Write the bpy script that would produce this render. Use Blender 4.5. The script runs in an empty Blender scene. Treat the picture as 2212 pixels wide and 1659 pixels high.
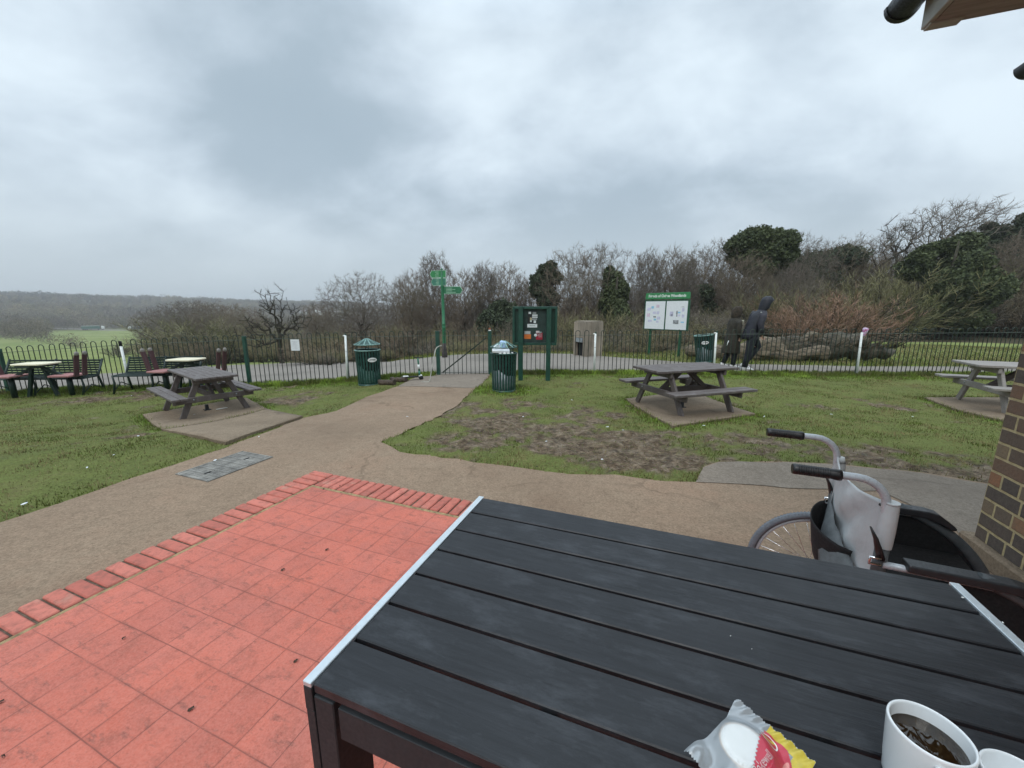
import bpy, bmesh, math, random
import numpy as np
from mathutils import Vector, Matrix
from mathutils.geometry import delaunay_2d_cdt

scene = bpy.context.scene
C = scene.collection
R = math.radians
# ------------------------------------------------------------------ camera
CAM_H, PITCH = 1.40, R(11.0)
FPX, CX, CY = 831.0, 1106.0, 829.5          # photograph measured at 2212 x 1659
cam_d = bpy.data.cameras.new('camera'); cam = bpy.data.objects.new('camera', cam_d); C.objects.link(cam)
cam.location = (0, 0, CAM_H); cam.rotation_euler = (R(90) - PITCH, 0, 0)
cam_d.sensor_width = 36; cam_d.lens = FPX / 2212 * 36; cam_d.clip_start = 0.02; cam_d.clip_end = 12000
scene.camera = cam
# ------------------------------------------------------------------ sky and sun (overcast)
scene.view_settings.view_transform = 'Standard'; scene.view_settings.look = 'None'
scene.view_settings.exposure = 0.15; scene.view_settings.gamma = 1.0
scene.cycles.use_denoising = True; scene.cycles.sample_clamp_indirect = 3.0
world = bpy.data.worlds.new('World'); scene.world = world; world.use_nodes = True
SUN_EL, SUN_ROT = R(52), R(200)
def build_world():
    nt = world.node_tree; nt.nodes.clear(); N = nt.nodes.new; L = nt.links.new
    out = N('ShaderNodeOutputWorld'); bg = N('ShaderNodeBackground'); L(bg.outputs[0], out.inputs[0])
    sky = N('ShaderNodeTexSky'); sky.sky_type = 'NISHITA'; sky.sun_disc = False
    sky.sun_elevation = SUN_EL; sky.sun_rotation = SUN_ROT; sky.dust_density = 3.0
    tc = N('ShaderNodeTexCoord'); sep = N('ShaderNodeSeparateXYZ'); L(tc.outputs['Generated'], sep.inputs[0])
    def m(op, a, b=None, clamp=False):
        n = N('ShaderNodeMath'); n.operation = op; n.use_clamp = clamp
        for i, v in enumerate((a, b)):
            if v is None: continue
            if isinstance(v, (int, float)): n.inputs[i].default_value = v
            else: L(v, n.inputs[i])
        return n.outputs[0]
    zc = m('MAXIMUM', sep.outputs['Z'], 0.0); den = m('ADD', zc, 0.5)
    cx = m('DIVIDE', sep.outputs['X'], den); cy = m('DIVIDE', sep.outputs['Y'], den)
    cmb = N('ShaderNodeCombineXYZ'); L(cx, cmb.inputs[0]); L(cy, cmb.inputs[1])
    def noise(scale, det, rough, dist, off):
        mp = N('ShaderNodeMapping'); mp.inputs['Location'].default_value = off; mp.inputs['Rotation'].default_value = (0, 0, R(35))
        mp.inputs['Scale'].default_value = (1.0, 1.25, 1); L(cmb.outputs[0], mp.inputs[0])
        n = N('ShaderNodeTexNoise'); n.inputs['Scale'].default_value = scale; n.inputs['Detail'].default_value = det
        n.inputs['Roughness'].default_value = rough; n.inputs['Distortion'].default_value = dist; L(mp.outputs[0], n.inputs[0])
        return n.outputs[0]
    n1 = noise(1.1, 3, 0.42, 0.1, (2.3, 5.1, 0)); n2 = noise(3.2, 6, 0.55, 0.15, (7.7, 1.4, 0))
    mix = m('ADD', m('MULTIPLY', n1, 0.66), m('MULTIPLY', n2, 0.34))
    # a few broad darker banks and a brighter opening, as directions in the sky
    def blob(dx, dy, dz, w, k):
        vm = N('ShaderNodeVectorMath'); vm.operation = 'DOT_PRODUCT'; L(tc.outputs['Generated'], vm.inputs[0])
        v = Vector((dx, dy, dz)).normalized(); vm.inputs[1].default_value = v
        return m('MULTIPLY', m('POWER', m('MAXIMUM', vm.outputs['Value'], 0.0), w), k)
    def px_blob(u, v, w, k):
        x, y = (u - CX) / FPX, -(v - CY) / FPX; c, s = math.cos(PITCH), math.sin(PITCH)
        return blob(x, c + y * s, -s + y * c, w, k)
    for u, v, w, k in ((560, 300, 60, -.060), (330, 190, 70, -.015), (1380, 380, 90, -.05), (1880, 260, 60, -.05), (1180, 90, 90, -.025), (150, 420, 60, .015), (300, 60, 40, .035), (960, 60, 45, .075), (1060, 300, 90, .055), (1450, 210, 120, .06), (500, 440, 90, .07), (1250, 400, 160, .04), (2050, 60, 40, .06), (60, 60, 40, .05), (760, 560, 60, -.03), (250, 520, 50, -.035), (1720, 470, 70, -.035), (2120, 330, 60, -.03), (1000, 480, 120, -.02)):
        mix = m('ADD', mix, px_blob(u, v, w, k))
    ramp = N('ShaderNodeValToRGB'); L(mix, ramp.inputs[0]); e = ramp.color_ramp.elements
    e[0].position = 0.40; e[0].color = (0.340, 0.43, 0.505, 1); e[1].position = 0.60; e[1].color = (0.76, 0.87, 0.95, 1)
    x = e.new(0.5); x.color = (0.545, 0.64, 0.73, 1)
    ramp.color_ramp.interpolation = 'B_SPLINE'
    # murk towards the horizon
    hz = N('ShaderNodeMix'); hz.data_type = 'RGBA'
    mr = N('ShaderNodeMapRange'); mr.inputs['From Min'].default_value = 0.0; mr.inputs['From Max'].default_value = 0.30
    L(zc, mr.inputs['Value']); mr.interpolation_type = 'SMOOTHSTEP'
    L(mr.outputs[0], hz.inputs['Factor']); hz.inputs[6].default_value = (0.50, 0.58, 0.635, 1); L(ramp.outputs[0], hz.inputs[7])
    # an overcast sky is about three times brighter overhead than at the horizon
    up = N('ShaderNodeMapRange'); up.inputs['From Min'].default_value = 0.52; up.inputs['From Max'].default_value = 1.0
    up.inputs['To Min'].default_value = 1.0; up.inputs['To Max'].default_value = 2.8; L(zc, up.inputs['Value'])
    sc_ = N('ShaderNodeVectorMath'); sc_.operation = 'SCALE'; L(hz.outputs[2], sc_.inputs[0]); L(up.outputs[0], sc_.inputs['Scale'])
    sk = N('ShaderNodeVectorMath'); sk.operation = 'SCALE'; L(sky.outputs[0], sk.inputs[0]); sk.inputs['Scale'].default_value = 0.006
    ad = N('ShaderNodeVectorMath'); ad.operation = 'ADD'; L(sc_.outputs[0], ad.inputs[0]); L(sk.outputs[0], ad.inputs[1])
    L(ad.outputs[0], bg.inputs[0]); bg.inputs[1].default_value = 1.0
build_world()
sun_d = bpy.data.lights.new('sun', 'SUN'); sun_d.energy = 0.9; sun_d.angle = R(25); sun_d.color = (1.0, 0.96, 0.90)
sun = bpy.data.objects.new('sun', sun_d); C.objects.link(sun)
sun.rotation_euler = (R(90) - SUN_EL, 0, R(180) - SUN_ROT); sun.location = (0, 0, 50)

# ------------------------------------------------------------------ helpers: noise, terrain, projection
CA, SA = math.cos(PITCH), math.sin(PITCH)
def _h(ix, iy, s):
    v = np.sin(ix * 127.1 + iy * 311.7 + s * 74.7) * 43758.5453
    return v - np.floor(v)
def vnoise(x, y, s=0.0):
    x = np.asarray(x, float); y = np.asarray(y, float)
    ix, iy = np.floor(x), np.floor(y); fx, fy = x - ix, y - iy
    fx = fx * fx * (3 - 2 * fx); fy = fy * fy * (3 - 2 * fy)
    a = _h(ix, iy, s); b = _h(ix + 1, iy, s); c = _h(ix, iy + 1, s); d = _h(ix + 1, iy + 1, s)
    return (a * (1 - fx) + b * fx) * (1 - fy) + (c * (1 - fx) + d * fx) * fy
def fbm(x, y, s=0.0, o=4):
    t = 0; a = .5; n = 0
    for i in range(o):
        t = t + a * vnoise(np.asarray(x) * 2 ** i, np.asarray(y) * 2 ** i, s + i * 3.3); n += a; a *= .5
    return t / n
def sstep(a, b, x):
    t = np.clip((x - a) / (b - a), 0, 1); return t * t * (3 - 2 * t)
LP = [(0, 0), (10, -.02), (14, -.30), (20, -.9), (30, -2.0), (60, -4.7), (130, -8.3), (290, -15), (550, -19), (690, -14), (1150, 20), (1900, 40), (4000, 45)]
CP = [(0, 0), (13.8, -.04), (16, -.18), (20, -.75), (30, -2.5), (55, -5.3), (100, -9), (200, -16), (400, -24), (900, -20), (2000, 0), (4000, 45)]
RP = [(0, 0), (12.5, 0), (28, -.33), (50, -1.25), (78, -.9), (150, 1.5), (300, 6), (900, 14), (4000, 45)]
def _p(P, d): return np.interp(d, [p[0] for p in P], [p[1] for p in P])
def ground(x, y):
    x = np.asarray(x, float); y = np.asarray(y, float)
    d = np.hypot(x, y); az = np.degrees(np.arctan2(x, np.maximum(y, 1e-6)))
    A = np.interp(x, [-14, -11, -8.4, -5, -2, 9, 14], [.46, .40, .33, .32, .15, .15, .15])
    s = sstep(3.3, 6.2, y) * 1.0
    near = -A * s
    wl = 1 - sstep(-24, -10, az); wr = sstep(16, 27, az); wc = 1 - wl - wr
    zl = _p(LP, d); zl = np.where(d > 690, -14 + (zl + 14) * np.interp(az, [-56, -26], [1.0, .70]) + (fbm(x / 170, y / 170, 77, 3) - .5) * 12 * np.clip((d - 690) / 300, 0, 1), zl)
    far = wl * zl + wc * _p(CP, d) + wr * _p(RP, d)
    far = far * sstep(9, 10.5, y + 0 * x)
    und = (fbm(x / 14, y / 14, 5) - .5) * np.clip((d - 14) / 20, 0, 1) * .8
    return near + far + und
def gz(x, y): return float(ground(x, y))
def cray(u, v):
    x = (u - CX) / FPX; y = -(v - CY) / FPX
    return np.array([x, CA + y * SA, -SA + y * CA])      # depth 1 along the view axis
def PH(u, v, h):                                          # pixel -> point at height h
    d = cray(u, v); t = (h - CAM_H) / d[2]; return Vector((d[0] * t, d[1] * t, h))
def PZ(u, v, Z):                                          # pixel + depth -> point
    d = cray(u, v); return Vector((d[0] * Z, d[1] * Z, CAM_H + d[2] * Z))
def G(u, v):                                              # pixel -> point on the terrain
    d = cray(u, v); t = np.concatenate([np.linspace(.8, 30, 3000), np.linspace(30, 900, 6000)])
    f = CAM_H + d[2] * t - ground(d[0] * t, d[1] * t)
    i = np.where(f < 0)[0]
    if len(i) == 0: return PZ(u, v, 900)
    i = max(i[0], 1); k = f[i - 1] / (f[i - 1] - f[i]); T = t[i - 1] + k * (t[i] - t[i - 1])
    x, y = d[0] * T, d[1] * T; return Vector((x, y, gz(x, y)))
def GX(u, Z, v=720.0):                                    # column u at depth Z, dropped on the terrain
    p = PZ(u, v, Z); return Vector((p.x, p.y, gz(p.x, p.y)))
def inpoly(x, y, poly):
    x = np.asarray(x); y = np.asarray(y); c = np.zeros(x.shape, bool); n = len(poly)
    for i in range(n):
        x1, y1 = poly[i]; x2, y2 = poly[(i + 1) % n]
        if y1 == y2: continue
        k = ((y1 > y) != (y2 > y)) & (x < (x2 - x1) * (y - y1) / (y2 - y1) + x1); c ^= k
    return c
def pdist(x, y, line, closed=True):
    x = np.asarray(x); y = np.asarray(y); best = np.full(x.shape, 1e9); n = len(line)
    for i in range(n if closed else n - 1):
        x1, y1 = line[i]; x2, y2 = line[(i + 1) % n]; dx, dy = x2 - x1, y2 - y1
        t = np.clip(((x - x1) * dx + (y - y1) * dy) / (dx * dx + dy * dy + 1e-12), 0, 1)
        best = np.minimum(best, np.hypot(x - x1 - t * dx, y - y1 - t * dy))
    return best
def px_poly(pts): return [tuple(G(u, v)[:2]) for u, v in pts]

# ------------------------------------------------------------------ helpers: objects
def tag(o, label=None, cat=None, group=None, kind=None):
    if label: o['label'] = label
    if cat: o['category'] = cat
    if group: o['group'] = group
    if kind: o['kind'] = kind
    return o
def empty(name, loc, rz=0.0, label=None, cat=None, group=None, scale=1.0):
    o = bpy.data.objects.new(name, None); C.objects.link(o); o.location = loc; o.rotation_euler = (0, 0, rz)
    o.scale = (scale,) * 3; o.empty_display_size = .1
    return tag(o, label, cat, group)
def copy_tree(o, parent=None):
    c = o.copy(); C.objects.link(c)
    if parent is not None: c.parent = parent
    for ch in [q for q in bpy.data.objects if q.parent == o]: copy_tree(ch, c)
    return c
def mesh_np(name, V, F, mats, parent=None, smooth=False, mi=None, attrs=None):
    """V (n,3) array, F (m,3) or (m,4) array"""
    V = np.ascontiguousarray(V, np.float32); F = np.ascontiguousarray(F, np.int32); k = F.shape[1]
    me = bpy.data.meshes.new(name); me.vertices.add(len(V)); me.vertices.foreach_set('co', V.ravel())
    me.loops.add(F.size); me.loops.foreach_set('vertex_index', F.ravel())
    me.polygons.add(len(F)); me.polygons.foreach_set('loop_start', np.arange(0, F.size, k, dtype=np.int32))
    try: me.polygons.foreach_set('loop_total', np.full(len(F), k, np.int32))
    except Exception: pass
    if mi is not None: me.polygons.foreach_set('material_index', np.ascontiguousarray(mi, np.int32))
    me.polygons.foreach_set('use_smooth', np.full(len(F), smooth))
    for nm, a in (attrs or {}).items():
        at = me.attributes.new(nm, 'FLOAT', 'POINT'); at.data.foreach_set('value', np.ascontiguousarray(a, np.float32))
    for m in (mats if isinstance(mats, (list, tuple)) else [mats]): me.materials.append(m)
    me.update(calc_edges=True); me.validate()
    o = bpy.data.objects.new(name, me); C.objects.link(o)
    if parent is not None: o.parent = parent
    return o
class MB:
    def __init__(s): s.v = []; s.f = []; s.m = []; s.sm = []; s.M = Matrix.Identity(4); s.mi = 0
    def at(s, loc=(0, 0, 0), rz=0.0, rx=0.0, ry=0.0):
        s.M = Matrix.Translation(Vector(loc)) @ Matrix.Rotation(rz, 4, 'Z') @ Matrix.Rotation(ry, 4, 'Y') @ Matrix.Rotation(rx, 4, 'X'); return s
    def add(s, V, F, smooth=False):
        b = len(s.v); s.v += [s.M @ Vector(p) for p in V]
        for f in F: s.f.append([b + i for i in f]); s.m.append(s.mi); s.sm.append(smooth)
        return s
    def box(s, c, size, b=0.0, taper=1.0):
        hx, hy, hz = [q / 2 for q in size]; b = min(b, hx * .9, hy * .9, hz * .9)
        if b <= 0:
            V = [(c[0] + sx * hx * (taper if sz > 0 else 1), c[1] + sy * hy * (taper if sz > 0 else 1), c[2] + sz * hz) for sz in (-1, 1) for sy in (-1, 1) for sx in (-1, 1)]
            return s.add(V, [(0, 2, 3, 1), (4, 5, 7, 6), (0, 1, 5, 4), (2, 6, 7, 3), (0, 4, 6, 2), (1, 3, 7, 5)])
        V = []; idx = {}
        for sx in (-1, 1):
            for sy in (-1, 1):
                for sz in (-1, 1):
                    for ax in range(3):
                        p = [hx - b, hy - b, hz - b]; p[ax] += b
                        idx[(sx, sy, sz, ax)] = len(V); V.append((c[0] + sx * p[0], c[1] + sy * p[1], c[2] + sz * p[2]))
        F = []
        for ax in range(3):
            o1, o2 = [a for a in range(3) if a != ax]
            for sg in (-1, 1):
                q = []
                for a_, b_ in ((-1, -1), (1, -1), (1, 1), (-1, 1)):
                    k = [0, 0, 0]; k[ax] = sg; k[o1] = a_; k[o2] = b_; q.append(idx[(*k, ax)])
                F.append(q)
        for ax in range(3):
            o1, o2 = [a for a in range(3) if a != ax]
            for a_ in (-1, 1):
                for b_ in (-1, 1):
                    q = []
                    for sg, o in ((-1, o1), (-1, o2), (1, o2), (1, o1)):
                        k = [0, 0, 0]; k[ax] = sg; k[o1] = a_; k[o2] = b_; q.append(idx[(*k, o)])
                    F.append(q)
        for sx in (-1, 1):
            for sy in (-1, 1):
                for sz in (-1, 1): F.append([idx[(sx, sy, sz, a)] for a in range(3)])
        return s.add(V, F)
    def bar(s, p, q, w, h, b=0.0, up=(0, 0, 1)):
        """box beam from p to q, w across, h along up"""
        p, q = Vector(p), Vector(q); d = q - p; L = d.length; d.normalize(); u = Vector(up)
        side = d.cross(u)
        if side.length < 1e-4: side = d.cross(Vector((0, 1, 0)))
        side.normalize(); u = side.cross(d); M0 = s.M
        s.M = M0 @ Matrix(((d.x, side.x, u.x, (p.x + q.x) / 2), (d.y, side.y, u.y, (p.y + q.y) / 2), (d.z, side.z, u.z, (p.z + q.z) / 2), (0, 0, 0, 1)))
        s.box((0, 0, 0), (L, w, h), b); s.M = M0; return s
    def tube(s, pts, r, n=8, caps=True, smooth=True, flat=1.0, closed=False):
        pts = [Vector(p) for p in pts]; m = len(pts); rr = r if isinstance(r, (list, tuple)) else [r] * m
        V = []; prev = None
        for i in range(m):
            if closed: d = pts[(i + 1) % m] - pts[i - 1]
            else: d = pts[min(i + 1, m - 1)] - pts[max(i - 1, 0)]
            if d.length < 1e-9: d = Vector((0, 0, 1))
            d.normalize()
            if prev is None:
                a = d.cross(Vector((0, 0, 1)))
                if a.length < 1e-3: a = d.cross(Vector((1, 0, 0)))
            else: a = prev - d * prev.dot(d)
            a.normalize(); prev = a; b = d.cross(a)
            for k in range(n):
                t = 2 * math.pi * k / n; V.append(pts[i] + (a * math.cos(t) + b * math.sin(t) * flat) * rr[i])
        F = []
        for i in range(m if closed else m - 1):
            j = (i + 1) % m
            for k in range(n): F.append((i * n + k, i * n + (k + 1) % n, j * n + (k + 1) % n, j * n + k))
        s.add(V, F, smooth)
        if caps and not closed:
            b0 = len(s.v) - len(V)
            s.f.append([b0 + k for k in range(n)][::-1]); s.f.append([b0 + (m - 1) * n + k for k in range(n)]); s.m += [s.mi] * 2; s.sm += [False] * 2
        return s
    def lathe(s, prof, n=24, smooth=True, c=(0, 0, 0), sx=1.0, sy=1.0):
        V = []; F = []
        for r, z in prof:
            for k in range(n):
                t = 2 * math.pi * k / n; V.append((c[0] + r * math.cos(t) * sx, c[1] + r * math.sin(t) * sy, c[2] + z))
        for i in range(len(prof) - 1):
            for k in range(n): F.append((i * n + k, i * n + (k + 1) % n, (i + 1) * n + (k + 1) % n, (i + 1) * n + k))
        return s.add(V, F, smooth)
    def prism(s, poly, z0, z1):
        n = len(poly); V = [(x, y, z0) for x, y in poly] + [(x, y, z1) for x, y in poly]
        F = [tuple(range(n))[::-1], tuple(range(n, 2 * n))] + [(i, (i + 1) % n, n + (i + 1) % n, n + i) for i in range(n)]
        return s.add(V, F)
    def ball(s, c, r, n=12, m=8, noise=0.0, seed=0):
        rx, ry, rz = r if isinstance(r, (tuple, list)) else (r, r, r); V = []; F = []; rn = random.Random(seed)
        for i in range(m + 1):
            a = math.pi * i / m
            for k in range(n):
                t = 2 * math.pi * k / n; q = 1 + noise * (rn.random() - .5) if 0 < i < m else 1
                V.append((c[0] + rx * q * math.sin(a) * math.cos(t), c[1] + ry * q * math.sin(a) * math.sin(t), c[2] + rz * q * math.cos(a)))
        for i in range(m):
            for k in range(n): F.append((i * n + k, (i + 1) * n + k, (i + 1) * n + (k + 1) % n, i * n + (k + 1) % n))
        return s.add(V, F, True)
    def loft(s, secs, n=16, caps=True):
        """secs: (centre, rx, ry[, tilt about y]) rings stacked"""
        V = []; F = []
        for sc in secs:
            c = Vector(sc[0]); rx, ry = sc[1], sc[2]; tl = sc[3] if len(sc) > 3 else 0
            for k in range(n):
                t = 2 * math.pi * k / n; p = Vector((rx * math.cos(t), ry * math.sin(t), 0)); p.rotate(Matrix.Rotation(tl, 3, 'Y')); V.append(c + p)
        m = len(secs)
        for i in range(m - 1):
            for k in range(n): F.append((i * n + k, i * n + (k + 1) % n, (i + 1) * n + (k + 1) % n, (i + 1) * n + k))
        if caps: F += [tuple(range(n))[::-1], tuple((m - 1) * n + k for k in range(n))]
        return s.add(V, F, True)
    def build(s, name, mats, parent=None, recalc=True):
        me = bpy.data.meshes.new(name); me.from_pydata([tuple(p) for p in s.v], [], s.f)
        for m in (mats if isinstance(mats, (list, tuple)) else [mats]): me.materials.append(m)
        me.polygons.foreach_set('material_index', s.m); me.polygons.foreach_set('use_smooth', s.sm)
        if recalc:
            bm = bmesh.new(); bm.from_mesh(me); bmesh.ops.recalc_face_normals(bm, faces=bm.faces); bm.to_mesh(me); bm.free()
        me.update(); o = bpy.data.objects.new(name, me); C.objects.link(o)
        if parent is not None: o.parent = parent
        return o
def solidify(V, F, t):
    """thicken an open sheet (list verts, list faces) by t along -normal average; returns V,F"""
    me = bmesh.new(); vs = [me.verts.new(p) for p in V]
    for f in F: me.faces.new([vs[i] for i in f])
    bmesh.ops.recalc_face_normals(me, faces=me.faces); me.normal_update()
    bmesh.ops.solidify(me, geom=me.faces[:], thickness=t); me.verts.ensure_lookup_table(); me.verts.index_update()
    V2 = [v.co.copy() for v in me.verts]; F2 = [[v.index for v in f.verts] for f in me.faces]; me.free(); return V2, F2
_font_cache = {}
def text_obj(name, body, size, mat, parent, M, extrude=0.001, align='CENTER', sx=1.0, bold=0.0):
    cu = bpy.data.curves.new(name, 'FONT'); cu.body = body; cu.size = size; cu.extrude = extrude; cu.offset = bold; cu.align_x = align; cu.align_y = 'CENTER'
    tmp = bpy.data.objects.new(name + '_tmp', cu); C.objects.link(tmp)
    dg = bpy.context.evaluated_depsgraph_get(); dg.update()
    me = bpy.data.meshes.new_from_object(tmp.evaluated_get(dg)); C.objects.unlink(tmp); bpy.data.objects.remove(tmp)
    me.name = name; me.materials.clear(); me.materials.append(mat)
    me.transform(M @ Matrix.Diagonal((sx, 1, 1, 1)))
    o = bpy.data.objects.new(name, me); C.objects.link(o)
    if parent is not None: o.parent = parent
    return o
def sheet(name, poly, dz, res, mat, jitter=0.0, seed=1, thick=0.0):
    """paved sheet laid on the terrain: constrained triangulation of polygon with inner grid points"""
    P = []
    n = len(poly); rn = random.Random(seed)
    for i in range(n):
        a, b = poly[i], poly[(i + 1) % n]; L = math.hypot(b[0] - a[0], b[1] - a[1]); k = max(1, int(L / res))
        for j in range(k):
            t = j / k; jx = (rn.random() - .5) * jitter if j else 0; jy = (rn.random() - .5) * jitter if j else 0
            P.append(Vector((a[0] + (b[0] - a[0]) * t + jx, a[1] + (b[1] - a[1]) * t + jy)))
    nb = len(P); E = [(i, (i + 1) % nb) for i in range(nb)]
    xs = [p.x for p in P]; ys = [p.y for p in P]
    gx, gy = np.meshgrid(np.arange(min(xs), max(xs), res), np.arange(min(ys), max(ys), res)); gx = gx.ravel(); gy = gy.ravel()
    pl = [(p.x, p.y) for p in P]; k = inpoly(gx, gy, pl) & (pdist(gx, gy, pl) > res * .4)
    P += [Vector((x, y)) for x, y in zip(gx[k], gy[k])]
    vs, es, fs, *_ = delaunay_2d_cdt(P, E, [], 1, 1e-5)
    X = np.array([[v.x, v.y] for v in vs]); z = ground(X[:, 0], X[:, 1]) + dz
    V = [(a, b, c) for (a, b), c in zip(X, z)]
    mb = MB(); mb.add(V, fs, True); mb.mi = 0
    if thick:
        n0 = len(V)
        ring = [min(range(n0), key=lambda i: (X[i, 0] - P[j].x) ** 2 + (X[i, 1] - P[j].y) ** 2) for j in range(nb)]
        b0 = len(mb.v)
        mb.v += [Vector((V[i][0], V[i][1], V[i][2] - thick)) for i in ring]
        for j in range(nb): mb.f.append([ring[j], ring[(j + 1) % nb], b0 + (j + 1) % nb, b0 + j]); mb.m.append(0); mb.sm.append(False)
    return mb.build(name, mat, recalc=True)

# ------------------------------------------------------------------ helpers: materials
def newmat(name):
    m = bpy.data.materials.new(name); m.use_nodes = True; nt = m.node_tree; b = nt.nodes['Principled BSDF']
    return m, nt, b
class NB:
    """tiny node-building helper"""
    def __init__(s, nt): s.nt = nt
    def n(s, t, **k):
        x = s.nt.nodes.new(t)
        for a, b in k.items(): setattr(x, a, b)
        return x
    def l(s, a, b): s.nt.links.new(a, b)
    def coord(s, which='Object'): return s.n('ShaderNodeTexCoord').outputs[which]
    def mapping(s, v, loc=(0, 0, 0), rot=(0, 0, 0), sc=(1, 1, 1)):
        m = s.n('ShaderNodeMapping'); m.inputs['Location'].default_value = loc; m.inputs['Rotation'].default_value = rot; m.inputs['Scale'].default_value = sc
        s.l(v, m.inputs[0]); return m.outputs[0]
    def noise(s, v, scale, det=4, rough=.55, dist=0.0, col=False):
        n = s.n('ShaderNodeTexNoise'); n.inputs['Scale'].default_value = scale; n.inputs['Detail'].default_value = det
        n.inputs['Roughness'].default_value = rough; n.inputs['Distortion'].default_value = dist
        if v is not None: s.l(v, n.inputs[0])
        return n.outputs[1 if col else 0]
    def math(s, op, a, b=0.0, clamp=False):
        n = s.n('ShaderNodeMath', operation=op, use_clamp=clamp)
        for i, v in enumerate((a, b)):
            if isinstance(v, (int, float)): n.inputs[i].default_value = v
            else: s.l(v, n.inputs[i])
        return n.outputs[0]
    def ramp(s, v, stops):
        r = s.n('ShaderNodeValToRGB'); e = r.color_ramp.elements
        while len(e) < len(stops): e.new(.5)
        for i, (p, c) in enumerate(stops): e[i].position = p; e[i].color = (*c, 1) if len(c) == 3 else c
        s.l(v, r.inputs[0]); return r.outputs[0]
    def rng(s, v, a, b, c=0.0, d=1.0, sm=False):
        r = s.n('ShaderNodeMapRange'); r.inputs[1].default_value = a; r.inputs[2].default_value = b; r.inputs[3].default_value = c; r.inputs[4].default_value = d
        if sm: r.interpolation_type = 'SMOOTHSTEP'
        s.l(v, r.inputs[0]); return r.outputs[0]
    def mix(s, f, a, b, mode='MIX'):
        m = s.n('ShaderNodeMix', data_type='RGBA', blend_type=mode)
        for sock, v in ((m.inputs[0], f), (m.inputs[6], a), (m.inputs[7], b)):
            if isinstance(v, (int, float)): sock.default_value = v
            elif isinstance(v, (tuple, list)): sock.default_value = (*v, 1) if len(v) == 3 else v
            else: s.l(v, sock)
        return m.outputs[2]
    def bump(s, h, strength=.3, dist=.01, normal=None):
        b = s.n('ShaderNodeBump'); b.inputs['Strength'].default_value = strength; b.inputs['Distance'].default_value = dist
        s.l(h, b.inputs['Height'])
        if normal is not None: s.l(normal, b.inputs['Normal'])
        return b.outputs[0]
    def attr(s, name, out=2):
        a = s.n('ShaderNodeAttribute'); a.attribute_name = name; return a.outputs[out]
def mat(name, col, rough=.6, metal=0.0, var=.15, scale=6.0, bump=.0, bdist=.005, spec=None, col2=None, coord='Object', stretch=(1, 1, 1), coat=0.0, detail=5):
    m, nt, b = newmat(name); q = NB(nt); v = q.mapping(q.coord(coord), sc=stretch); n = q.noise(v, scale, detail, .6)
    c2 = col2 or tuple(min(1, c * (1 + var * 1.6)) for c in col); c1 = tuple(c * (1 - var * 1.6) for c in col) if col2 is None else col
    q.l(q.ramp(n, [(.3, c1), (.7, c2)]), b.inputs['Base Color'])
    q.l(q.rng(q.noise(v, scale * 3.1, 3), .3, .7, max(0, rough - .1), min(1, rough + .1)), b.inputs['Roughness'])
    b.inputs['Metallic'].default_value = metal
    if spec is not None: b.inputs['Specular IOR Level'].default_value = spec
    if coat: b.inputs['Coat Weight'].default_value = coat
    if bump: q.l(q.bump(q.noise(v, scale * 4, 5, .65), bump, bdist), b.inputs['Normal'])
    return m
# ------------------------------------------------------------------ materials
def tile_frame():
    o = PH(688, 1050, 0.0); b = PH(1010, 1085, 0); a = PH(680, 1020, 0)
    e1 = (b - a).normalized(); e2 = Vector((e1.y, -e1.x, 0))      # e1 to the right, e2 towards the camera
    return a, e1, e2
T0, E1, E2 = tile_frame()
ANG = math.atan2(E1.y, E1.x)
def TL(s, t, z=0.0): p = T0 + E1 * s + E2 * t; return Vector((p.x, p.y, z))     # terrace frame

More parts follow.
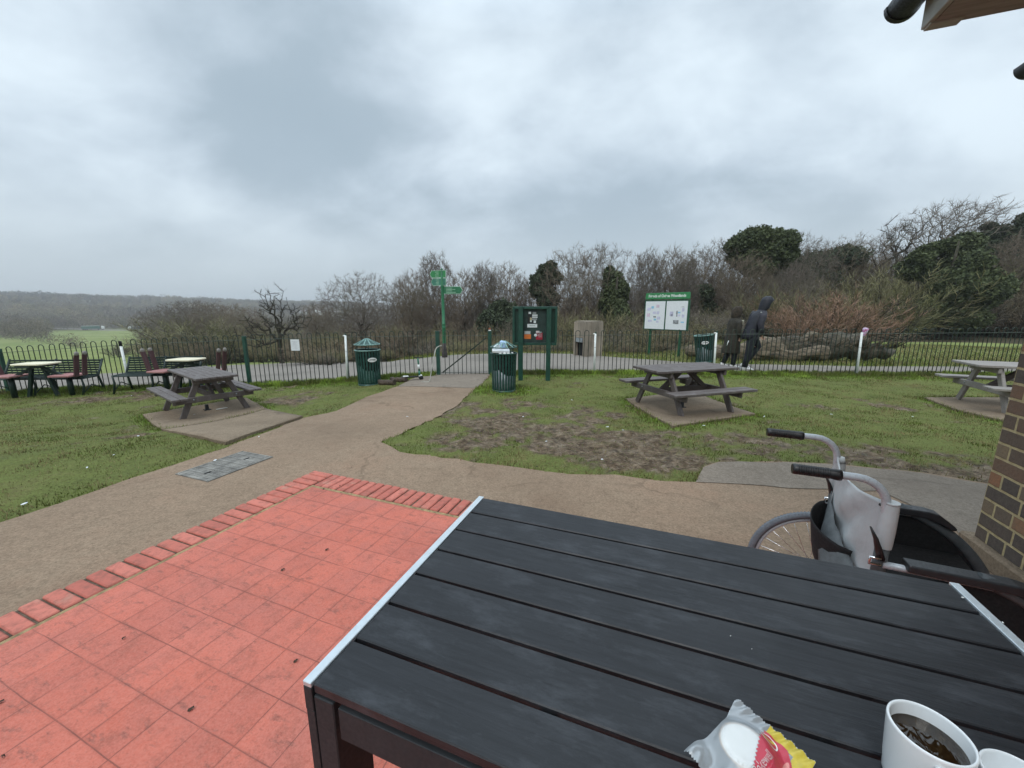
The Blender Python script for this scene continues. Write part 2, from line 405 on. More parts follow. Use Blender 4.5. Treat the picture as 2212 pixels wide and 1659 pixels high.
def m_tiles():
    m, nt, b = newmat('red_quarry_tile'); q = NB(nt); co = q.coord('Object')
    tl = 0.163
    br = q.n('ShaderNodeTexBrick'); br.offset = 0.0; br.squash = 1.0; br.inputs['Scale'].default_value = 1.0
    br.inputs['Brick Width'].default_value = tl; br.inputs['Row Height'].default_value = tl
    br.inputs['Mortar Size'].default_value = 0.0021; br.inputs['Mortar Smooth'].default_value = 0.5
    w = q.noise(co, 3.0, 2, .5, col=True)
    vm = q.n('ShaderNodeVectorMath', operation='MULTIPLY_ADD'); q.l(w, vm.inputs[0]); vm.inputs[1].default_value = (.014, .014, 0); q.l(co, vm.inputs[2])
    q.l(vm.outputs[0], br.inputs['Vector'])
    br.inputs['Color1'].default_value = (0.0, 0, 0, 1); br.inputs['Color2'].default_value = (1, 1, 1, 1); br.inputs['Mortar'].default_value = (.5, .5, .5, 1)
    br2 = q.n('ShaderNodeTexBrick'); br2.offset = 0.0; br2.inputs['Scale'].default_value = 1.0; br2.inputs['Brick Width'].default_value = tl; br2.inputs['Row Height'].default_value = tl; br2.inputs['Mortar Size'].default_value = .011; br2.inputs['Mortar Smooth'].default_value = 1.0; q.l(vm.outputs[0], br2.inputs['Vector'])
    sp = q.n('ShaderNodeSeparateColor'); q.l(br.outputs[0], sp.inputs[0])
    base = q.ramp(sp.outputs[0], [(0, (.41, .105, .073)), (.5, (.46, .122, .085)), (1, (.51, .140, .098))])
    base = q.mix(q.rng(q.noise(co, 1.4, 4, .6), .42, .62, 0, .6), base, (.54, .125, .075))       # worn orange areas
    base = q.mix(q.rng(q.noise(co, 2.6, 5, .65), .50, .66, 0, .65), base, (.38, .115, .088))      # dusty pink areas
    base = q.mix(q.rng(q.noise(co, 13, 7, .75), .50, .68, 0, .75), base, (.24, .070, .048))       # dirt smears
    sm = q.noise(q.mapping(co, rot=(0, 0, .6), sc=(1, 3.2, 1)), 9, 6, .7)
    base = q.mix(q.rng(sm, .57, .66, 0, .7), base, (.15, .055, .042))
    gr = q.noise(co, 160, 3, .8); base = q.mix(q.rng(gr, .35, .65, 0, .40), base, (.62, .25, .19)); base = q.mix(q.rng(q.noise(co, 110, 3, .8), .52, .66, 0, .35), base, (.22, .065, .045))
    vo = q.n('ShaderNodeTexVoronoi'); vo.inputs['Scale'].default_value = 7.5; q.l(q.mapping(co, sc=(1, 1.7, 1)), vo.inputs['Vector'])
    base = q.mix(q.math('MULTIPLY', q.rng(vo.outputs['Distance'], .03, .08, .7, 0), q.rng(q.noise(co, 3, 2), .55, .68)), base, (.075, .036, .03))     # spots
    halo = q.rng(br2.outputs['Fac'], 0, 1, 0, .32); base = q.mix(q.math('MULTIPLY', halo, q.rng(q.noise(co, 4, 5, .7), .4, .65)), base, (.16, .055, .045))
    base = q.mix(q.math('MULTIPLY', br.outputs['Fac'], q.rng(q.noise(co, 5, 4), .3, .55, .12, .72)), base, (.17, .062, .048))
    q.l(base, b.inputs['Base Color']); q.l(q.rng(q.noise(co, 4, 4), .3, .7, .40, .70), b.inputs['Roughness']); b.inputs['Specular IOR Level'].default_value = .22
    h = q.math('SUBTRACT', q.math('MULTIPLY', q.noise(co, 40, 4), .25), q.math('MULTIPLY', br.outputs['Fac'], 1.0))
    q.l(q.bump(h, .5, .0025), b.inputs['Normal']); return m
def m_edgebrick():
    m, nt, b = newmat('painted_edging_brick'); q = NB(nt); co = q.coord('Object'); v = q.attr('tint')
    base = q.ramp(v, [(0, (.42, .118, .086)), (.5, (.48, .142, .102)), (1, (.54, .17, .125))])
    base = q.mix(q.rng(q.noise(co, 22, 6, .7), .45, .68, 0, .75), base, (.23, .085, .062))
    base = q.mix(q.rng(q.noise(co, 7, 4, .6), .58, .75, 0, .6), base, (.38, .27, .20))
    q.l(base, b.inputs['Base Color']); b.inputs['Roughness'].default_value = .85
    q.l(q.bump(q.noise(co, 90, 5, .7), .5, .003), b.inputs['Normal']); return m
def m_paving(name, c0, c1, c2, c3, speck=.35):
    m, nt, b = newmat(name); q = NB(nt); co = q.coord('Object')
    base = q.ramp(q.noise(co, 1.1, 5, .6), [(.32, c0), (.5, c1), (.68, c2)])
    base = q.mix(q.rng(q.noise(co, 3.4, 6, .7), .5, .72, 0, .55), base, c3)
    base = q.mix(q.rng(q.noise(co, 12, 7, .8), .46, .62, 0, .55), base, tuple(x * .72 for x in c0)); g = q.noise(co, 55, 6, .85); base = q.mix(q.rng(g, .45, .60, 0, speck + .2), base, tuple(min(1, x * 1.55) for x in c1))
    g2 = q.noise(co, 70, 6, .85, 0.2); base = q.mix(q.rng(g2, .50, .64, 0, speck + .35), base, tuple(x * .42 for x in c1))
    vo = q.n('ShaderNodeTexVoronoi'); vo.inputs['Scale'].default_value = 120; q.l(co, vo.inputs['Vector'])
    base = q.mix(q.rng(vo.outputs['Distance'], .1, .6, .35, 0), base, tuple(min(1, x * 1.3) for x in c1))
    wv = q.n('ShaderNodeVectorMath', operation='MULTIPLY_ADD'); q.l(q.noise(co, 2.5, 4, .6, col=True), wv.inputs[0]); wv.inputs[1].default_value = (.5, .5, 0); q.l(co, wv.inputs[2])
    ck = q.n('ShaderNodeTexVoronoi', feature='DISTANCE_TO_EDGE'); ck.inputs['Scale'].default_value = .55; q.l(wv.outputs[0], ck.inputs['Vector'])
    crack = q.math('MULTIPLY', q.rng(ck.outputs['Distance'], .002, .010, 1, 0), q.rng(q.noise(co, 1.1, 3), .46, .56))
    base = q.mix(q.math('MULTIPLY', crack, .32), base, tuple(x * .30 for x in c0))
    base = q.mix(q.rng(q.noise(co, .55, 4, .6), .50, .66, 0, .45), base, tuple(x * .62 for x in c0))
    q.l(base, b.inputs['Base Color']); b.inputs['Roughness'].default_value = .9; b.inputs['Specular IOR Level'].default_value = .18
    q.l(q.bump(q.math('ADD', q.noise(co, 90, 5, .8), q.math('MULTIPLY', q.noise(co, 6, 3), .8)), .55, .006), b.inputs['Normal']); return m
def m_ground():
    m, nt, b = newmat('turf_and_soil'); q = NB(nt); co = q.coord('Object'); mud = q.attr('mud'); lush = q.attr('lush'); wood = q.attr('wood')
    n = q.noise(co, 2.2, 6, .65); f = q.noise(co, 38, 6, .8)
    gr = q.ramp(n, [(.3, (.080, .095, .028)), (.55, (.115, .13, .036)), (.75, (.16, .135, .06))])
    gr = q.mix(q.rng(f, .4, .65, 0, .55), gr, (.20, .235, .075)); gr = q.mix(q.rng(f, .50, .3, 0, .6), gr, (.075, .07, .032))
    gr = q.mix(q.math('MULTIPLY', lush, .8), gr, q.ramp(f, [(.3, (.09, .16, .02)), (.7, (.19, .30, .045))]))
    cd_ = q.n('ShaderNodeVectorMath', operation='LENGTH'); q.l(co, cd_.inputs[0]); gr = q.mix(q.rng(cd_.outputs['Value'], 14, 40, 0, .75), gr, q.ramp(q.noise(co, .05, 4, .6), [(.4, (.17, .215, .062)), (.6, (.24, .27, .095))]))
    so = q.ramp(q.noise(co, 9, 7, .75), [(.36, (.045, .030, .019)), (.5, (.135, .095, .062)), (.64, (.26, .20, .14))])
    so = q.mix(q.rng(q.noise(q.mapping(co, sc=(1, 1.8, 1)), 22, 5, .8), .50, .60, 0, .8), so, (.038, .028, .020)); so = q.mix(q.rng(q.noise(co, 17, 5, .8, .5), .54, .64, 0, .6), so, (.26, .215, .165)); so = q.mix(q.rng(q.noise(co, 31, 4, .7), .56, .66, 0, .7), so, (.09, .105, .035))
    lit = q.ramp(q.noise(co, 6, 6, .75), [(.35, (.045, .038, .022)), (.6, (.09, .075, .045)), (.75, (.11, .10, .05))])
    base = q.mix(mud, gr, so); base = q.mix(wood, base, lit)
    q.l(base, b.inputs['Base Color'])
    q.l(q.math('SUBTRACT', .95, q.math('MULTIPLY', mud, q.rng(q.noise(co, 5, 4), .45, .65, 0, .42))), b.inputs['Roughness'])
    b.inputs['Specular IOR Level'].default_value = .14
    q.l(q.bump(q.math('ADD', q.noise(co, 14, 6, .75), q.math('MULTIPLY', f, .4)), .8, .03), b.inputs['Normal']); return m
def m_grass(name='grass_blades', hue=0):
    m, nt, b = newmat(name); q = NB(nt); t = q.attr('tint'); co = q.coord('Object')
    base = q.ramp(t, [(0, (.30, .245, .125)), (.16, (.20, .165, .08)), (.28, (.095, .096, .034)), (.5, (.112, .142, .032)), (.7, (.145, .200, .036)), (.85, (.25, .35, .06)), (1, (.36, .48, .08))])
    base = q.mix(q.rng(q.noise(co, 1.7, 4), .4, .7, 0, .35), base, (.13, .15, .05))
    q.l(base, b.inputs['Base Color']); b.inputs['Roughness'].default_value = .7; b.inputs['Specular IOR Level'].default_value = .06
    b.inputs['Transmission Weight'].default_value = 0.0; return m
def m_twig(name, c0, c1, c2=None, scale=.9):
    m, nt, b = newmat(name); q = NB(nt); co = q.coord('Object'); i = q.n('ShaderNodeObjectInfo').outputs['Random']
    base = q.ramp(q.noise(co, scale, 3, .6), [(.35, c0), (.65, c1)])
    if c2: base = q.mix(q.rng(q.noise(co, scale * .35, 3), .45, .7, 0, .8), base, c2)
    base = q.mix(q.rng(i, 0, 1, 0, .25), base, tuple(x * .7 for x in c0))
    q.l(base, b.inputs['Base Color']); b.inputs['Roughness'].default_value = .9; b.inputs['Specular IOR Level'].default_value = .15; return m
def m_brick():
    m, nt, b = newmat('weathered_stock_brick'); q = NB(nt); uv = q.coord('UV')
    br = q.n('ShaderNodeTexBrick'); br.offset = .25; br.squash = .5; br.squash_frequency = 2; br.inputs['Scale'].default_value = 1
    w = q.noise(uv, 14, 3, .6, col=True)
    vm = q.n('ShaderNodeVectorMath', operation='MULTIPLY_ADD'); q.l(w, vm.inputs[0]); vm.inputs[1].default_value = (.007, .007, 0); q.l(uv, vm.inputs[2]); q.l(vm.outputs[0], br.inputs['Vector'])
    br.inputs['Brick Width'].default_value = .232; br.inputs['Row Height'].default_value = .083; br.inputs['Mortar Size'].default_value = .0085; br.inputs['Mortar Smooth'].default_value = .35
    br.inputs['Color1'].default_value = (0, 0, 0, 1); br.inputs['Color2'].default_value = (1, 1, 1, 1)
    sp = q.n('ShaderNodeSeparateColor'); q.l(br.outputs[0], sp.inputs[0])
    base = q.ramp(sp.outputs[0], [(0, (.070, .058, .052)), (.3, (.11, .080, .060)), (.45, (.19, .105, .062)), (.6, (.115, .085, .066)), (.8, (.22, .16, .095)), (1, (.33, .12, .05))])
    base = q.mix(q.rng(q.noise(uv, 26, 6, .75), .4, .75, 0, .6), base, (.15, .125, .095))
    base = q.mix(q.rng(q.noise(uv, 60, 5, .8), .5, .7, 0, .45), base, (.035, .03, .028))
    mo = q.ramp(q.noise(uv, 30, 5, .7), [(.3, (.30, .235, .12)), (.7, (.50, .41, .23))])
    base = q.mix(br.outputs['Fac'], base, mo); q.l(base, b.inputs['Base Color']); b.inputs['Roughness'].default_value = .9
    q.l(q.bump(q.math('SUBTRACT', q.math('MULTIPLY', q.noise(uv, 60, 5, .7), .5), q.math('MULTIPLY', br.outputs['Fac'], .9)), .9, .007), b.inputs['Normal']); return m
def m_plank(name, c, c2, sc=1.0, axis=(1.4, 22, 22), rough=.55, dust=None, bump=.35, spec=.4):
    m, nt, b = newmat(name); q = NB(nt); co = q.coord('Object'); rnd = q.attr('tint')
    v = q.mapping(co, sc=axis); off = q.n('ShaderNodeVectorMath', operation='ADD'); q.l(v, off.inputs[0])
    cm = q.n('ShaderNodeCombineXYZ'); q.l(q.math('MULTIPLY', rnd, 37.0), cm.inputs[0]); q.l(q.math('MULTIPLY', rnd, 11.0), cm.inputs[1]); q.l(cm.outputs[0], off.inputs[1])
    g = q.noise(off.outputs[0], 4 * sc, 7, .7, .4)
    base = q.ramp(g, [(.3, c), (.7, c2)])
    if dust: base = q.mix(q.rng(q.noise(q.mapping(co, sc=(2, 5, 1)), 3.2, 6, .75), .5, .78, 0, .6), base, dust)
    q.l(base, b.inputs['Base Color']); q.l(q.rng(q.noise(co, 7, 4), .3, .7, rough - .08, rough + .12), b.inputs['Roughness'])
    b.inputs['Specular IOR Level'].default_value = spec
    q.l(q.bump(g, bump, .0022), b.inputs['Normal']); return m
M = {}
M['tile'] = m_tiles(); M['ebrick'] = m_edgebrick(); M['ground'] = m_ground(); M['grass'] = m_grass(); M['brick'] = m_brick()
M['mortar'] = mat('sandy_mortar', (.27, .19, .095), .95, var=.3, scale=30, bump=.6)
M['path'] = m_paving('buff_tarmac', (.185, .132, .090), (.245, .176, .122), (.275, .180, .122), (.30, .235, .165))
M['patch'] = m_paving('grey_tarmac_patch', (.165, .135, .106), (.205, .170, .136), (.23, .185, .148), (.26, .222, .18))
M['asph'] = m_paving('grey_asphalt', (.18, .160, .138), (.22, .197, .172), (.245, .22, .19), (.20, .17, .142), .25)
M['slab'] = m_paving('concrete_slab', (.15, .112, .078), (.22, .168, .118), (.27, .21, .15), (.14, .108, .076))
M['black_plank'] = m_plank('black_composite_plank', (.010, .011, .013), (.022, .024, .028), rough=.38, dust=(.070, .076, .086), spec=.32)
M['alu'] = mat('brushed_aluminium', (.62, .68, .71), .38, .6, var=.05, scale=30)
M['dark_frame'] = mat('dark_grey_powder_coat', (.026, .029, .032), .6, .0, var=.08, scale=40, spec=.25)
M['wood'] = m_plank('recycled_brown_board', (.070, .056, .050), (.135, .112, .104), rough=.55, dust=(.27, .25, .245), bump=.5)
M['wood_pale'] = m_plank('weathered_grey_board', (.20, .175, .155), (.30, .275, .25), rough=.7, dust=(.40, .38, .36), bump=.5)
M['wood_dark'] = m_plank('dark_brown_timber', (.060, .046, .041), (.105, .084, .076), rough=.7, bump=.5)
M['green'] = mat('dark_green_paint', (.012, .058, .040), .42, 0, var=.2, scale=9, bump=.1, bdist=.002)
M['green2'] = mat('bin_green_paint', (.013, .060, .048), .38, .1, var=.25, scale=14, bump=.1, bdist=.002)
M['green_pale'] = mat('weathered_green_metal', (.17, .29, .26), .5, .2, var=.3, scale=20)
M['fence'] = mat('black_green_railing_paint', (.020, .034, .022), .55, .1, var=.35, scale=12)
M['rail_pale'] = mat('grey_green_rail', (.075, .095, .075), .5, .1, var=.3, scale=12)
M['white'] = mat('white_paint', (.74, .76, .73), .5, 0, var=.06, scale=20)
M['white_paper'] = mat('white_paper', (.72, .74, .76), .6, 0, var=.04, scale=20)
M['black'] = mat('black_plastic', (.012, .012, .013), .38, 0, var=.2, scale=40, bump=.15, bdist=.001)
M['matte_black'] = mat('matt_black_cloth', (.008, .008, .009), .9, 0, var=.2, scale=40)
M['liner'] = mat('galvanised_liner', (.33, .36, .38), .5, .55, var=.2, scale=12)
M['sign_green'] = mat('bright_green_sign', (.035, .22, .075), .5, 0, var=.12, scale=12)
M['sign_dkgreen'] = mat('dark_green_sign', (.022, .15, .065), .5, 0, var=.12, scale=12)
M['cream'] = mat('cream_table_top', (.72, .66, .48), .5, 0, var=.08, scale=8)
M['pink'] = m_plank('faded_red_board', (.30, .13, .125), (.42, .21, .20), rough=.7, dust=(.52, .33, .33))
M['maroon'] = m_plank('maroon_board', (.055, .022, .024), (.10, .045, .046), rough=.65, dust=(.20, .14, .14))
M['stone'] = mat('weathered_stone', (.10, .088, .066), .9, 0, col2=(.36, .30, .235), scale=2.4, bump=.9, bdist=.03, stretch=(1, 1, .35), detail=8)
M['bark'] = m_twig('bark', (.042, .035, .027), (.080, .068, .054), (.060, .066, .038), 3)
M['bark_dead'] = mat('bleached_dead_wood', (.028, .022, .016), .9, 0, col2=(.29, .23, .155), scale=4.5, bump=1.0, bdist=.05, stretch=(1, 3, 3), detail=8)
M['twig'] = m_twig('bare_twigs_grey', (0.1400, 0.1165, 0.0963), (0.2072, 0.1736, 0.1456), (0.1568, 0.1478, 0.1064))
M['twig_brown'] = m_twig('bare_twigs_brown', (0.1568, 0.1232, 0.0918), (0.2296, 0.1848, 0.1400), (0.1736, 0.1590, 0.1098))
M['twig_red'] = m_twig('bare_twigs_russet', (0.2530, 0.1438, 0.1000), (0.3795, 0.2375, 0.1688), (0.2185, 0.1750, 0.1250))
M['twig_olive'] = m_twig('bare_twigs_olive', (0.1400, 0.1344, 0.0672), (0.2240, 0.2128, 0.1064), (0.1680, 0.1456, 0.0896))
M['scrub_a'] = m_twig('scrub_brown', (0.1938, 0.1482, 0.1003), (0.2964, 0.2337, 0.1596), (0.2166, 0.1938, 0.1140)); M['scrub_b'] = m_twig('scrub_olive', (0.1824, 0.1710, 0.0855), (0.2850, 0.2679, 0.1368), (0.2280, 0.1881, 0.1140)); M['scrub_c'] = m_twig('scrub_grey', (0.1482, 0.1277, 0.1026), (0.2394, 0.2052, 0.1653), (0.1824, 0.1767, 0.1140))
M['leaf_dark'] = m_twig('evergreen_leaf', (0.0580, 0.0728, 0.0390), (0.1189, 0.1404, 0.0676), (0.0870, 0.1014, 0.0442), 1.2)
M['leaf_pine'] = m_twig('pine_needles', (0.0464, 0.0594, 0.0351), (0.0870, 0.1053, 0.0621), None, 1.2)
M['leaf_olive'] = m_twig('olive_leaf', (.070, .082, .026), (.115, .125, .045), None, 1.2)
def m_far():
    m, nt, b = newmat('far_bare_wood'); q = NB(nt); t = q.attr('tint')
    q.l(q.ramp(t, [(0, (.045, .045, .035)), (.3, (.12, .098, .075)), (.55, (.20, .165, .125)), (.75, (.15, .14, .075)), (1, (.33, .27, .17))]), b.inputs['Base Color']); b.inputs['Roughness'].default_value = .95; b.inputs['Specular IOR Level'].default_value = .1; return m
M['wood_far'] = m_far()

# ------------------------------------------------------------------ setting: layout
FENCE = [PZ(u, v, Z) for u, v, Z in ((-330, 785, 8.0), (-120, 770, 8.1), (0, 762, 8.2), (268, 745, 8.33), (528, 734, 8.62), (745, 728, 8.88), (945, 725, 9.08), (1058, 724.6, 9.2), (1286, 724, 9.3), (1548, 722, 9.2), (1862, 721, 9.0), (2212, 718, 8.9), (2450, 715, 8.8))]
FXY = [(p.x, p.y) for p in FENCE]; FZ = [p.z for p in FENCE]
def fence_y(x): return np.interp(x, [p[0] for p in FXY], [p[1] for p in FXY])
lawn_left_px = [(-900, 1160), (0, 1130), (190, 1067), (283, 1034), (372, 1006), (488, 968), (656, 903), (727, 888), (796, 856), (861, 834), (890, 818), (932, 812)]
ll = px_poly(lawn_left_px)
LAWN_L = [(-16, ll[0][1])] + ll[1:] + [(-1.75, 8.9), (-1.9, 9.25)] + [(x, y + .12) for x, y in FXY[5::-1] if x > -16][0:] + [(-16, 8.2)]
lr = px_poly([(1058, 812), (1030, 838), (979, 882), (908, 919), (823, 955), (864, 977), (1061, 1003), (1232, 1025), (1330, 1026), (1433, 1040), (1503, 1042), (1518, 1009), (1552, 998), (1700, 998), (1830, 1005), (2000, 1022), (2130, 1045)])
LAWN_R = lr + [(14, 3.2)] + [(15, 9)] + [(x, y + .12) for x, y in FXY[::-1] if -.4 < x < 15] + [(-.5, 9.3)]
FARPATH = [(x, y + .10) for x, y in FXY] + px_poly([(2500, 796), (2212, 793), (1862, 792), (1600, 787), (1481, 783), (1400, 777), (1303, 770), (1241, 765), (1130, 763), (960, 769), (900, 776), (745, 780), (528, 788), (268, 805), (0, 815)]) + [(-20, 10.3), (-24, 9.2)]
slabL1 = px_poly([(309, 899), (352, 933), (576, 886), (533, 862)]); slabL2 = px_poly([(352, 933.5), (488, 962), (654, 903), (576, 886.5)])
slabR = px_poly([(1351, 865), (1453, 926), (1631, 898)]); slabR.append((slabR[0][0] + slabR[2][0] - slabR[1][0] - .1, slabR[0][1] + slabR[2][1] - slabR[1][1] - .15))
slabR2 = [tuple(G(*p)[:2]) for p in ((1995, 862), (2062, 888), (2165, 913), (2400, 905), (2290, 862))]
def mudfield(x, y):
    t = np.zeros(np.shape(x))
    for u, v, a, r in ((1020, 893, .8, .8), (1150, 905, 1.0, .75), (1120, 945, .9, .45), (1250, 930, 1.1, .75), (1370, 955, 1.15, .6), (1450, 985, .9, .42), (1540, 975, .8, .4), (1300, 985, .85, .4),
                       (1660, 970, .6, .5), (1800, 985, .65, .45), (1950, 1000, .8, .4), (2090, 1010, 1.1, .5), (1920, 880, .6, .45), (1500, 880, .5, .6), (620, 868, .9, .5), (690, 850, .6, .5), (600, 835, .7, .4), (260, 848, .8, .5), (330, 852, .8, .4),
                       (300, 940, .8, .35), (180, 868, .55, .6), (980, 955, .5, .3), (1010, 878, .8, .4), (1700, 880, .5, .5)):
        p = G(u, v); t = t + a * np.exp(-(((x - p.x) / (r * 1.5)) ** 2 + ((y - p.y) / r) ** 2))
    n = fbm(x * 2.6, y * 2.6, 3, 5); t = np.clip(t + .42 * (fbm(x * .7, y * .7, 41, 3) - .25), 0, 1.15)
    return sstep(.40, .66, t * .60 + (n - .5) * 1.45 + (fbm(x * 11, y * 11, 6, 3) - .5) * .75)
def lushfield(x, y):
    fy = fence_y(x); t = sstep(1.0, .15, fy - y) * (y < fy + .5)
    for poly, w in ((slabL1, .22), (slabR, .3), (slabR2, .25)): t = np.maximum(t, .75 * sstep(w, .03, pdist(x, y, poly)))
    p = G(1087, 843); t = np.maximum(t, sstep(.75, .3, np.hypot((x - p.x) / 1.3, y - p.y)))
    return np.clip(t * (.65 + .6 * fbm(x * 1.7, y * 1.7, 9)), 0, 1)
ALLPAVE = [slabL1, slabL2, slabR, slabR2]

def build_ground():
    # fine near sheet inside a coarse polar one, sharing one mesh
    xs = np.arange(-13.5, 13.51, .06); ys = np.arange(.9, 13.01, .06); X, Y = np.meshgrid(xs, ys); nx, ny = len(xs), len(ys)
    x, y = X.ravel(), Y.ravel(); z = ground(x, y)
    lawn = inpoly(x, y, LAWN_L) | inpoly(x, y, LAWN_R); mud = mudfield(x, y) * lawn
    z = z - .02 + lawn * (.026 + (fbm(x * 3, y * 3, 7) - .5) * .03) + mud * ((fbm(x * 7, y * 7, 2, 5) - .56) * .10 - .05 * np.abs(fbm(x * 5, y * 9, 61, 3) - .5))
    k = (y > fence_y(x) + .1) ; z = np.where(k, ground(x, y) - .012, z)
    V1 = np.stack([x, y, z], 1); i = np.arange((nx - 1) * (ny - 1)); r, c = i // (nx - 1), i % (nx - 1)
    F1 = np.stack([r * nx + c, r * nx + c + 1, (r + 1) * nx + c + 1, (r + 1) * nx + c], 1)
    ground_ = [(V1, F1, mud, lushfield(x, y), np.zeros(len(x)))]
    rr = np.concatenate([[0.0], np.geomspace(.8, 60, 90), np.geomspace(62, 4000, 90)]); aa = np.radians(np.concatenate([np.arange(-80, 80, .75), np.arange(80, 280, 4.0)]))
    Rr, Aa = np.meshgrid(rr, aa); x = (Rr * np.sin(Aa)).ravel(); y = (Rr * np.cos(Aa)).ravel(); z = ground(x, y)
    inside = (x > -13.4) & (x < 13.4) & (y > 1.0) & (y < 12.9)
    z = z - np.where(inside, .35, .012) - np.where((y < 1.0) & (Rr.ravel() < 40), .02, 0)
    d = Rr.ravel(); az = np.degrees(np.arctan2(x, y)); n_r, n_a = len(rr), len(aa)
    wood = sstep(15, 19, d) * sstep(-32, -29, az) * (1 - sstep(24, 32, az)) + sstep(51, 55, d) * sstep(24, 30, az)
    wood = np.maximum(wood, sstep(560, 580, d)); wood = np.clip(wood + (fbm(x / 3, y / 3, 4) - .5) * .5 * (wood > .05), 0, 1)
    brown = sstep(47, 49, d) * (az > 27) * (az < 70); wood = np.maximum(wood, brown)
    V2 = np.stack([x, y, z], 1); i = np.arange(n_a * (n_r - 1)); a, r = i // (n_r - 1), i % (n_r - 1); a2 = (a + 1) % n_a
    F2 = np.stack([a * n_r + r, a * n_r + r + 1, a2 * n_r + r + 1, a2 * n_r + r], 1) + len(V1)
    V = np.concatenate([V1, V2]); F = np.concatenate([F1, F2])
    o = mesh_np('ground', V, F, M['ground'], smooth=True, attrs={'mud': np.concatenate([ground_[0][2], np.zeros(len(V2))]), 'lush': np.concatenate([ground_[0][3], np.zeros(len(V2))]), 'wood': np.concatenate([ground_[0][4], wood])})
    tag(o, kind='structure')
build_ground()

# cafe path (buff tarmac): everything inside the fence that is not lawn, as one sheet
lp = ll[1:]
cafe_path = [(-14, -3.0), (-14, ll[0][1] - .02)] + [(-9, gp[1] + .02) for gp in ll[0:0]] + [(x, y) for x, y in ll[1:]] + [(-1.75, 9.0), (-1.7, 9.2), (-.55, 9.3), (-.42, 8.6)] + lr + [(14, 3.2), (14, -3.0)]
cafe_path = [p for i, p in enumerate(cafe_path)]
o = sheet('path', cafe_path, .004, .16, M['path'], .05, 3); tag(o, kind='structure')
gp = px_poly([(858, 836), (905, 812), (946, 808), (1058, 808), (1040, 832), (1022, 839)])
o = sheet('path_patch', gp, .009, .14, M['patch'], .02, 4); tag(o, kind='structure')
wp = px_poly([(1503, 1043), (1700, 1056), (1900, 1062), (2050, 1130), (2110, 1200)]) + [(5.2, 2.4), (7, 3.2)] + px_poly([(2130, 1048), (2000, 1025), (1830, 1008), (1700, 1000), (1552, 1000), (1520, 1011)])
o = sheet('path_patch', wp, .009, .16, M['patch'], .04, 5); tag(o, kind='structure')
o = sheet('pavement', FARPATH, .006, .30, M['asph'], .03, 6); tag(o, kind='structure')
for poly, nm in ((slabL1, 1), (slabL2, 2), (slabR, 3), (slabR2, 4)):
    o = sheet('concrete_slab', poly, .035, .12, M['slab'], .012, nm, .06); tag(o, kind='structure')

# terrace tiles, mortar line, brick edging
BW, BP = .222, .0772
mb = MB(); mb.prism([tuple(TL(.254, .254)[:2]), tuple(TL(6.2, .254)[:2]), tuple(TL(6.2, 6.5)[:2]), tuple(TL(.254, 6.5)[:2])], -.02, .022)
inv = Matrix.Translation(TL(.254, .254)) @ Matrix.Rotation(ANG, 4, 'Z')
o = mb.build('terrace', M['tile']); o.data.transform(inv.inverted()); o.matrix_world = inv; tag(o, kind='structure')
mb = MB()
mb.prism([tuple(TL(a, b)[:2]) for a, b in ((0.005, .005), (6.2, .005), (6.2, .221), (.221, .221), (.221, 6.5), (.005, 6.5))], -.03, .0090)
o = mb.build('terrace_bed', mat('dark_joint_dirt', (.10, .070, .048), .95, var=.35, scale=30, bump=.6)); tag(o, kind='structure')
mb = MB(); mb.prism([tuple(TL(a, b)[:2]) for a, b in ((.2215, .2215), (6.2, .2215), (6.2, 6.5), (.2215, 6.5))], -.03, .0165)
o = mb.build('terrace_mortar', M['mortar']); tag(o, kind='structure')
def edging():
    rn = random.Random(5); V = []; F = []; T = []
    def br(s0, t0, s1, t1):
        mb = MB(); z = .020 + rn.uniform(-.002, .003); cs, ct = (s0 + s1) / 2, (t0 + t1) / 2
        p = TL(cs, ct); mb.M = Matrix.Translation((p.x, p.y, z - .025)) @ Matrix.Rotation(ANG + rn.uniform(-.016, .016), 4, 'Z') @ Matrix.Rotation(rn.uniform(-.02, .02), 4, 'X')
        mb.box((rn.uniform(-.003, .003), 0, 0), (s1 - s0 - .011, t1 - t0 - .011, .05), .006)
        b = len(V); V.extend(tuple(v) for v in mb.v); F.extend([[b + i for i in f] for f in mb.f]); T.extend([rn.random()] * len(mb.v))
    t = 0.0
    while t < 5.6: br(0, t, BW, t + BP); t += BP
    s = BW
    while s < 5.6: br(s, 0, s + BP, BW); s += BP
    me = bpy.data.meshes.new('terrace_edging'); me.from_pydata(V, [], F); me.materials.append(M['ebrick'])
    at = me.attributes.new('tint', 'FLOAT', 'POINT'); at.data.foreach_set('value', T); me.update()
    o = bpy.data.objects.new('terrace_edging', me); C.objects.link(o); tag(o, kind='structure')
edging()

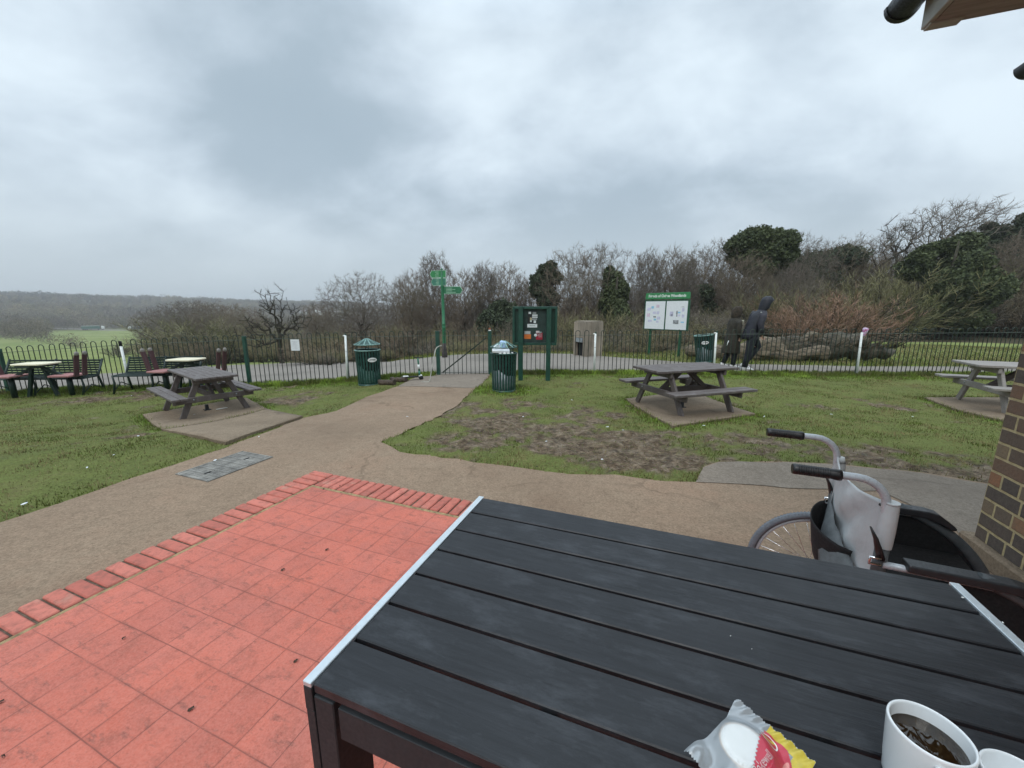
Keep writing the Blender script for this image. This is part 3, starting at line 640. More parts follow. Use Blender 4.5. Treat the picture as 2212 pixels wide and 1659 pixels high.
# ------------------------------------------------------------------ grass
def blades(n, sampler, hmin, hmax, wid, seed, lean=.5):
    rs = np.random.RandomState(seed); x, y, keep, lush = sampler(rs, n); x, y, lush = x[keep], y[keep], lush[keep]; n = len(x)
    z = ground(x, y) + .0; h = (hmin + (hmax - hmin) * rs.rand(n)) * (1 + lush * 1.9); a = rs.rand(n) * 6.283; w = wid * (.7 + .6 * rs.rand(n)) * (1 + .5 * lush)
    la = rs.rand(n) * 6.283; ln = lean * h * (.3 + rs.rand(n)); dx, dy = np.cos(a) * w / 2, np.sin(a) * w / 2
    P = np.empty((n, 3, 3)); P[:, 0] = np.stack([x - dx, y - dy, z], 1); P[:, 1] = np.stack([x + dx, y + dy, z], 1)
    P[:, 2] = np.stack([x + np.cos(la) * ln, y + np.sin(la) * ln, z + h], 1)
    h = h * (.55 + 1.1 * fbm(x * 6, y * 6, 71, 3)); P[:, 2, 2] = z + h
    t = np.clip(.30 + .22 * (rs.rand(n) - .5) + (fbm(x * 4.5, y * 6.5, 72, 4) - .5) * 1.15 + lush * .42 + (fbm(x * .9, y * .9, 12) - .5) * .55 - (rs.rand(n) < .16) * .35 - .06, 0, 1)
    return P.reshape(-1, 3), np.repeat(t, 3)
def lawn_sampler(poly, x0, x1, y0, y1):
    def f(rs, n):
        x = x0 + (x1 - x0) * rs.rand(n); y = y0 + (y1 - y0) * rs.rand(n) ** 1.35
        wob = (fbm(x * 5, y * 5, 21) - .5) * .09
        k = inpoly(x, y, poly) | (pdist(x, y, poly) < wob)
        for pv in ALLPAVE: k &= ~(inpoly(x, y, pv) & (pdist(x, y, pv) > .05 + wob))
        m = mudfield(x, y); lu = lushfield(x, y); k &= rs.rand(n) > m * .94; k &= fbm(x * 16, y * 16, 51, 3) > .22 + .22 * m
        edge = sstep(.16, .02, pdist(x, y, poly)) * .12; lu = np.maximum(lu, edge); return x, y, k, lu
    return f
def out_sampler(rs, n):
    x = -26 + 60 * rs.rand(n); y = 9.6 + 16 * rs.rand(n) ** 1.5; k = ~inpoly(x, y, FARPATH) & (y > fence_y(x) + .2); d = np.hypot(x, y); az = np.degrees(np.arctan2(x, y))
    k &= ~((d > 18.5) & (az > -30) & (az < 28)); return x, y, k, .12 + .5 * sstep(.5, .1, pdist(x, y, FARPATH)) * rs.rand(n)
def build_grass():
    A = [blades(230000, lawn_sampler(LAWN_L, -13.5, -1.2, 1.0, 9.6), .008, .028, .0080, 1), blades(270000, lawn_sampler(LAWN_R, -1.8, 13.5, 2.6, 9.9), .008, .028, .0080, 2)]
    V = np.concatenate([a[0] for a in A]); T = np.concatenate([a[1] for a in A])
    o = mesh_np('lawn_grass', V, np.arange(len(V)).reshape(-1, 3), M['grass'], attrs={'tint': T}); tag(o, 'short trodden grass of the cafe lawns inside the railings', 'grass', kind='stuff')
    P, T = blades(130000, out_sampler, .03, .09, .018, 3, .7)
    o = mesh_np('verge_grass', P, np.arange(len(P)).reshape(-1, 3), M['grass'], attrs={'tint': T}); tag(o, 'rough grass verge beyond the railings and the asphalt path', 'grass', kind='stuff')
    # tufts hugging the fence foot and the slab edges
    def tuft(rs, n):
        u = rs.rand(n); xs = np.array([p[0] for p in FXY]); x = -13 + 26.5 * u; y = fence_y(x) - .32 * rs.rand(n) ** 1.3 + .12
        k = (x < -1.85) | (x > -.35); lu = .5 + .5 * fbm(x * 1.4, y * 1.4, 31); k &= fbm(x * 2.2, y * 2.2, 33) > .30 - .1 * (x > 0); return x, y, k, lu
    P, T = blades(75000, tuft, .016, .045, .012, 4, .8)
    o = mesh_np('fence_foot_grass', P, np.arange(len(P)).reshape(-1, 3), M['grass'], attrs={'tint': np.clip(T + .1, 0, 1)}); tag(o, 'long bright green grass along the foot of the railings', 'grass', kind='stuff')
build_grass()
def set_tint(o, per_island=True, seed=1):
    """random per-board value"""
    me = o.data; n = len(me.vertices); par = list(range(n))
    def find(a):
        while par[a] != a: par[a] = par[par[a]]; a = par[a]
        return a
    for e in me.edges:
        a, b = find(e.vertices[0]), find(e.vertices[1])
        if a != b: par[a] = b
    rn = random.Random(seed); d = {}; vals = []
    for i in range(n):
        r = find(i)
        if r not in d: d[r] = rn.random()
        vals.append(d[r])
    at = me.attributes.new('tint', 'FLOAT', 'POINT'); at.data.foreach_set('value', vals); return o
# ================================================================== foreground table
tA, tB, tC = PH(650, 1470, .75), PH(1035, 1072, .75), PH(2072, 1262, .75)
tw = (tA - tB).length; tl = (tC - tB).length; tang = math.atan2((tC - tB).y, (tC - tB).x)
tb = empty('patio_table', (tB.x, tB.y, .022), tang, 'black slatted patio table with pale metal end strips in the foreground', 'table')
ZT = .75 - .022
npl = 7; pit = tw / npl
for k in range(npl):
    mb = MB(); y1 = -k * pit - .004; y0 = -(k + 1) * pit + .004
    mb.box((tl / 2, (y0 + y1) / 2, ZT - .011), (tl - .040, y1 - y0, .020), .0022)
    o = mb.build('slat', M['black_plank'], tb); set_tint(o, seed=k)
for s in (0, 1):
    x = .0095 if s == 0 else tl - .0095
    mb = MB(); mb.box((x, -tw / 2, ZT - .003), (.019, tw, .010), .0012); mb.build('end_strip', M['alu'], tb)
    mb = MB(); mb.box((x, -tw / 2, ZT - .034), (.019, tw, .050), .001); mb.build('end_rail', M['dark_frame'], tb)
    for t in (0, 1):
        y = -.001 - .0425 if t == 0 else -tw + .0435
        x2 = .030 if s == 0 else tl - .030
        mb = MB(); mb.box((x, y, (ZT - .06) / 2), (.019, .085, ZT - .06), .001); mb.box((x2 + (.012 if s == 0 else -.012), y, (ZT - .024) / 2), (.044, .083, ZT - .026), .002); mb.build('leg', M['dark_frame'], tb)
for y in (-.012, -tw + .012):
    mb = MB(); mb.box((tl / 2, y, ZT - .062), (tl - .15, .02, .066), .001); mb.build('apron', M['dark_frame'], tb)
mb = MB()
for x in (tl * .33, tl * .66): mb.box((x, -tw / 2, ZT - .033), (.03, tw - .06, .02), .001)
mb.build('cross_rail', M['dark_frame'], tb)
# crumbs and specks on the boards
for i, (u, v) in enumerate(((2080, 1291), (2166, 1345), (2138, 1335), (1578, 1374), (1624, 1402))):
    p = PH(u, v, .7512); mb = MB(); rs = (.0035, .0028, .0012, .0011, .001)[i]
    mb.ball((0, 0, 0), (rs, rs * .6, .0010), 7, 4, .5, i); o = mb.build('crumb', M['white']); o.location = p + Vector((0, 0, .0006)); o.rotation_euler = (0, 0, i)
    tag(o, ('largest pale crumb on the table near its far right corner', 'bright crumb beside the right end strip of the table', 'tiny crumb just left of the bright one by the right end strip', 'tiny white speck on a middle board of the table', 'tiny white speck lowest on the middle boards of the table')[i], 'crumb', 'crumbs on the black table')

# mugs
def mug(name, p, rt, rb, h, liquid, lab, cat, hrot):
    e = empty(name, p, hrot, lab, cat, 'white cups on the black table'); t = .0038
    mb = MB(); mb.lathe([(0, .002), (rb * .80, .0015), (rb * .93, .0), (rb, .006), (rb * 1.01, .016), (rb + (rt - rb) * .35, h * .35), (rb + (rt - rb) * .7, h * .7), (rt - .0004, h - .004), (rt - .0006, h - .0012), (rt - .0022, h), (rt - t + .0004, h - .001), (rt - t, h - .004),
                         (rb + (rt - rb) * .6 - t, h * .6), (rb - t, .014), (rb * .6, .008), (0, .0075)], 64)
    mb.build('cup_body', M['china'], e)
    pts = []
    for k in range(15):
        a = math.pi * (k / 14) - math.pi / 2; pts.append((rt - .003 + .027 * math.cos(a), 0, h * .52 + h * .33 * math.sin(a)))
    mb = MB(); mb.tube(pts, [.0062 - .0012 * math.sin(math.pi * k / 14) for k in range(15)], 12, flat=.75); mb.build('handle', M['china'], e)
    if liquid:
        rr = rb + (rt - rb) * .78 - t + .0002; V = [(0, 0, h * .775)]; F = []; nn, rn = 48, 10
        for i in range(1, rn + 1):
            for k in range(nn):
                a = 2 * math.pi * k / nn; V.append((rr * i / rn * math.cos(a), rr * i / rn * math.sin(a), h * .775 + (.0006 if i == rn else 0)))
        for k in range(nn): F.append((0, 1 + k, 1 + (k + 1) % nn))
        for i in range(rn - 1):
            for k in range(nn): F.append((1 + i * nn + k, 1 + (i + 1) * nn + k, 1 + (i + 1) * nn + (k + 1) % nn, 1 + i * nn + (k + 1) % nn))
        mb = MB(); mb.add(V, F, True); mb.build('coffee', M['coffee'], e)
    return e
m_, nt, b = newmat('white_china'); q = NB(nt); M['china'] = m_
b.inputs['Base Color'].default_value = (.74, .77, .78, 1); b.inputs['Roughness'].default_value = .22; b.inputs['Coat Weight'].default_value = .4
m_, nt, b = newmat('black_coffee'); q = NB(nt); co = q.coord('Object'); M['coffee'] = m_
sw = q.noise(q.mapping(co, sc=(1, 2.4, 1), rot=(0, 0, .5)), 55, 6, .62, 1.2)
q.l(q.ramp(sw, [(.42, (.012, .006, .002)), (.60, (.020, .011, .004)), (.76, (.05, .035, .015))]), b.inputs['Base Color']); b.inputs['Roughness'].default_value = .04; b.inputs['Specular IOR Level'].default_value = .8
q.l(q.bump(q.noise(q.mapping(co, sc=(1, 2, 1)), 38, 2, .5, .4), .10, .006), b.inputs['Normal'])
p1 = PH(2011, 1576, .845); p1.z = .7500
mug('coffee_mug', p1, .0435, .0370, .094, True, 'white china mug of black coffee standing on the black table', 'mug', R(238))
p2 = PH(2212, 1688, .815); p2.z = .75; d12 = (p2 - p1); d12.z = 0
if d12.length < .086: p2 = p1 + d12.normalized() * .086
mug('cup', p2, .038, .030, .066, False, 'smaller empty white cup at the right edge beside the coffee mug', 'cup', R(10))

# wrapped tart
def wrapper():
    T = PH(1594, 1514, .7515); Rr = PH(1757, 1648, .7515)
    a = (Rr - T).normalized(); b = Vector((a.y, -a.x, 0)); ang = math.atan2(a.y, a.x)
    e = empty('wrapped_tart', (T.x, T.y, .7508), ang, 'small iced tart in clear wrapper with red and yellow printed label on the table', 'snack')
    # local x = along crimped edge (a), local y = -distance along b
    W, Lg = .112, .148; cx, cy = .047, .074; rs = random.Random(3)
    ang_b = math.atan2(b.y, b.x) - ang; sgn = 1 if math.sin(ang_b) > 0 else -1
    def H(x, y):                      # y measured as distance along b
        r = math.hypot((x - cx) / 1.0, (y - cy) / 1.0); dome = .019 * (1 - min(1, max(0, (r - .028) / .024)) ** 1.0) if r < .052 else 0
        dome = .020 * (1 - float(sstep(.026, .056, np.array(r))))
        cr = .0022 * math.sin(x * 420 + 9 * y * 20) * math.exp(-((y - .004) / .012) ** 2) + .0022 * math.sin(x * 380) * math.exp(-((y - Lg + .004) / .012) ** 2)
        fold = .0065 * (float(fbm(x * 38, y * 30, 4, 3)) - .42) * (1 if r > .034 else .12)
        end = .010 * math.exp(-((y - Lg + .012) / .02) ** 2) * (1 + math.sin(x * 150))
        return max(.0012, .0022 + dome + cr + fold + end * .7)
    nx, ny = 60, 78; V = []; F = []
    for j in range(ny + 1):
        for i in range(nx + 1):
            x = W * i / nx - .002; y = Lg * j / ny
            inset = .010 * math.sin(math.pi * y / Lg) ** 2
            x = .002 + (x - .002) * (1 - inset * 2 / W) + inset
            if j == 0: y -= .0020 * (i % 2)
            if j == ny: y += .0020 * (i % 2)
            V.append((x, sgn * y, H(x, y)))
    for j in range(ny):
        for i in range(nx): F.append((j * (nx + 1) + i, j * (nx + 1) + i + 1, (j + 1) * (nx + 1) + i + 1, (j + 1) * (nx + 1) + i))
    # tart
    mb = MB(); mb.lathe([(0, .0005), (.024, .0005), (.0335, .013), (.0345, .0155), (.031, .0150)], 40, c=(cx, sgn * cy, 0)); mb.build('tart_case', M['pastry'], e)
    mb = MB(); mb.lathe([(.0322, .0150), (.030, .0162), (.02, .0168), (0, .017)], 40, c=(cx, sgn * cy, 0)); mb.build('icing', M['icing'], e)
    film = MB(); film.add(V, F, True); fo = film.build('clear_wrapper', M['film'], e, recalc=False)
    # printed areas just above the film
    def patch(name, mt, inside, dz, x0, x1, y0, y1, n=70):
        V = []; F = []; id_ = {}
        def vid(i, j):
            if (i, j) not in id_:
                x = x0 + (x1 - x0) * i / n; y = y0 + (y1 - y0) * j / n; id_[(i, j)] = len(V); V.append((x, sgn * y, H(x, y) + dz))
            return id_[(i, j)]
        for i in range(n):
            for j in range(n):
                x = x0 + (x1 - x0) * (i + .5) / n; y = y0 + (y1 - y0) * (j + .5) / n
                if inside(x, y): F.append((vid(i, j), vid(i + 1, j), vid(i + 1, j + 1), vid(i, j + 1)))
        mb = MB(); mb.add(V, F, True); return mb.build(name, mt, e, recalc=False)
    def edge(x, y): return x - (.050 + .30 * max(0, y - .03) - .0022 * math.sin(y * 480) ** 2)
    red = lambda x, y: edge(x, y) > 0 and x < .0965 + .0 * y - .9 * max(0, .03 - y) and y > .016 and y < .132 and (x - .02) ** 2 + (y - .075) ** 2 < .084 ** 2
    yel = lambda x, y: x > .040 and y > .0 and y < .142 and not red(x, y) and (x > .088 - .0 * y or y < .018 and x > .05) and x < .110
    patch('yellow_print', M['yellow'], yel, .0004, .03, .112, .0, .142)
    patch('red_print', M['red_print'], red, .0006, .035, .105, .01, .135, 110)
    ov = lambda x, y, s=1.0: ((x - .060) / (.0125 * s)) ** 2 + ((y - .030) / (.0105 * s)) ** 2 < 1
    patch('emblem_rim', M['white'], lambda x, y: ov(x, y), .0010, .045, .075, .018, .042, 60)
    patch('emblem', M['red_print'], lambda x, y: ov(x, y, .84) and abs((x - .060) * .8 + (y - .030) * .5) > .0022, .0013, .045, .075, .018, .042, 60)
    patch('emblem_band', M['yellow'], lambda x, y: ov(x, y, .84) and abs((x - .060) * .8 + (y - .030) * .5) <= .0022, .0013, .045, .075, .018, .042, 60)
    patch('almond_print', M['almond'], lambda x, y: ((x - .090 - (y - .045) * .15) / .0035) ** 2 + ((y - .045) / .013) ** 2 < 1, .0011, .082, .098, .03, .06, 50)
    # lettering, reading towards the crimped edge
    cu = bpy.data.curves.new('lettering', 'FONT'); cu.body = 'Bakewell'; cu.size = .0150; cu.align_x = 'LEFT'; cu.align_y = 'CENTER'; cu.extrude = .0001
    tmp = bpy.data.objects.new('tmp_text', cu); C.objects.link(tmp); dg = bpy.context.evaluated_depsgraph_get(); dg.update()
    me = bpy.data.meshes.new_from_object(tmp.evaluated_get(dg)); bpy.data.objects.remove(tmp); me.name = 'lettering'
    for v in me.vertices:
        tx, ty = v.co.x * .80, v.co.y                       # text x runs along -b, text y runs along -a
        x = .0735 - ty; y = .100 - tx
        v.co = (x, sgn * y, H(x, y) + .0016)
    me.materials.clear(); me.materials.append(M['white']); o = bpy.data.objects.new('lettering', me); C.objects.link(o); o.parent = e
M['pastry'] = mat('baked_pastry', (.42, .24, .10), .8, var=.3, scale=160, bump=.4)
M['icing'] = mat('white_icing', (.80, .77, .70), .45, var=.05, scale=60)
M['yellow'] = mat('yellow_print', (.55, .44, .06), .4, var=.1, scale=60); M['red_print'] = mat('red_print', (.50, .045, .075), .38, var=.06, scale=60)
M['almond'] = mat('pink_print', (.70, .28, .25), .4, var=.1, scale=90)
m_, nt, b = newmat('clear_film'); M['film'] = m_; q = NB(nt)
tr = q.n('ShaderNodeBsdfTransparent'); gl = q.n('ShaderNodeBsdfGlossy'); gl.inputs['Roughness'].default_value = .22; gl.inputs['Color'].default_value = (.9, .95, 1, 1)
df = q.n('ShaderNodeBsdfDiffuse'); df.inputs['Color'].default_value = (.75, .80, .82, 1); mx = q.n('ShaderNodeMixShader'); mx2 = q.n('ShaderNodeMixShader')
fr = q.n('ShaderNodeLayerWeight'); fr.inputs[0].default_value = .35; q.l(q.rng(fr.outputs['Facing'], 0, 1, .10, .6), mx.inputs[0])
q.l(tr.outputs[0], mx.inputs[1]); q.l(gl.outputs[0], mx.inputs[2]); mx2.inputs[0].default_value = .30; q.l(mx.outputs[0], mx2.inputs[1]); q.l(df.outputs[0], mx2.inputs[2])
q.l(mx2.outputs[0], nt.nodes['Material Output'].inputs[0])
wrapper()

# ================================================================== wheelchair
def wheelchair():
    M['tube'] = mat('silver_grey_tube', (.42, .45, .48), .32, .15, var=.02, scale=30); M['vinyl'] = mat('grey_beige_vinyl', (.43, .45, .455), .85, 0, var=.05, scale=6, bump=.30, bdist=.012, detail=2, spec=.15)
    M['grey_fab'] = mat('grey_fabric', (.085, .095, .10), .75, 0, var=.15, scale=30, bump=.3); M['tyre'] = mat('grey_rubber', (.13, .145, .165), .7, 0, var=.12, scale=50)
    M['pad'] = mat('black_foam_pad', (.022, .024, .027), .42, 0, var=.15, scale=60); M['chrome'] = mat('chrome', (.75, .75, .76), .15, 1.0, var=.03)
    n0, n1 = PZ(1721, 1013, 1.322), PZ(1664, 934, 1.717)
    side = (n1 - n0); side.z = 0; w = side.length; side.normalize(); fwd = Vector((side.y, -side.x, 0)); ang = math.atan2(fwd.y, fwd.x)
    mid = (n0 + n1) / 2; hz = (n0.z + n1.z) / 2; base = mid + fwd * .262
    e = empty('wheelchair', (base.x, base.y, 0.0), ang, 'folding wheelchair with grey back sling parked behind the patio table', 'wheelchair')
    h = w / 2
    for s in (-1, 1):                       # -1 = near side
        y = s * h
        pts = [(-.262, y, hz + .0), (-.17, y, hz)] + [(-.098 + .085 * math.sin(a), y, hz - .085 + .085 * math.cos(a)) for a in [0, .25, .5, .75, 1.0, 1.25, 1.5]] + [(-.010, y, hz - .12), (-.002, y, .58), (0, y, .30), (0, y, .17)]
        mb = MB(); mb.tube(pts, .0125, 16); mb.build('back_cane', M['tube'], e)
        mb = MB(); mb.tube([(-.275, y, hz), (-.268, y, hz), (-.255, y, hz), (-.165, y, hz), (-.150, y, hz - .001), (-.140, y, hz - .001)], [.0165, .0185, .0172, .0172, .0190, .0178], 18)
        for k in range(14): mb.tube([(-.262 + k * .0066, y, hz), (-.2585 + k * .0066, y, hz)], .0180, 18, caps=True)
        mb.build('push_grip', M['black'], e)
        # rear wheel
        yw = s * (h + .045); cz, Rr = .233, .248; cx = -.02
        wh = MB(); wh.tube([(cx + Rr * math.cos(t), yw, cz + Rr * math.sin(t)) for t in np.linspace(0, 2 * math.pi, 72, endpoint=False)], .0155, 12, closed=True); wo = wh.build('wheel', M['tyre'], e)
        tr = MB()
        for k in range(120):
            t = 2 * math.pi * k / 120
            for q in (-1, 1): tr.bar((cx + (Rr + .0135) * math.cos(t), yw + q * .004, cz + (Rr + .0135) * math.sin(t)), (cx + (Rr + .0135) * math.cos(t + .02), yw + q * .011, cz + (Rr + .0135) * math.sin(t + .02)), .003, .003)
        tr.build('tread', M['tyre'], wo)
        ri = MB(); ri.tube([(cx + (Rr - .022) * math.cos(t), yw, cz + (Rr - .022) * math.sin(t)) for t in np.linspace(0, 2 * math.pi, 60, endpoint=False)], .0075, 8, closed=True); ri.build('rim', M['tube'], wo)
        sp = MB()
        for k in range(28):
            t = 2 * math.pi * k / 28; t2 = t + (.5 if k % 2 else -.5); sp.tube([(cx + .02 * math.cos(t2), yw + (.014 if k % 2 else -.014), cz + .02 * math.sin(t2)), (cx + (Rr - .024) * math.cos(t), yw, cz + (Rr - .024) * math.sin(t))], .0013, 5)
        sp.tube([(cx, yw - .022, cz), (cx, yw + .022, cz)], .017, 14); sp.build('spokes', M['chrome'], wo)
        # armrest with panel
        ya = s * (h + .012)
        pr = [(.055, .605), (.30, .605), (.335, .598), (.385, .560), (.395, .548), (.388, .540), (.37, .545), (.30, .576), (.055, .580)]
        V = [(x, ya - .026, z) for x, z in pr] + [(x, ya + .026, z) for x, z in pr]; n = len(pr)
        mb = MB(); mb.add(V, [tuple(range(n)), tuple(range(n, 2 * n))[::-1]] + [(i, (i + 1) % n, n + (i + 1) % n, n + i) for i in range(n)]); po = mb.build('arm_pad', M['pad'], e)
        bv = po.modifiers.new('bevel', 'BEVEL'); bv.width = .006; bv.segments = 3
        mb = MB(); mb.tube([(-.0, ya, .578), (.06, ya, .578), (.28, ya, .575)], .0115, 12); mb.build('arm_tube', M['tube'], e)
        arc = [(.285 + .0, .545)] + [(.0 + .43 * math.cos(t), .13 + .44 * math.sin(t)) for t in np.linspace(1.0, .15, 12)]
        poly = [(.025, .555), (.10, .555)] + [(.10 + .455 * math.cos(t), .15 + .455 * math.sin(t)) for t in np.linspace(1.2, .02, 18)] + [(.025, .15)]
        V = [(x, ya - .004, z) for x, z in poly] + [(x, ya + .004, z) for x, z in poly]; n = len(poly)
        mb = MB(); mb.add(V, [tuple(range(n)), tuple(range(n, 2 * n))[::-1]] + [(i, (i + 1) % n, n + (i + 1) % n, n + i) for i in range(n)]); mb.build('side_panel', M['matte_black'], e)
        mb = MB(); mb.tube([(x, ya, z + .006) for x, z in [(.10 + .462 * math.cos(t), .145 + .462 * math.sin(t)) for t in np.linspace(1.30, .02, 24)]], .0155, 10, flat=1.3); mb.build('fender', M['grey_fab'], e)
        # caster and foot rest
        yc = s * (h - .01)
        mb = MB(); mb.tube([(.38 + .06 * math.cos(t), yc, .068 + .06 * math.sin(t)) for t in np.linspace(0, 2 * math.pi, 24, endpoint=False)], .012, 8, closed=True); mb.box((.38, yc, .068), (.03, .02, .03)); mb.tube([(.38, yc, .07), (.40, yc, .15), (.41, yc, .31)], .012, 8); mb.build('caster', M['black'], e)
        mb = MB(); mb.tube([(.40, yc, .42), (.47, yc, .36), (.54, yc, .14), (.55, yc, .09)], .011, 10); mb.box((.60, yc - s * .09, .085), (.12, .15, .012), .003); mb.build('foot_rest', M['black'], e)
        mb = MB(); mb.tube([(0, yc + s * .01, .42), (.42, yc + s * .01, .42)], .0125, 12); mb.tube([(0, yc + s * .01, .20), (.41, yc + s * .01, .20)], .0125, 12); mb.build('frame_tube', M['tube'], e)
        # folding joint with lever
        mb = MB(); mb.tube([(-.002, y, .52), (-.002, y, .632)], .0185, 16); mb.tube([(0, y, .48), (0, y, .52)], .0215, 16); mb.build('fold_joint', M['grey_fab'], e)
        mb = MB(); mb.tube([(-.008, y - .018, .600), (-.020, y - .026, .632), (-.034, y - .028, .672), (-.052, y - .026, .710)], [.014, .012, .008, .003], 10, flat=.6); lo = mb.build('brake_lever', M['black'], e)
        mb = MB(); mb.tube([(-.010, y - .030, .584), (-.040, y - .030, .584), (-.040, y - .030, .606), (-.012, y - .030, .606)], .0048, 8); mb.build('clamp', M['chrome'], lo)
    mb = MB(); mb.bar((.02, -h, .20), (.40, h, .42), .02, .02); mb.bar((.02, h, .21), (.40, -h, .43), .02, .02); mb.build('cross_brace', M['tube'], e)
    mb = MB(); n = 12; V = []
    for i in range(n + 1):
        y = -h + 2 * h * i / n; V += [(.0, y, .44 - .03 * math.sin(math.pi * i / n)), (.42, y, .44 - .025 * math.sin(math.pi * i / n))]
    F = [(2 * i, 2 * i + 1, 2 * i + 3, 2 * i + 2) for i in range(n)]; V2, F2 = solidify(V, F, .012); mb.add(V2, F2, True); mb.build('seat', M['matte_black'], e)
    # back sling: sagging vinyl between the canes, sleeves round them
    nu, nv = 26, 22; V = []; F = []; top = hz - .070
    for j in range(nv + 1):
        z = .455 + (top - .455) * j / nv
        for i in range(nu + 1):
            t = i / nu; y = -h + 2 * h * t; sag = .050 * math.sin(math.pi * t) ** .8
            zz = z - .030 * math.sin(math.pi * t) * (j / nv) ** 6
            wr = (float(fbm(y * 14 + z * 5, z * 9, 3, 3)) - .5) * .022 + .007 * math.sin((y * 30 + z * 34)) * math.sin(math.pi * t)
            V.append((-.0125 - sag * .55 + wr * math.sin(math.pi * t), y, zz))
    for j in range(nv):
        for i in range(nu): a = j * (nu + 1) + i; F.append((a, a + 1, a + nu + 2, a + nu + 1))
    V2, F2 = solidify(V, F, .004); mb = MB(); mb.add(V2, F2, True)
    for s in (-1, 1):
        pts = [(-.001, s * h, z) for z in np.linspace(.635, top - (.03 if s > 0 else 0), 9)]
        mb.tube(pts, [.0215, .0222, .0225, .0228, .0225, .0222, .0218, .0212, .0205], 20, caps=False)
        if s < 0: mb.tube([(-.001, s * h, top - .004), (-.001, s * h, top + .003)], .0212, 20, caps=True)
        else: mb.tube([(-.001, s * h, top - .03), (-.001, s * h, top - .005)], [.0205, .0135], 20, caps=True)
    so = mb.build('back_sling', M['vinyl'], e)
    mb = MB(); mb.tube([(-.022, -h + .022, top - .02), (-.014, -h + .016, top - .02)], .0045, 10); mb.build('sling_screw', M['black'], so)
    # pouch hanging on the sling
    def px(z, t): return -.0125 - .03 * math.sin(math.pi * t)
    V = []; F = []; n = 14
    for j, (z, out, t0, t1) in enumerate(((.545, .075, .22, .96), (.53, .073, .23, .95), (.49, .068, .24, .94), (.44, .060, .26, .93), (.39, .050, .28, .92), (.34, .03, .32, .90))):
        for i in range(n + 1):
            t = t0 + (t1 - t0) * i / n; y = -h + 2 * h * t; V.append((px(z, t) - .006 - out * math.sin(math.pi * i / n) ** .55, y, z + .05 * i / n))
    for j in range(5):
        for i in range(n): a = j * (n + 1) + i; F.append((a, a + 1, a + n + 2, a + n + 1))
    V2, F2 = solidify(V, F, .003); mb = MB(); mb.add(V2, F2, True); pk = mb.build('pouch', M['matte_black'], e)
    V = []; F = []
    for j in range(7):
        for i in range(n + 1):
            t = .05 + .80 * i / n; y = -h + 2 * h * t; z = .655 - .016 * j - .17 * (1 - i / n)
            V.append((px(z, t) - .012 - .003 * math.sin(i * 1.7 + j) - .085 * (j / 6) ** .6 * math.sin(math.pi * i / n) ** .5 * (1 - i / n) ** .7, y, z))
    for j in range(6):
        for i in range(n): a = j * (n + 1) + i; F.append((a, a + 1, a + n + 2, a + n + 1))
    V2, F2 = solidify(V, F, .003); mb = MB(); mb.add(V2, F2, True); mb.build('pouch_flap', M['grey_fab'], pk)
wheelchair()

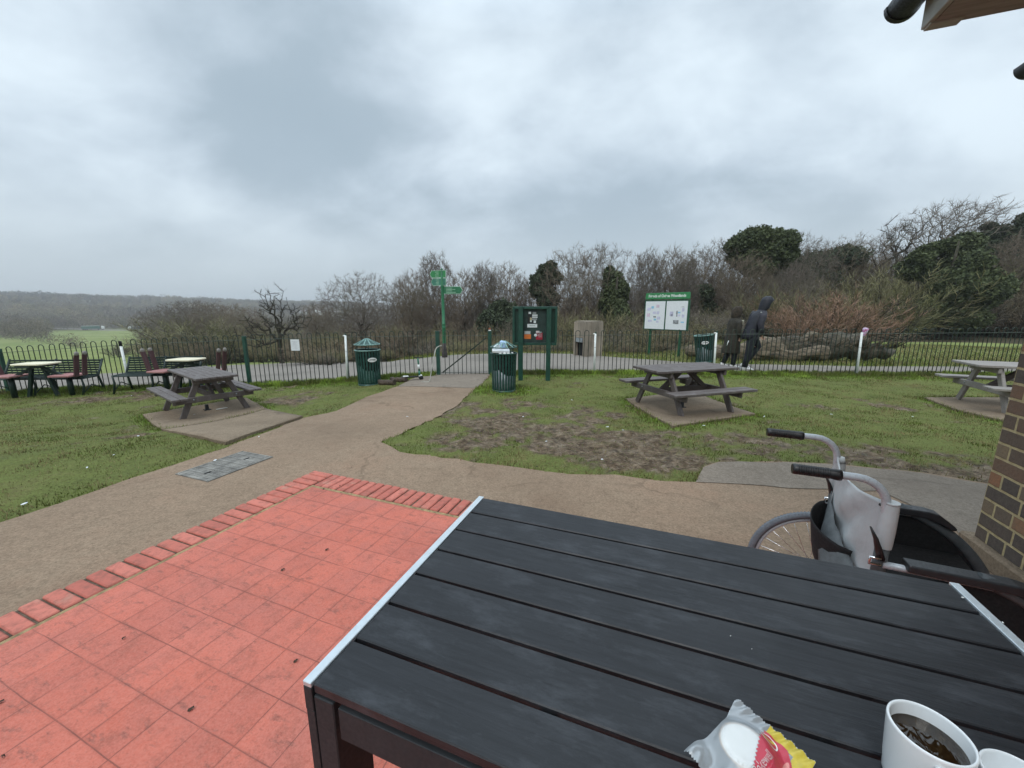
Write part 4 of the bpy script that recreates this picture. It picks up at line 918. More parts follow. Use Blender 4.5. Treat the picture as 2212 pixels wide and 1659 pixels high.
# ================================================================== cafe building corner
def building():
    c = PH(2105, 1158, .10); e = empty('cafe_building', (c.x, c.y, 0), ANG, 'brick cafe building corner with concrete plinth, fascia and black gutter', 'building')
    # local x along E1 (away to the right), local -y towards the camera
    L = 5.0
    mb = MB(); V = [(0, 0, .1), (0, -L, .1), (0, -L, 2.55), (0, 0, 2.55), (2.5, 0, .1), (2.5, 0, 2.55)]
    mb.add(V, [(0, 1, 2, 3), (4, 0, 3, 5), (1, 4, 5, 2)]); o = mb.build('wall', M['brick'], e, recalc=False)
    uv = o.data.uv_layers.new(name='UVMap')
    for p in o.data.polygons:
        for li in p.loop_indices:
            v = o.data.vertices[o.data.loops[li].vertex_index].co
            uv.data[li].uv = ((-v.y + .083 * 0) if p.index == 0 else (v.x - .0825), v.z - .1)
    mb = MB(); mb.box((1.24, -L / 2 + .03, .05), (2.56, L + .06, .105), .012); mb.build('plinth', M['slab'], e)
    # own roof edge higher up, seen only as the tip of a gutter
    g = PH(2190, 168, 2.62); M2 = e.matrix_basis.inverted() if False else (Matrix.Translation((c.x, c.y, 0)) @ Matrix.Rotation(ANG, 4, 'Z')).inverted()
    lg = M2 @ g
    def gut(x, y, z, L, r=.055):
        mb = MB(); prof = [(math.cos(a) * r, math.sin(a) * r) for a in np.linspace(math.pi, 2 * math.pi, 13)]
        V = []; F = []
        for yy in (y, y - L):
            for (a, b_) in prof: V.append((x + a, yy, z + b_))
        n = len(prof)
        for i in range(n - 1): F.append((i, i + 1, n + i + 1, n + i))
        V2, F2 = solidify(V, F, .004); mb.add(V2, F2, True)
        Vc = [(x + a * 1.04, y + .004, z + b_ * 1.04) for a, b_ in prof] + [(x + a * 1.04, y - .02, z + b_ * 1.04) for a, b_ in prof]
        mb.add(Vc, [tuple(range(n)), tuple(range(n, 2 * n))[::-1]] + [(i, (i + 1) % n, n + (i + 1) % n, n + i) for i in range(n)])
        return mb.build('gutter', M['black'], e)
    gut(lg.x + .05, lg.y, lg.z + .04, 3.5)
    # canopy roof reaching over the tables
    k = M2 @ PH(1990, 65, 2.6)
    mb = MB(); mb.box((k.x + 1.52, k.y - 2.02, 2.607), (3.0, 4.0, .02)); mb.build('soffit', M['soffit'], e)
    mb = MB(); mb.box((k.x + .008, k.y - 2.0, 2.69), (.022, 4.0, .185), .003); mb.box((k.x + 1.53, k.y - .008, 2.655), (3.0, .022, .095), .003)
    mb.box((k.x + .06, k.y - .03, 2.594), (.11, .05, .010), .002); mb.build('fascia', M['fascia'], e)
    mb = MB(); mb.add([(k.x - .06, k.y + .06, 2.79), (k.x + 3.0, k.y + .06, 2.79), (k.x + 3.0, k.y - 4, 3.6), (k.x - .06, k.y - 4, 3.6), (k.x - .06, k.y + .06, 2.76), (k.x + 3.0, k.y + .06, 2.76), (k.x + 3.0, k.y - 4, 2.7), (k.x - .06, k.y - 4, 2.7)],
                     [(0, 1, 2, 3), (0, 4, 5, 1), (0, 3, 7, 4), (1, 5, 6, 2), (3, 2, 6, 7), (4, 7, 6, 5)]); mb.build('roof', M['roof'], e)
    gut(k.x - .062, k.y + .05, 2.735, 4.0, .062)
    mb = MB(); mb.box((.35 + k.x, k.y - 3.4, 1.3), (.09, .09, 2.6), .005); mb.build('canopy_post', M['fascia'], e)
M['soffit'] = mat('brown_soffit_board', (.27, .26, .25), .8, var=.15, scale=5, stretch=(1, 8, 1)); M['fascia'] = mat('grey_white_fascia', (.36, .38, .37), .6, var=.12, scale=6)
M['roof'] = mat('roof_tile', (.09, .06, .05), .8, var=.2, scale=9)
building()

# drain cover
dc = [G(*p) for p in ((388, 1027), (520, 979), (586, 991), (450, 1038))]
ce = sum(dc, Vector()) / 4; ax = ((dc[1] + dc[2]) / 2 - (dc[0] + dc[3]) / 2); Ld = ax.length; ax.normalize(); Wd = ((dc[1] + dc[0]) / 2 - (dc[2] + dc[3]) / 2).length
e = empty('drain_cover', (ce.x, ce.y, ce.z), math.atan2(ax.y, ax.x), 'grey ribbed metal drain cover let into the path', 'drain cover')
M['steel'] = mat('worn_galvanised_plate', (.20, .19, .17), .75, .0, var=.3, scale=9, bump=.3)
mb = MB(); mb.box((0, 0, .006), (Ld, Wd, .012), .002)
rn = random.Random(2)
for i in range(1, 26):
    x = -Ld / 2 + Ld * i / 26
    for j in range(10):
        y = -Wd / 2 + Wd * (j + .5) / 10; mb.box((x, y, .0135), (.006, Wd / 14, .004)) if (i + 0) % 4 else mb.box((x, y, .0135), (.022, Wd / 11, .003))
mb.build('lid', M['steel'], e)
mb = MB()
for s in (-1, 1): mb.box((0, s * (Wd / 2 + .010), .007), (Ld + .04, .014, .016)); mb.box((s * (Ld / 2 + .010), 0, .007), (.014, Wd + .02, .016))
mb.build('rim', M['steel'], e)
for x in (-Ld * .33, Ld * .3): mb = MB(); mb.box((x, -.03, .0165), (.05, .016, .003)); mb.build('lifting_slot', M['matte_black'], e)
# ================================================================== railings
def chord_pts(pts, step):
    """walk a polyline at even steps; yields (x, y, z_rail, angle)"""
    out = []; 
    segs = []
    for a, b in zip(pts[:-1], pts[1:]): segs.append((a, b, math.hypot(b[0] - a[0], b[1] - a[1])))
    tot = sum(s[2] for s in segs); n = max(1, round(tot / step)); 
    for i in range(n + 1):
        d = tot * i / n
        for a, b, L in segs:
            if d <= L + 1e-9: break
            d -= L
        t = min(1, d / L); out.append((a[0] + (b[0] - a[0]) * t, a[1] + (b[1] - a[1]) * t, a[2] + (b[2] - a[2]) * t))
    return out
FP = [(p.x, p.y, p.z) for p in FENCE]
def idx_u(u):                                      # fence point at picture column u
    t = (u - CX) / FPX; best = None
    for a, b in zip(FP[:-1], FP[1:]):
        for k in range(201):
            f = k / 200; x = a[0] + (b[0] - a[0]) * f; y = a[1] + (b[1] - a[1]) * f; z = a[2] + (b[2] - a[2]) * f
            Z = y * CA - (z - CAM_H) * SA; e = abs(x / Z - t)
            if best is None or e < best[0]: best = (e, (x, y, z))
    return best[1]
def between(u0, u1):
    a, b = idx_u(u0), idx_u(u1); mid = [p for p in FP if a[0] + .05 < p[0] < b[0] - .05]; return [a] + mid + [b]
def railing(name, u0, u1, lab, grp, brace=False, trim=.05):
    P = between(u0, u1); o0 = P[0]
    dx, dy = P[-1][0] - P[0][0], P[-1][1] - P[0][1]; L = math.hypot(dx, dy)
    e = empty(name, (o0[0], o0[1], gz(o0[0], o0[1])), 0, lab, 'gate' if brace else 'fence', grp); off = Vector((-o0[0], -o0[1], -gz(o0[0], o0[1])))
    pts = chord_pts(P, .1055); n = len(pts)
    if n % 2 == 1: pts = chord_pts(P, .1055 * (n - 1) / n); n = len(pts)
    bars = MB(); rn = random.Random(int(u0 + 999))
    pts = pts[1:-1] if (n % 2 == 0) else pts[1:]
    for i in range(0, len(pts) - 1, 2):
        (x0, y0, z0), (x1, y1, z1) = pts[i], pts[i + 1]; a = Vector((x0, y0, 0)); b = Vector((x1, y1, 0)); c = (a + b) / 2; hr = (b - a).length / 2; d = (b - a).normalized()
        ht = .062; ln = rn.gauss(0, .006); path = [(x0 + rn.gauss(0, .003), y0, gz(x0, y0) - .05), (x0, y0, z0 - .4), (x0 + ln * .5, y0 + ln * .5, z0 + ht)]
        for k in range(1, 9):
            t = math.pi - math.pi * k / 9; q = c + d * hr * math.cos(t); path.append((q.x + ln * .6, q.y + ln, (z0 + z1) / 2 + ht + hr * math.sin(t)))
        path += [(x1 + ln * .5, y1 + ln * .5, z1 + ht), (x1, y1, z1 - .4), (x1 + rn.gauss(0, .003), y1, gz(x1, y1) - .05)]
        bars.tube([Vector(p) + off for p in path], .0080, 6)
    bars.build('bars', M['fence'], e)
    rb = MB(); Q = [Vector(p) + off for p in P]
    for a, b in zip(Q[:-1], Q[1:]): rb.bar(a + Vector((0, -.006, 0)), b + Vector((0, -.006, 0)), .030, .008)
    rb.build('top_rail', M['rail_pale'], e)
    rb = MB()
    for a, b in zip(P[:-1], P[1:]): rb.bar(Vector((a[0], a[1], gz(a[0], a[1]) + .055)) + off, Vector((b[0], b[1], gz(b[0], b[1]) + .055)) + off, .03, .008)
    rb.build('bottom_rail', M['fence'], e)
    if brace:
        a, b = Q[0], Q[-1]; mb = MB(); mb.bar((a.x + .04, a.y - .02, .06), (b.x - .03, b.y - .02, b.z - .06), .008, .03); mb.build('brace', M['fence'], e)
    return e
posts = [(-160, 'g'), (0, 'g'), (268, 'w'), (528, 'g'), (745, 'w'), (945, 'gate'), (1058, 'gate'), (1286, 'w'), (1548, 'w'), (1862, 'w'), (2250, 'g'), (2440, 'g')]
span_lab = ['leftmost stretch of bow topped railing running out of frame', 'bow topped railing behind the left bench, ending at the leaning white post', 'bow topped railing behind the second bench, between white post and green post',
            'bow topped railing carrying the white notice', 'bow topped railing behind the left litter bin and the scooter', None, 'bow topped railing behind the green noticeboard, right of the gate',
            'bow topped railing between two white posts in front of the lidless bin', 'bow topped railing in front of the two walkers and fallen tree', 'bow topped railing behind the right picnic table', 'last stretch of bow topped railing on the right']
for i in range(len(posts) - 1):
    u0, u1 = posts[i][0], posts[i + 1][0]
    if span_lab[i] is None:
        railing('gate', u0 + 5, u1 - 5, 'railing gate with a diagonal brace across the gravel path', None, True)
    else: railing('railing', u0 + 4, u1 - 4, span_lab[i], 'stretches of bow topped railing around the cafe lawn')
plab = {-160: 'green fence post at the far left outside the benches', 0: 'slim green fence post at the left edge of the picture behind the bench', 528: 'green fence post right of the second bench', 945: 'thick green gate post beside the bent pale pole', 1058: 'green gate post behind the overflowing bin, with a latch on top',
        2250: 'green fence post hidden beyond the pillar', 2440: 'green fence post beyond the right edge'}
for u, k in posts:
    if u < 0 or u > 2212: continue
    p = idx_u(u); g = gz(p[0], p[1])
    if k in ('g', 'gate'):
        w = .085 if k == 'gate' else .066; top = p[2] + (.10 if k == 'gate' else .075)
        e = empty('gate_post' if k == 'gate' else 'fence_post', (p[0], p[1] - .01, g), 0, plab[u], 'post', 'green posts of the railings')
        mb = MB(); mb.box((0, 0, (top - g) / 2 - .05), (w, w, top - g + .1), .003); mb.build('post_body', M['green'], e)
        mb = MB(); mb.box((0, 0, top - g + .004), (w * 1.12, w * 1.12, .010), .002); mb.build('cap', M['green'], e)
        if u == 1058:
            mb = MB(); mb.box((0, 0, top - g + .045), (.05, .03, .07), .006); lo = mb.build('latch', mat('rusty_orange', (.30, .10, .04), .7), e)
            mb = MB(); mb.box((0, -.002, top - g + .02), (.056, .034, .026), .003); mb.build('latch_tag', M['white'], lo)
wl = {268: ('black and white post leaning left, behind the left bench', -.03), 745: ('white pin post between the notice and left litter bin', .03), 1286: ('white pin post in front of the stone fountain', -.01), 1548: ('white pin post beside the lidless bin', -.035), 1862: ('white pin post capped with a pink and lilac bag', -.045)}
for u, (lb, tilt) in wl.items():
    p = idx_u(u); g = gz(p[0], p[1]); x, y = p[0], p[1] - .045
    e = empty('white_post', (x, y, g), 0, lb, 'post', 'white posts standing against the railings')
    top = p[2] - g + (.035 if u != 268 else -.02); e.rotation_euler = (0, tilt, 0)
    mb = MB(); mb.tube([(0, 0, -.05), (0, 0, top)], .0235, 10)
    if u != 268 and u != 1862: mb.tube([(0, 0, top - .02), (-.0, 0, top - .006), (-.03, 0, top + .002), (-.052, 0, top - .012)], .014, 8)
    mb.build('post_body', M['white'], e)
    mb = MB(); mb.tube([(0, 0, top * .66), (0, 0, top * .665)], .0245, 10); mb.build('joint_ring', M['fence'], e)
    if u == 268: mb = MB(); mb.tube([(0, 0, top), (0, 0, top + .105)], .027, 10); mb.build('black_top', M['matte_black'], e)
    else:
        e2 = empty('fence_post', (x + .012, p[1] + .012, g), 0, {745: 'thin green post standing behind the white pin post left of the bin', 1286: 'thin green post behind the white post at the fountain', 1548: 'thin green post behind the white post by the lidless bin', 1862: 'thin green post behind the bag topped white post'}[u], 'post', 'green posts of the railings')
        mb = MB(); mb.box((0, 0, (p[2] + .08 - g) / 2), (.028, .028, p[2] + .08 - g), .002); mb.build('post_body', M['green'], e2)
p = idx_u(1862); mb = MB(); rn = random.Random(8); prof = [(.0, .11), (.028, .105), (.046, .085), (.050, .05), (.040, .01), (.026, -.04), (.022, -.075), (.010, -.085), (0, -.085)]
V = []; F = []; n = 18
for r, z in prof:
    for k in range(n): t = 2 * math.pi * k / n; rr = r * (1 + .22 * math.sin(5 * t + z * 60) + .1 * rn.random()); V.append((rr * math.cos(t) + .006 * math.sin(z * 40), rr * math.sin(t), z))
for i in range(len(prof) - 1):
    for k in range(n): F.append((i * n + k, i * n + (k + 1) % n, (i + 1) * n + (k + 1) % n, (i + 1) * n + k))
mb.add(V, F, True)
m_, nt, b = newmat('pink_lilac_plastic'); q = NB(nt); co = q.coord('Object'); q.l(q.ramp(q.noise(co, 22, 3, .6, .5), [(.36, (.62, .07, .22)), (.46, (.48, .22, .46)), (.55, (.66, .58, .68)), (.68, (.40, .22, .42))]), b.inputs['Base Color']); b.inputs['Roughness'].default_value = .3
o = mb.build('plastic_bag', m_); o.location = (p[0] + .02, p[1] - .045, p[2] + .035); tag(o, 'pink and lilac plastic bag pulled over the top of a white post', 'bag')
a = idx_u(637); e = empty('notice', (a[0], a[1] - .02, a[2] - .15), .03, 'white notice sheet tied to the railings left of the bin', 'notice')
mb = MB(); mb.box((0, -.0, 0), (.195, .003, .255), .0015); mb.build('sheet', M['white_paper'], e)
mb = MB()
for k in range(7): mb.box((-.01 + .01 * (k % 2), -.003, .085 - .028 * k), (.11 - .02 * (k % 3), .001, .006))
no = mb.build('print_lines', mat('faded_grey_print', (.5, .5, .53), .7), e); no['kind'] = 'stuff'

# ================================================================== picnic tables
def picnic(name, loc, rz, sc, wm, lab):
    e = empty(name, loc, rz, lab, 'picnic table', 'wooden picnic tables on concrete slabs', sc)
    L, TW, TH, SH = 1.42, .66, .645, .375
    def board(c, size, nm, mt, sd): mb = MB(); mb.box(c, size, .006); o = mb.build(nm, mt, e); set_tint(o, seed=sd); return o
    n = 6; w = TW / n
    for k in range(n): board((0, -TW / 2 + w * (k + .5), TH - .018), (L, w - .006, .036), 'top_board', wm, k)
    for s in (-1, 1):
        for k in (0, 1): board((0, s * (.535 + .115 * k - .02), SH - .018), (L, .110, .036), 'seat_board', wm, 10 + k + s)
    fx = .485
    for s in (-1, 1):
        mb = MB(); mb.box((s * fx, 0, SH - .036 - .045), (.042, 1.25, .088), .008); o = mb.build('seat_beam', wm, e); set_tint(o)
        mb = MB(); mb.box((s * fx, 0, TH - .036 - .04), (.040, TW - .04, .078), .006); o = mb.build('top_beam', wm, e); set_tint(o)
        for t in (-1, 1):
            mb = MB(); mb.bar((s * (fx - .042), t * .52, 0), (s * (fx - .042), t * .20, TH - .04), .040, .088, .006, up=(0, 1, 0)); o = mb.build('leg', wm, e); set_tint(o)
        mb = MB(); mb.bar((s * (fx - .05), .0, SH - .10), (s * .05, 0, TH - .05), .05, .075, .005); o = mb.build('brace', M['wood_dark'], e); set_tint(o)
    mb = MB(); mb.box((0, 0, SH - .08), (.86, .045, .085), .005); o = mb.build('centre_beam', M['wood_dark'], e); set_tint(o)
    mb = MB(); mb.box((.0, 0, .045), (.05, .05, .09), .004); mb.box((.0, 0, .004), (.10, .10, .008)); mb.build('ground_anchor', M['dark_frame'], e)
    mb = MB()
    for s in (-1, 1):
        for t in (-1, 1): mb.at((s * (fx + .022), t * .33, SH - .075), 0, 0, R(90)); mb.lathe([(0, -.004), (.012, -.004), (.012, .004), (0, .005)], 8)
    mb.build('bolts', M['liner'], e)['kind'] = 'stuff'
    return e
def on_slab(x, y): return gz(x, y) + .036
picnic('picnic_table', (2.66, 5.86, on_slab(2.66, 5.86)), math.atan2(.30, .95), 1.0, M['wood'], 'brown picnic table on the slab right of the gate, before the walkers')
picnic('picnic_table', (-5.2, 6.36, on_slab(-5.2, 6.36)), R(143), 1.0, M['wood'], 'brown picnic table on the left slab, in front of the second bench').scale = (1.10, .86, 1.02)
picnic('picnic_table', (7.84, 5.72, on_slab(7.84, 5.72)), R(-24), 1.06, M['wood_pale'], 'pale weathered picnic table half hidden behind the brick pillar')

# ================================================================== benches by the fence
def bench(u0, u1, vtop, vbot, dz, lab):
    a = idx_u(u0); b = idx_u(u1); d = Vector((b[0] - a[0], b[1] - a[1], 0)); L = d.length; d.normalize(); c = (Vector(a) + Vector(b)) / 2; nrm = Vector((d.y, -d.x, 0)); p = c + nrm * .16; g = gz(p.x, p.y)
    e = empty('slatted_bench', (p.x, p.y, g), math.atan2(d.y, d.x), lab, 'bench', 'dark green slatted benches against the railings')
    za = a[2] - g; zb = b[2] - g
    for k in range(7):
        z = .40 + .048 * k; y = -.02 + .022 * k; mb = MB(); mb.box((0, y, z), (L - .05, .018, .038), .003); mb.build('back_slat', M['bench_green'], e)
    for k in range(5):
        mb = MB(); mb.box((0, -.06 - .075 * k, .385 - .006 * k), (L - .05, .048, .018), .003); mb.build('seat_slat', M['bench_green'], e)
    for x in (-L / 2 + .03, 0, L / 2 - .03):
        mb = MB(); mb.tube([(x, .05, 0), (x, -.0, .25), (x, -.03, .38), (x, .13, .72)], .020, 8); mb.tube([(x, -.42, 0), (x, -.36, .22), (x, -.38, .37), (x, -.03, .375)], .019, 8); mb.tube([(x, .02, .10), (x, -.2, .22), (x, -.38, .08)], .010, 6); mb.build('leg', M['bench_green'], e)
    return e
M['bench_green'] = mat('near_black_green_paint', (.010, .024, .020), .4, .1, var=.2, scale=12)
bench(18, 222, 770, 830, 0, 'dark slatted bench at the far left behind a cream topped table')
bench(275, 436, 765, 815, 0, 'dark slatted bench between white post and picnic table, behind the red seats')

# cream topped tables with fixed red seats
def seat_table(name, px, gv, rz, lab, seats, maroon):
    g = GX(px[0], px[1]); e = empty(name, g, rz, lab, 'table', 'cream topped tables with fixed red seats'); H = .70
    mb = MB(); W, D = .62, .46; c = .08
    poly = [(-W / 2 + c, -D / 2), (W / 2 - c, -D / 2), (W / 2, -D / 2 + c), (W / 2, D / 2 - c), (W / 2 - c, D / 2), (-W / 2 + c, D / 2), (-W / 2, D / 2 - c), (-W / 2, -D / 2 + c)]
    mb.prism(poly, H - .022, H); mb.build('table_top', M['cream'], e)
    mb = MB()
    for s in (-1, 1): mb.bar((0, 0, H - .05), (s * .46, 0, .42), .05, .045); mb.bar((s * .1, 0, H - .08), (s * .26, 0, 0), .05, .05)
    mb.box((0, 0, H - .04), (.5, .3, .03)); mb.build('frame', M['bench_green'], e)
    for (x, y, rot) in seats:
        M0 = Matrix.Translation((x, y, 0)) @ Matrix.Rotation(rot, 4, 'Z')
        mb = MB(); mb.M = M0; mb.prism([(-.19, -.20), (.19, -.20), (.24, 0), (.19, .20), (-.19, .20), (-.24, 0)], .43, .46); so = mb.build('seat', M['pink'], e); set_tint(so)
        for s in (-1, 1):
            mb = MB(); mb.M = M0; mb.bar((.22, s * .085, .42), (.30, s * .085, .86), .105, .022, .004, up=(1, 0, 0)); o = mb.build('backrest_board', M['maroon'], e); set_tint(o, seed=int(x * 10 + s))
            mb = MB(); mb.M = M0; mb.ball((.305, s * .085, .885), (.022, .05, .045), 10, 6); mb.build('backrest_cap', M['wood_pale'], o).data.attributes.new('tint', 'FLOAT', 'POINT')
        mb = MB(); mb.M = M0; mb.tube([(0, 0, 0), (0, 0, .43)], .045, 8); mb.bar((-.15, 0, .41), (.24, 0, .41), .05, .03); mb.build('leg', M['bench_green'], e)
    return e
seat_table('seat_table', (63, 7.62), 850, .12, 'cream topped table with red seats at the far left', [(.52, 0, 0), (-.52, 0, math.pi)], 1)
seat_table('seat_table', (393, 8.0), 830, -.02, 'cream topped table with red seats behind the left picnic table', [(.47, .02, 0), (-.50, -.02, math.pi)], 1)

# ================================================================== litter bins
def bin_(name, loc, rz, sc, lab, lid=True, open_=False, tilt=0, plaque=None):
    e = empty(name, loc, rz, lab, 'litter bin', 'slatted green litter bins', sc); e.rotation_euler = (tilt * .3, tilt, rz)
    Rb, Rt, H = .235, .262, .80; N = 26
    for k in range(N):
        t = 2 * math.pi * (k + .5) / N; mb = MB(); w = .020 if open_ else .023; c, s_ = math.cos(t), math.sin(t)
        mb.bar((Rb * c, Rb * s_, .03), (Rt * c, Rt * s_, H), .036 if not open_ else .033, .006, .001, up=(c, s_, 0)); mb.build('slat', M['green2'], e)
    mb = MB(); mb.tube([((Rt + .004) * math.cos(t), (Rt + .004) * math.sin(t), H) for t in np.linspace(0, 2 * math.pi, 40, endpoint=False)], .014, 8, closed=True); mb.build('top_hoop', M['green_pale'] if not open_ else M['green2'], e)
    mb = MB(); mb.lathe([(Rb + .006, .02), (Rb + .008, .06), (Rb - .004, .06), (Rb - .004, .02), (0, .02)], 40); mb.build('base_ring', M['green2'], e)
    mb = MB(); mb.lathe([(0, .05), (.20, .05), (.215, .10), (.228, .52 if open_ else .62), (.222, .52 if open_ else .62), (.208, .1), (0, .07)], 36); mb.build('liner', M['liner'] if not lid or open_ else M['green_pale'], e)
    mb = MB(); rn = random.Random(4); P = []; n = 30
    V = []; F = []
    for j in range(5):
        for k in range(n):
            t = 2 * math.pi * k / n; z = [.50 - .13 * max(0, math.sin(t * 1.0 + 2.2)) - .05 * rn.random(), .60, .72, H - .01, H + .012][j]; r = [.232, .236, .243, .252, .262][j]; V.append((r * math.cos(t), r * math.sin(t), z))
    for j in range(4):
        for k in range(n): F.append((j * n + k, j * n + (k + 1) % n, (j + 1) * n + (k + 1) % n, (j + 1) * n + k))
    mb.add(V, F, True); mb.build('bag_liner', M['bagblack'], e)
    if lid:
        for t in (.5, 2.1, 3.6, 5.2): mb = MB(); mb.tube([(.235 * math.cos(t), .235 * math.sin(t), H), (.225 * math.cos(t), .225 * math.sin(t), .93)], .009, 6); mb.build('lid_stay', M['green2'], e)
        mb = MB(); mb.tube([(.268 * math.cos(t), .268 * math.sin(t), .925) for t in np.linspace(0, 2 * math.pi, 40, endpoint=False)], .011, 8, closed=True); mb.build('lid_hoop', M['green_pale'] if not open_ else M['green2'], e)
        for k in range(12):
            t = 2 * math.pi * k / 12 + .1; c, s_ = math.cos(t), math.sin(t); mb = MB(); mb.bar((.265 * c, .265 * s_, .93), (.045 * c, .045 * s_, 1.045), .026, .006, .001); mb.build('lid_rib', M['green_pale'], e)
        mb = MB(); mb.lathe([(0, 1.046), (.05, 1.046), (.052, 1.052), (0, 1.056)], 16); mb.build('lid_boss', M['green_pale'], e)
        if not open_:
            mb = MB(); mb.lathe([(.262, .922), (.05, 1.036), (0, 1.038)], 36); mb.build('lid_cone', M['green2'], e)
    if plaque is not None:
        t = plaque; c, s_ = math.cos(t), math.sin(t); base = Matrix.Translation(((Rt + .004) * c, (Rt + .004) * s_, .60)) @ Matrix.Rotation(t + math.pi / 2, 4, 'Z') @ Matrix.Rotation(math.pi / 2, 4, 'X')
        mb = MB(); mb.M = base; n = 28; V = [(.098 * math.cos(2 * math.pi * k / n), .048 * math.sin(2 * math.pi * k / n), 0) for k in range(n)] + [(.095 * math.cos(2 * math.pi * k / n), .046 * math.sin(2 * math.pi * k / n), .006) for k in range(n)]
        mb.add(V, [tuple(range(n))[::-1], tuple(range(n, 2 * n))] + [(k, (k + 1) % n, n + (k + 1) % n, n + k) for k in range(n)]); po = mb.build('plaque', M['white'], e)
        text_obj('lettering', 'LITTER', .050, M['black'], po, base @ Matrix.Translation((0, 0, .0068)), .0006, bold=.0012)
    return e
M['bagblack'] = mat('black_bin_bag', (.006, .008, .008), .3, 0, var=.3, scale=20, bump=.9, bdist=.02)
g1 = GX(791, 8.2); bin_('litter_bin', (g1.x, g1.y, g1.z - .02), 0, .97, 'green litter bin with pale ribbed lid and LITTER plaque, left of the gate', plaque=math.atan2(-g1.y, -g1.x) + .32)
g2 = GX(1088, 7.22); bin2 = bin_('litter_bin', (g2.x, g2.y, g2.z - .01), .2, .93, 'overflowing green litter bin with open cage lid, right of the path', open_=True)
g3 = GX(1529, 11.0); bin_('litter_bin', (g3.x, g3.y, g3.z + .04), 0, .98, 'lidless green litter bin leaning beyond the railings near the walkers', lid=False, tilt=-.12, plaque=math.atan2(-g3.y, -g3.x) + .1)
# rubbish in the overflowing bin
s = .93
def junk(name, loc, size, rot, mt, lab, cat): mb = MB(); mb.box((0, 0, 0), size, min(size) * .2); o = mb.build(name, mt); o.location = loc; o.rotation_euler = rot; tag(o, lab, cat, 'rubbish in the overflowing bin'); return o
bx, by, bz = g2.x, g2.y, g2.z - .01
M['blue_pack'] = mat('pale_blue_carton', (.42, .58, .78), .5, var=.1, scale=20)
junk('food_carton', (bx - .02, by - .04, bz + .965 * s), (.12, .10, .16), (.1, .2, .3), M['blue_pack'], 'pale blue carton sticking out of the top of the overflowing bin', 'carton')
junk('paper_bag', (bx - .12, by - .05, bz + .91 * s), (.13, .10, .12), (.3, -.5, .2), M['white_paper'], 'crumpled white paper bag under the cage lid of the overflowing bin', 'paper bag')
junk('takeaway_tray', (bx - .05, by - .14, bz + .865 * s), (.32, .16, .055), (.25, .06, .1), M['white_paper'], 'white takeaway tray jammed across the bin mouth', 'tray')
for i, (a, b_) in enumerate(((-.06, -.2), (.02, -.22), (.09, -.19), (.15, -.14))):
    mb = MB(); mb.ball((0, 0, 0), (.032, .028, .022), 10, 6, .25, i); o = mb.build('white_scrap', M['white']); o.location = (bx + a, by + b_, bz + .815 * s); tag(o, ('leftmost of the white scraps on the bin rim', 'second white scrap from the left on the bin rim', 'third white scrap from the left on the bin rim', 'rightmost of the white scraps on the bin rim')[i], 'rubbish', 'rubbish in the overflowing bin')

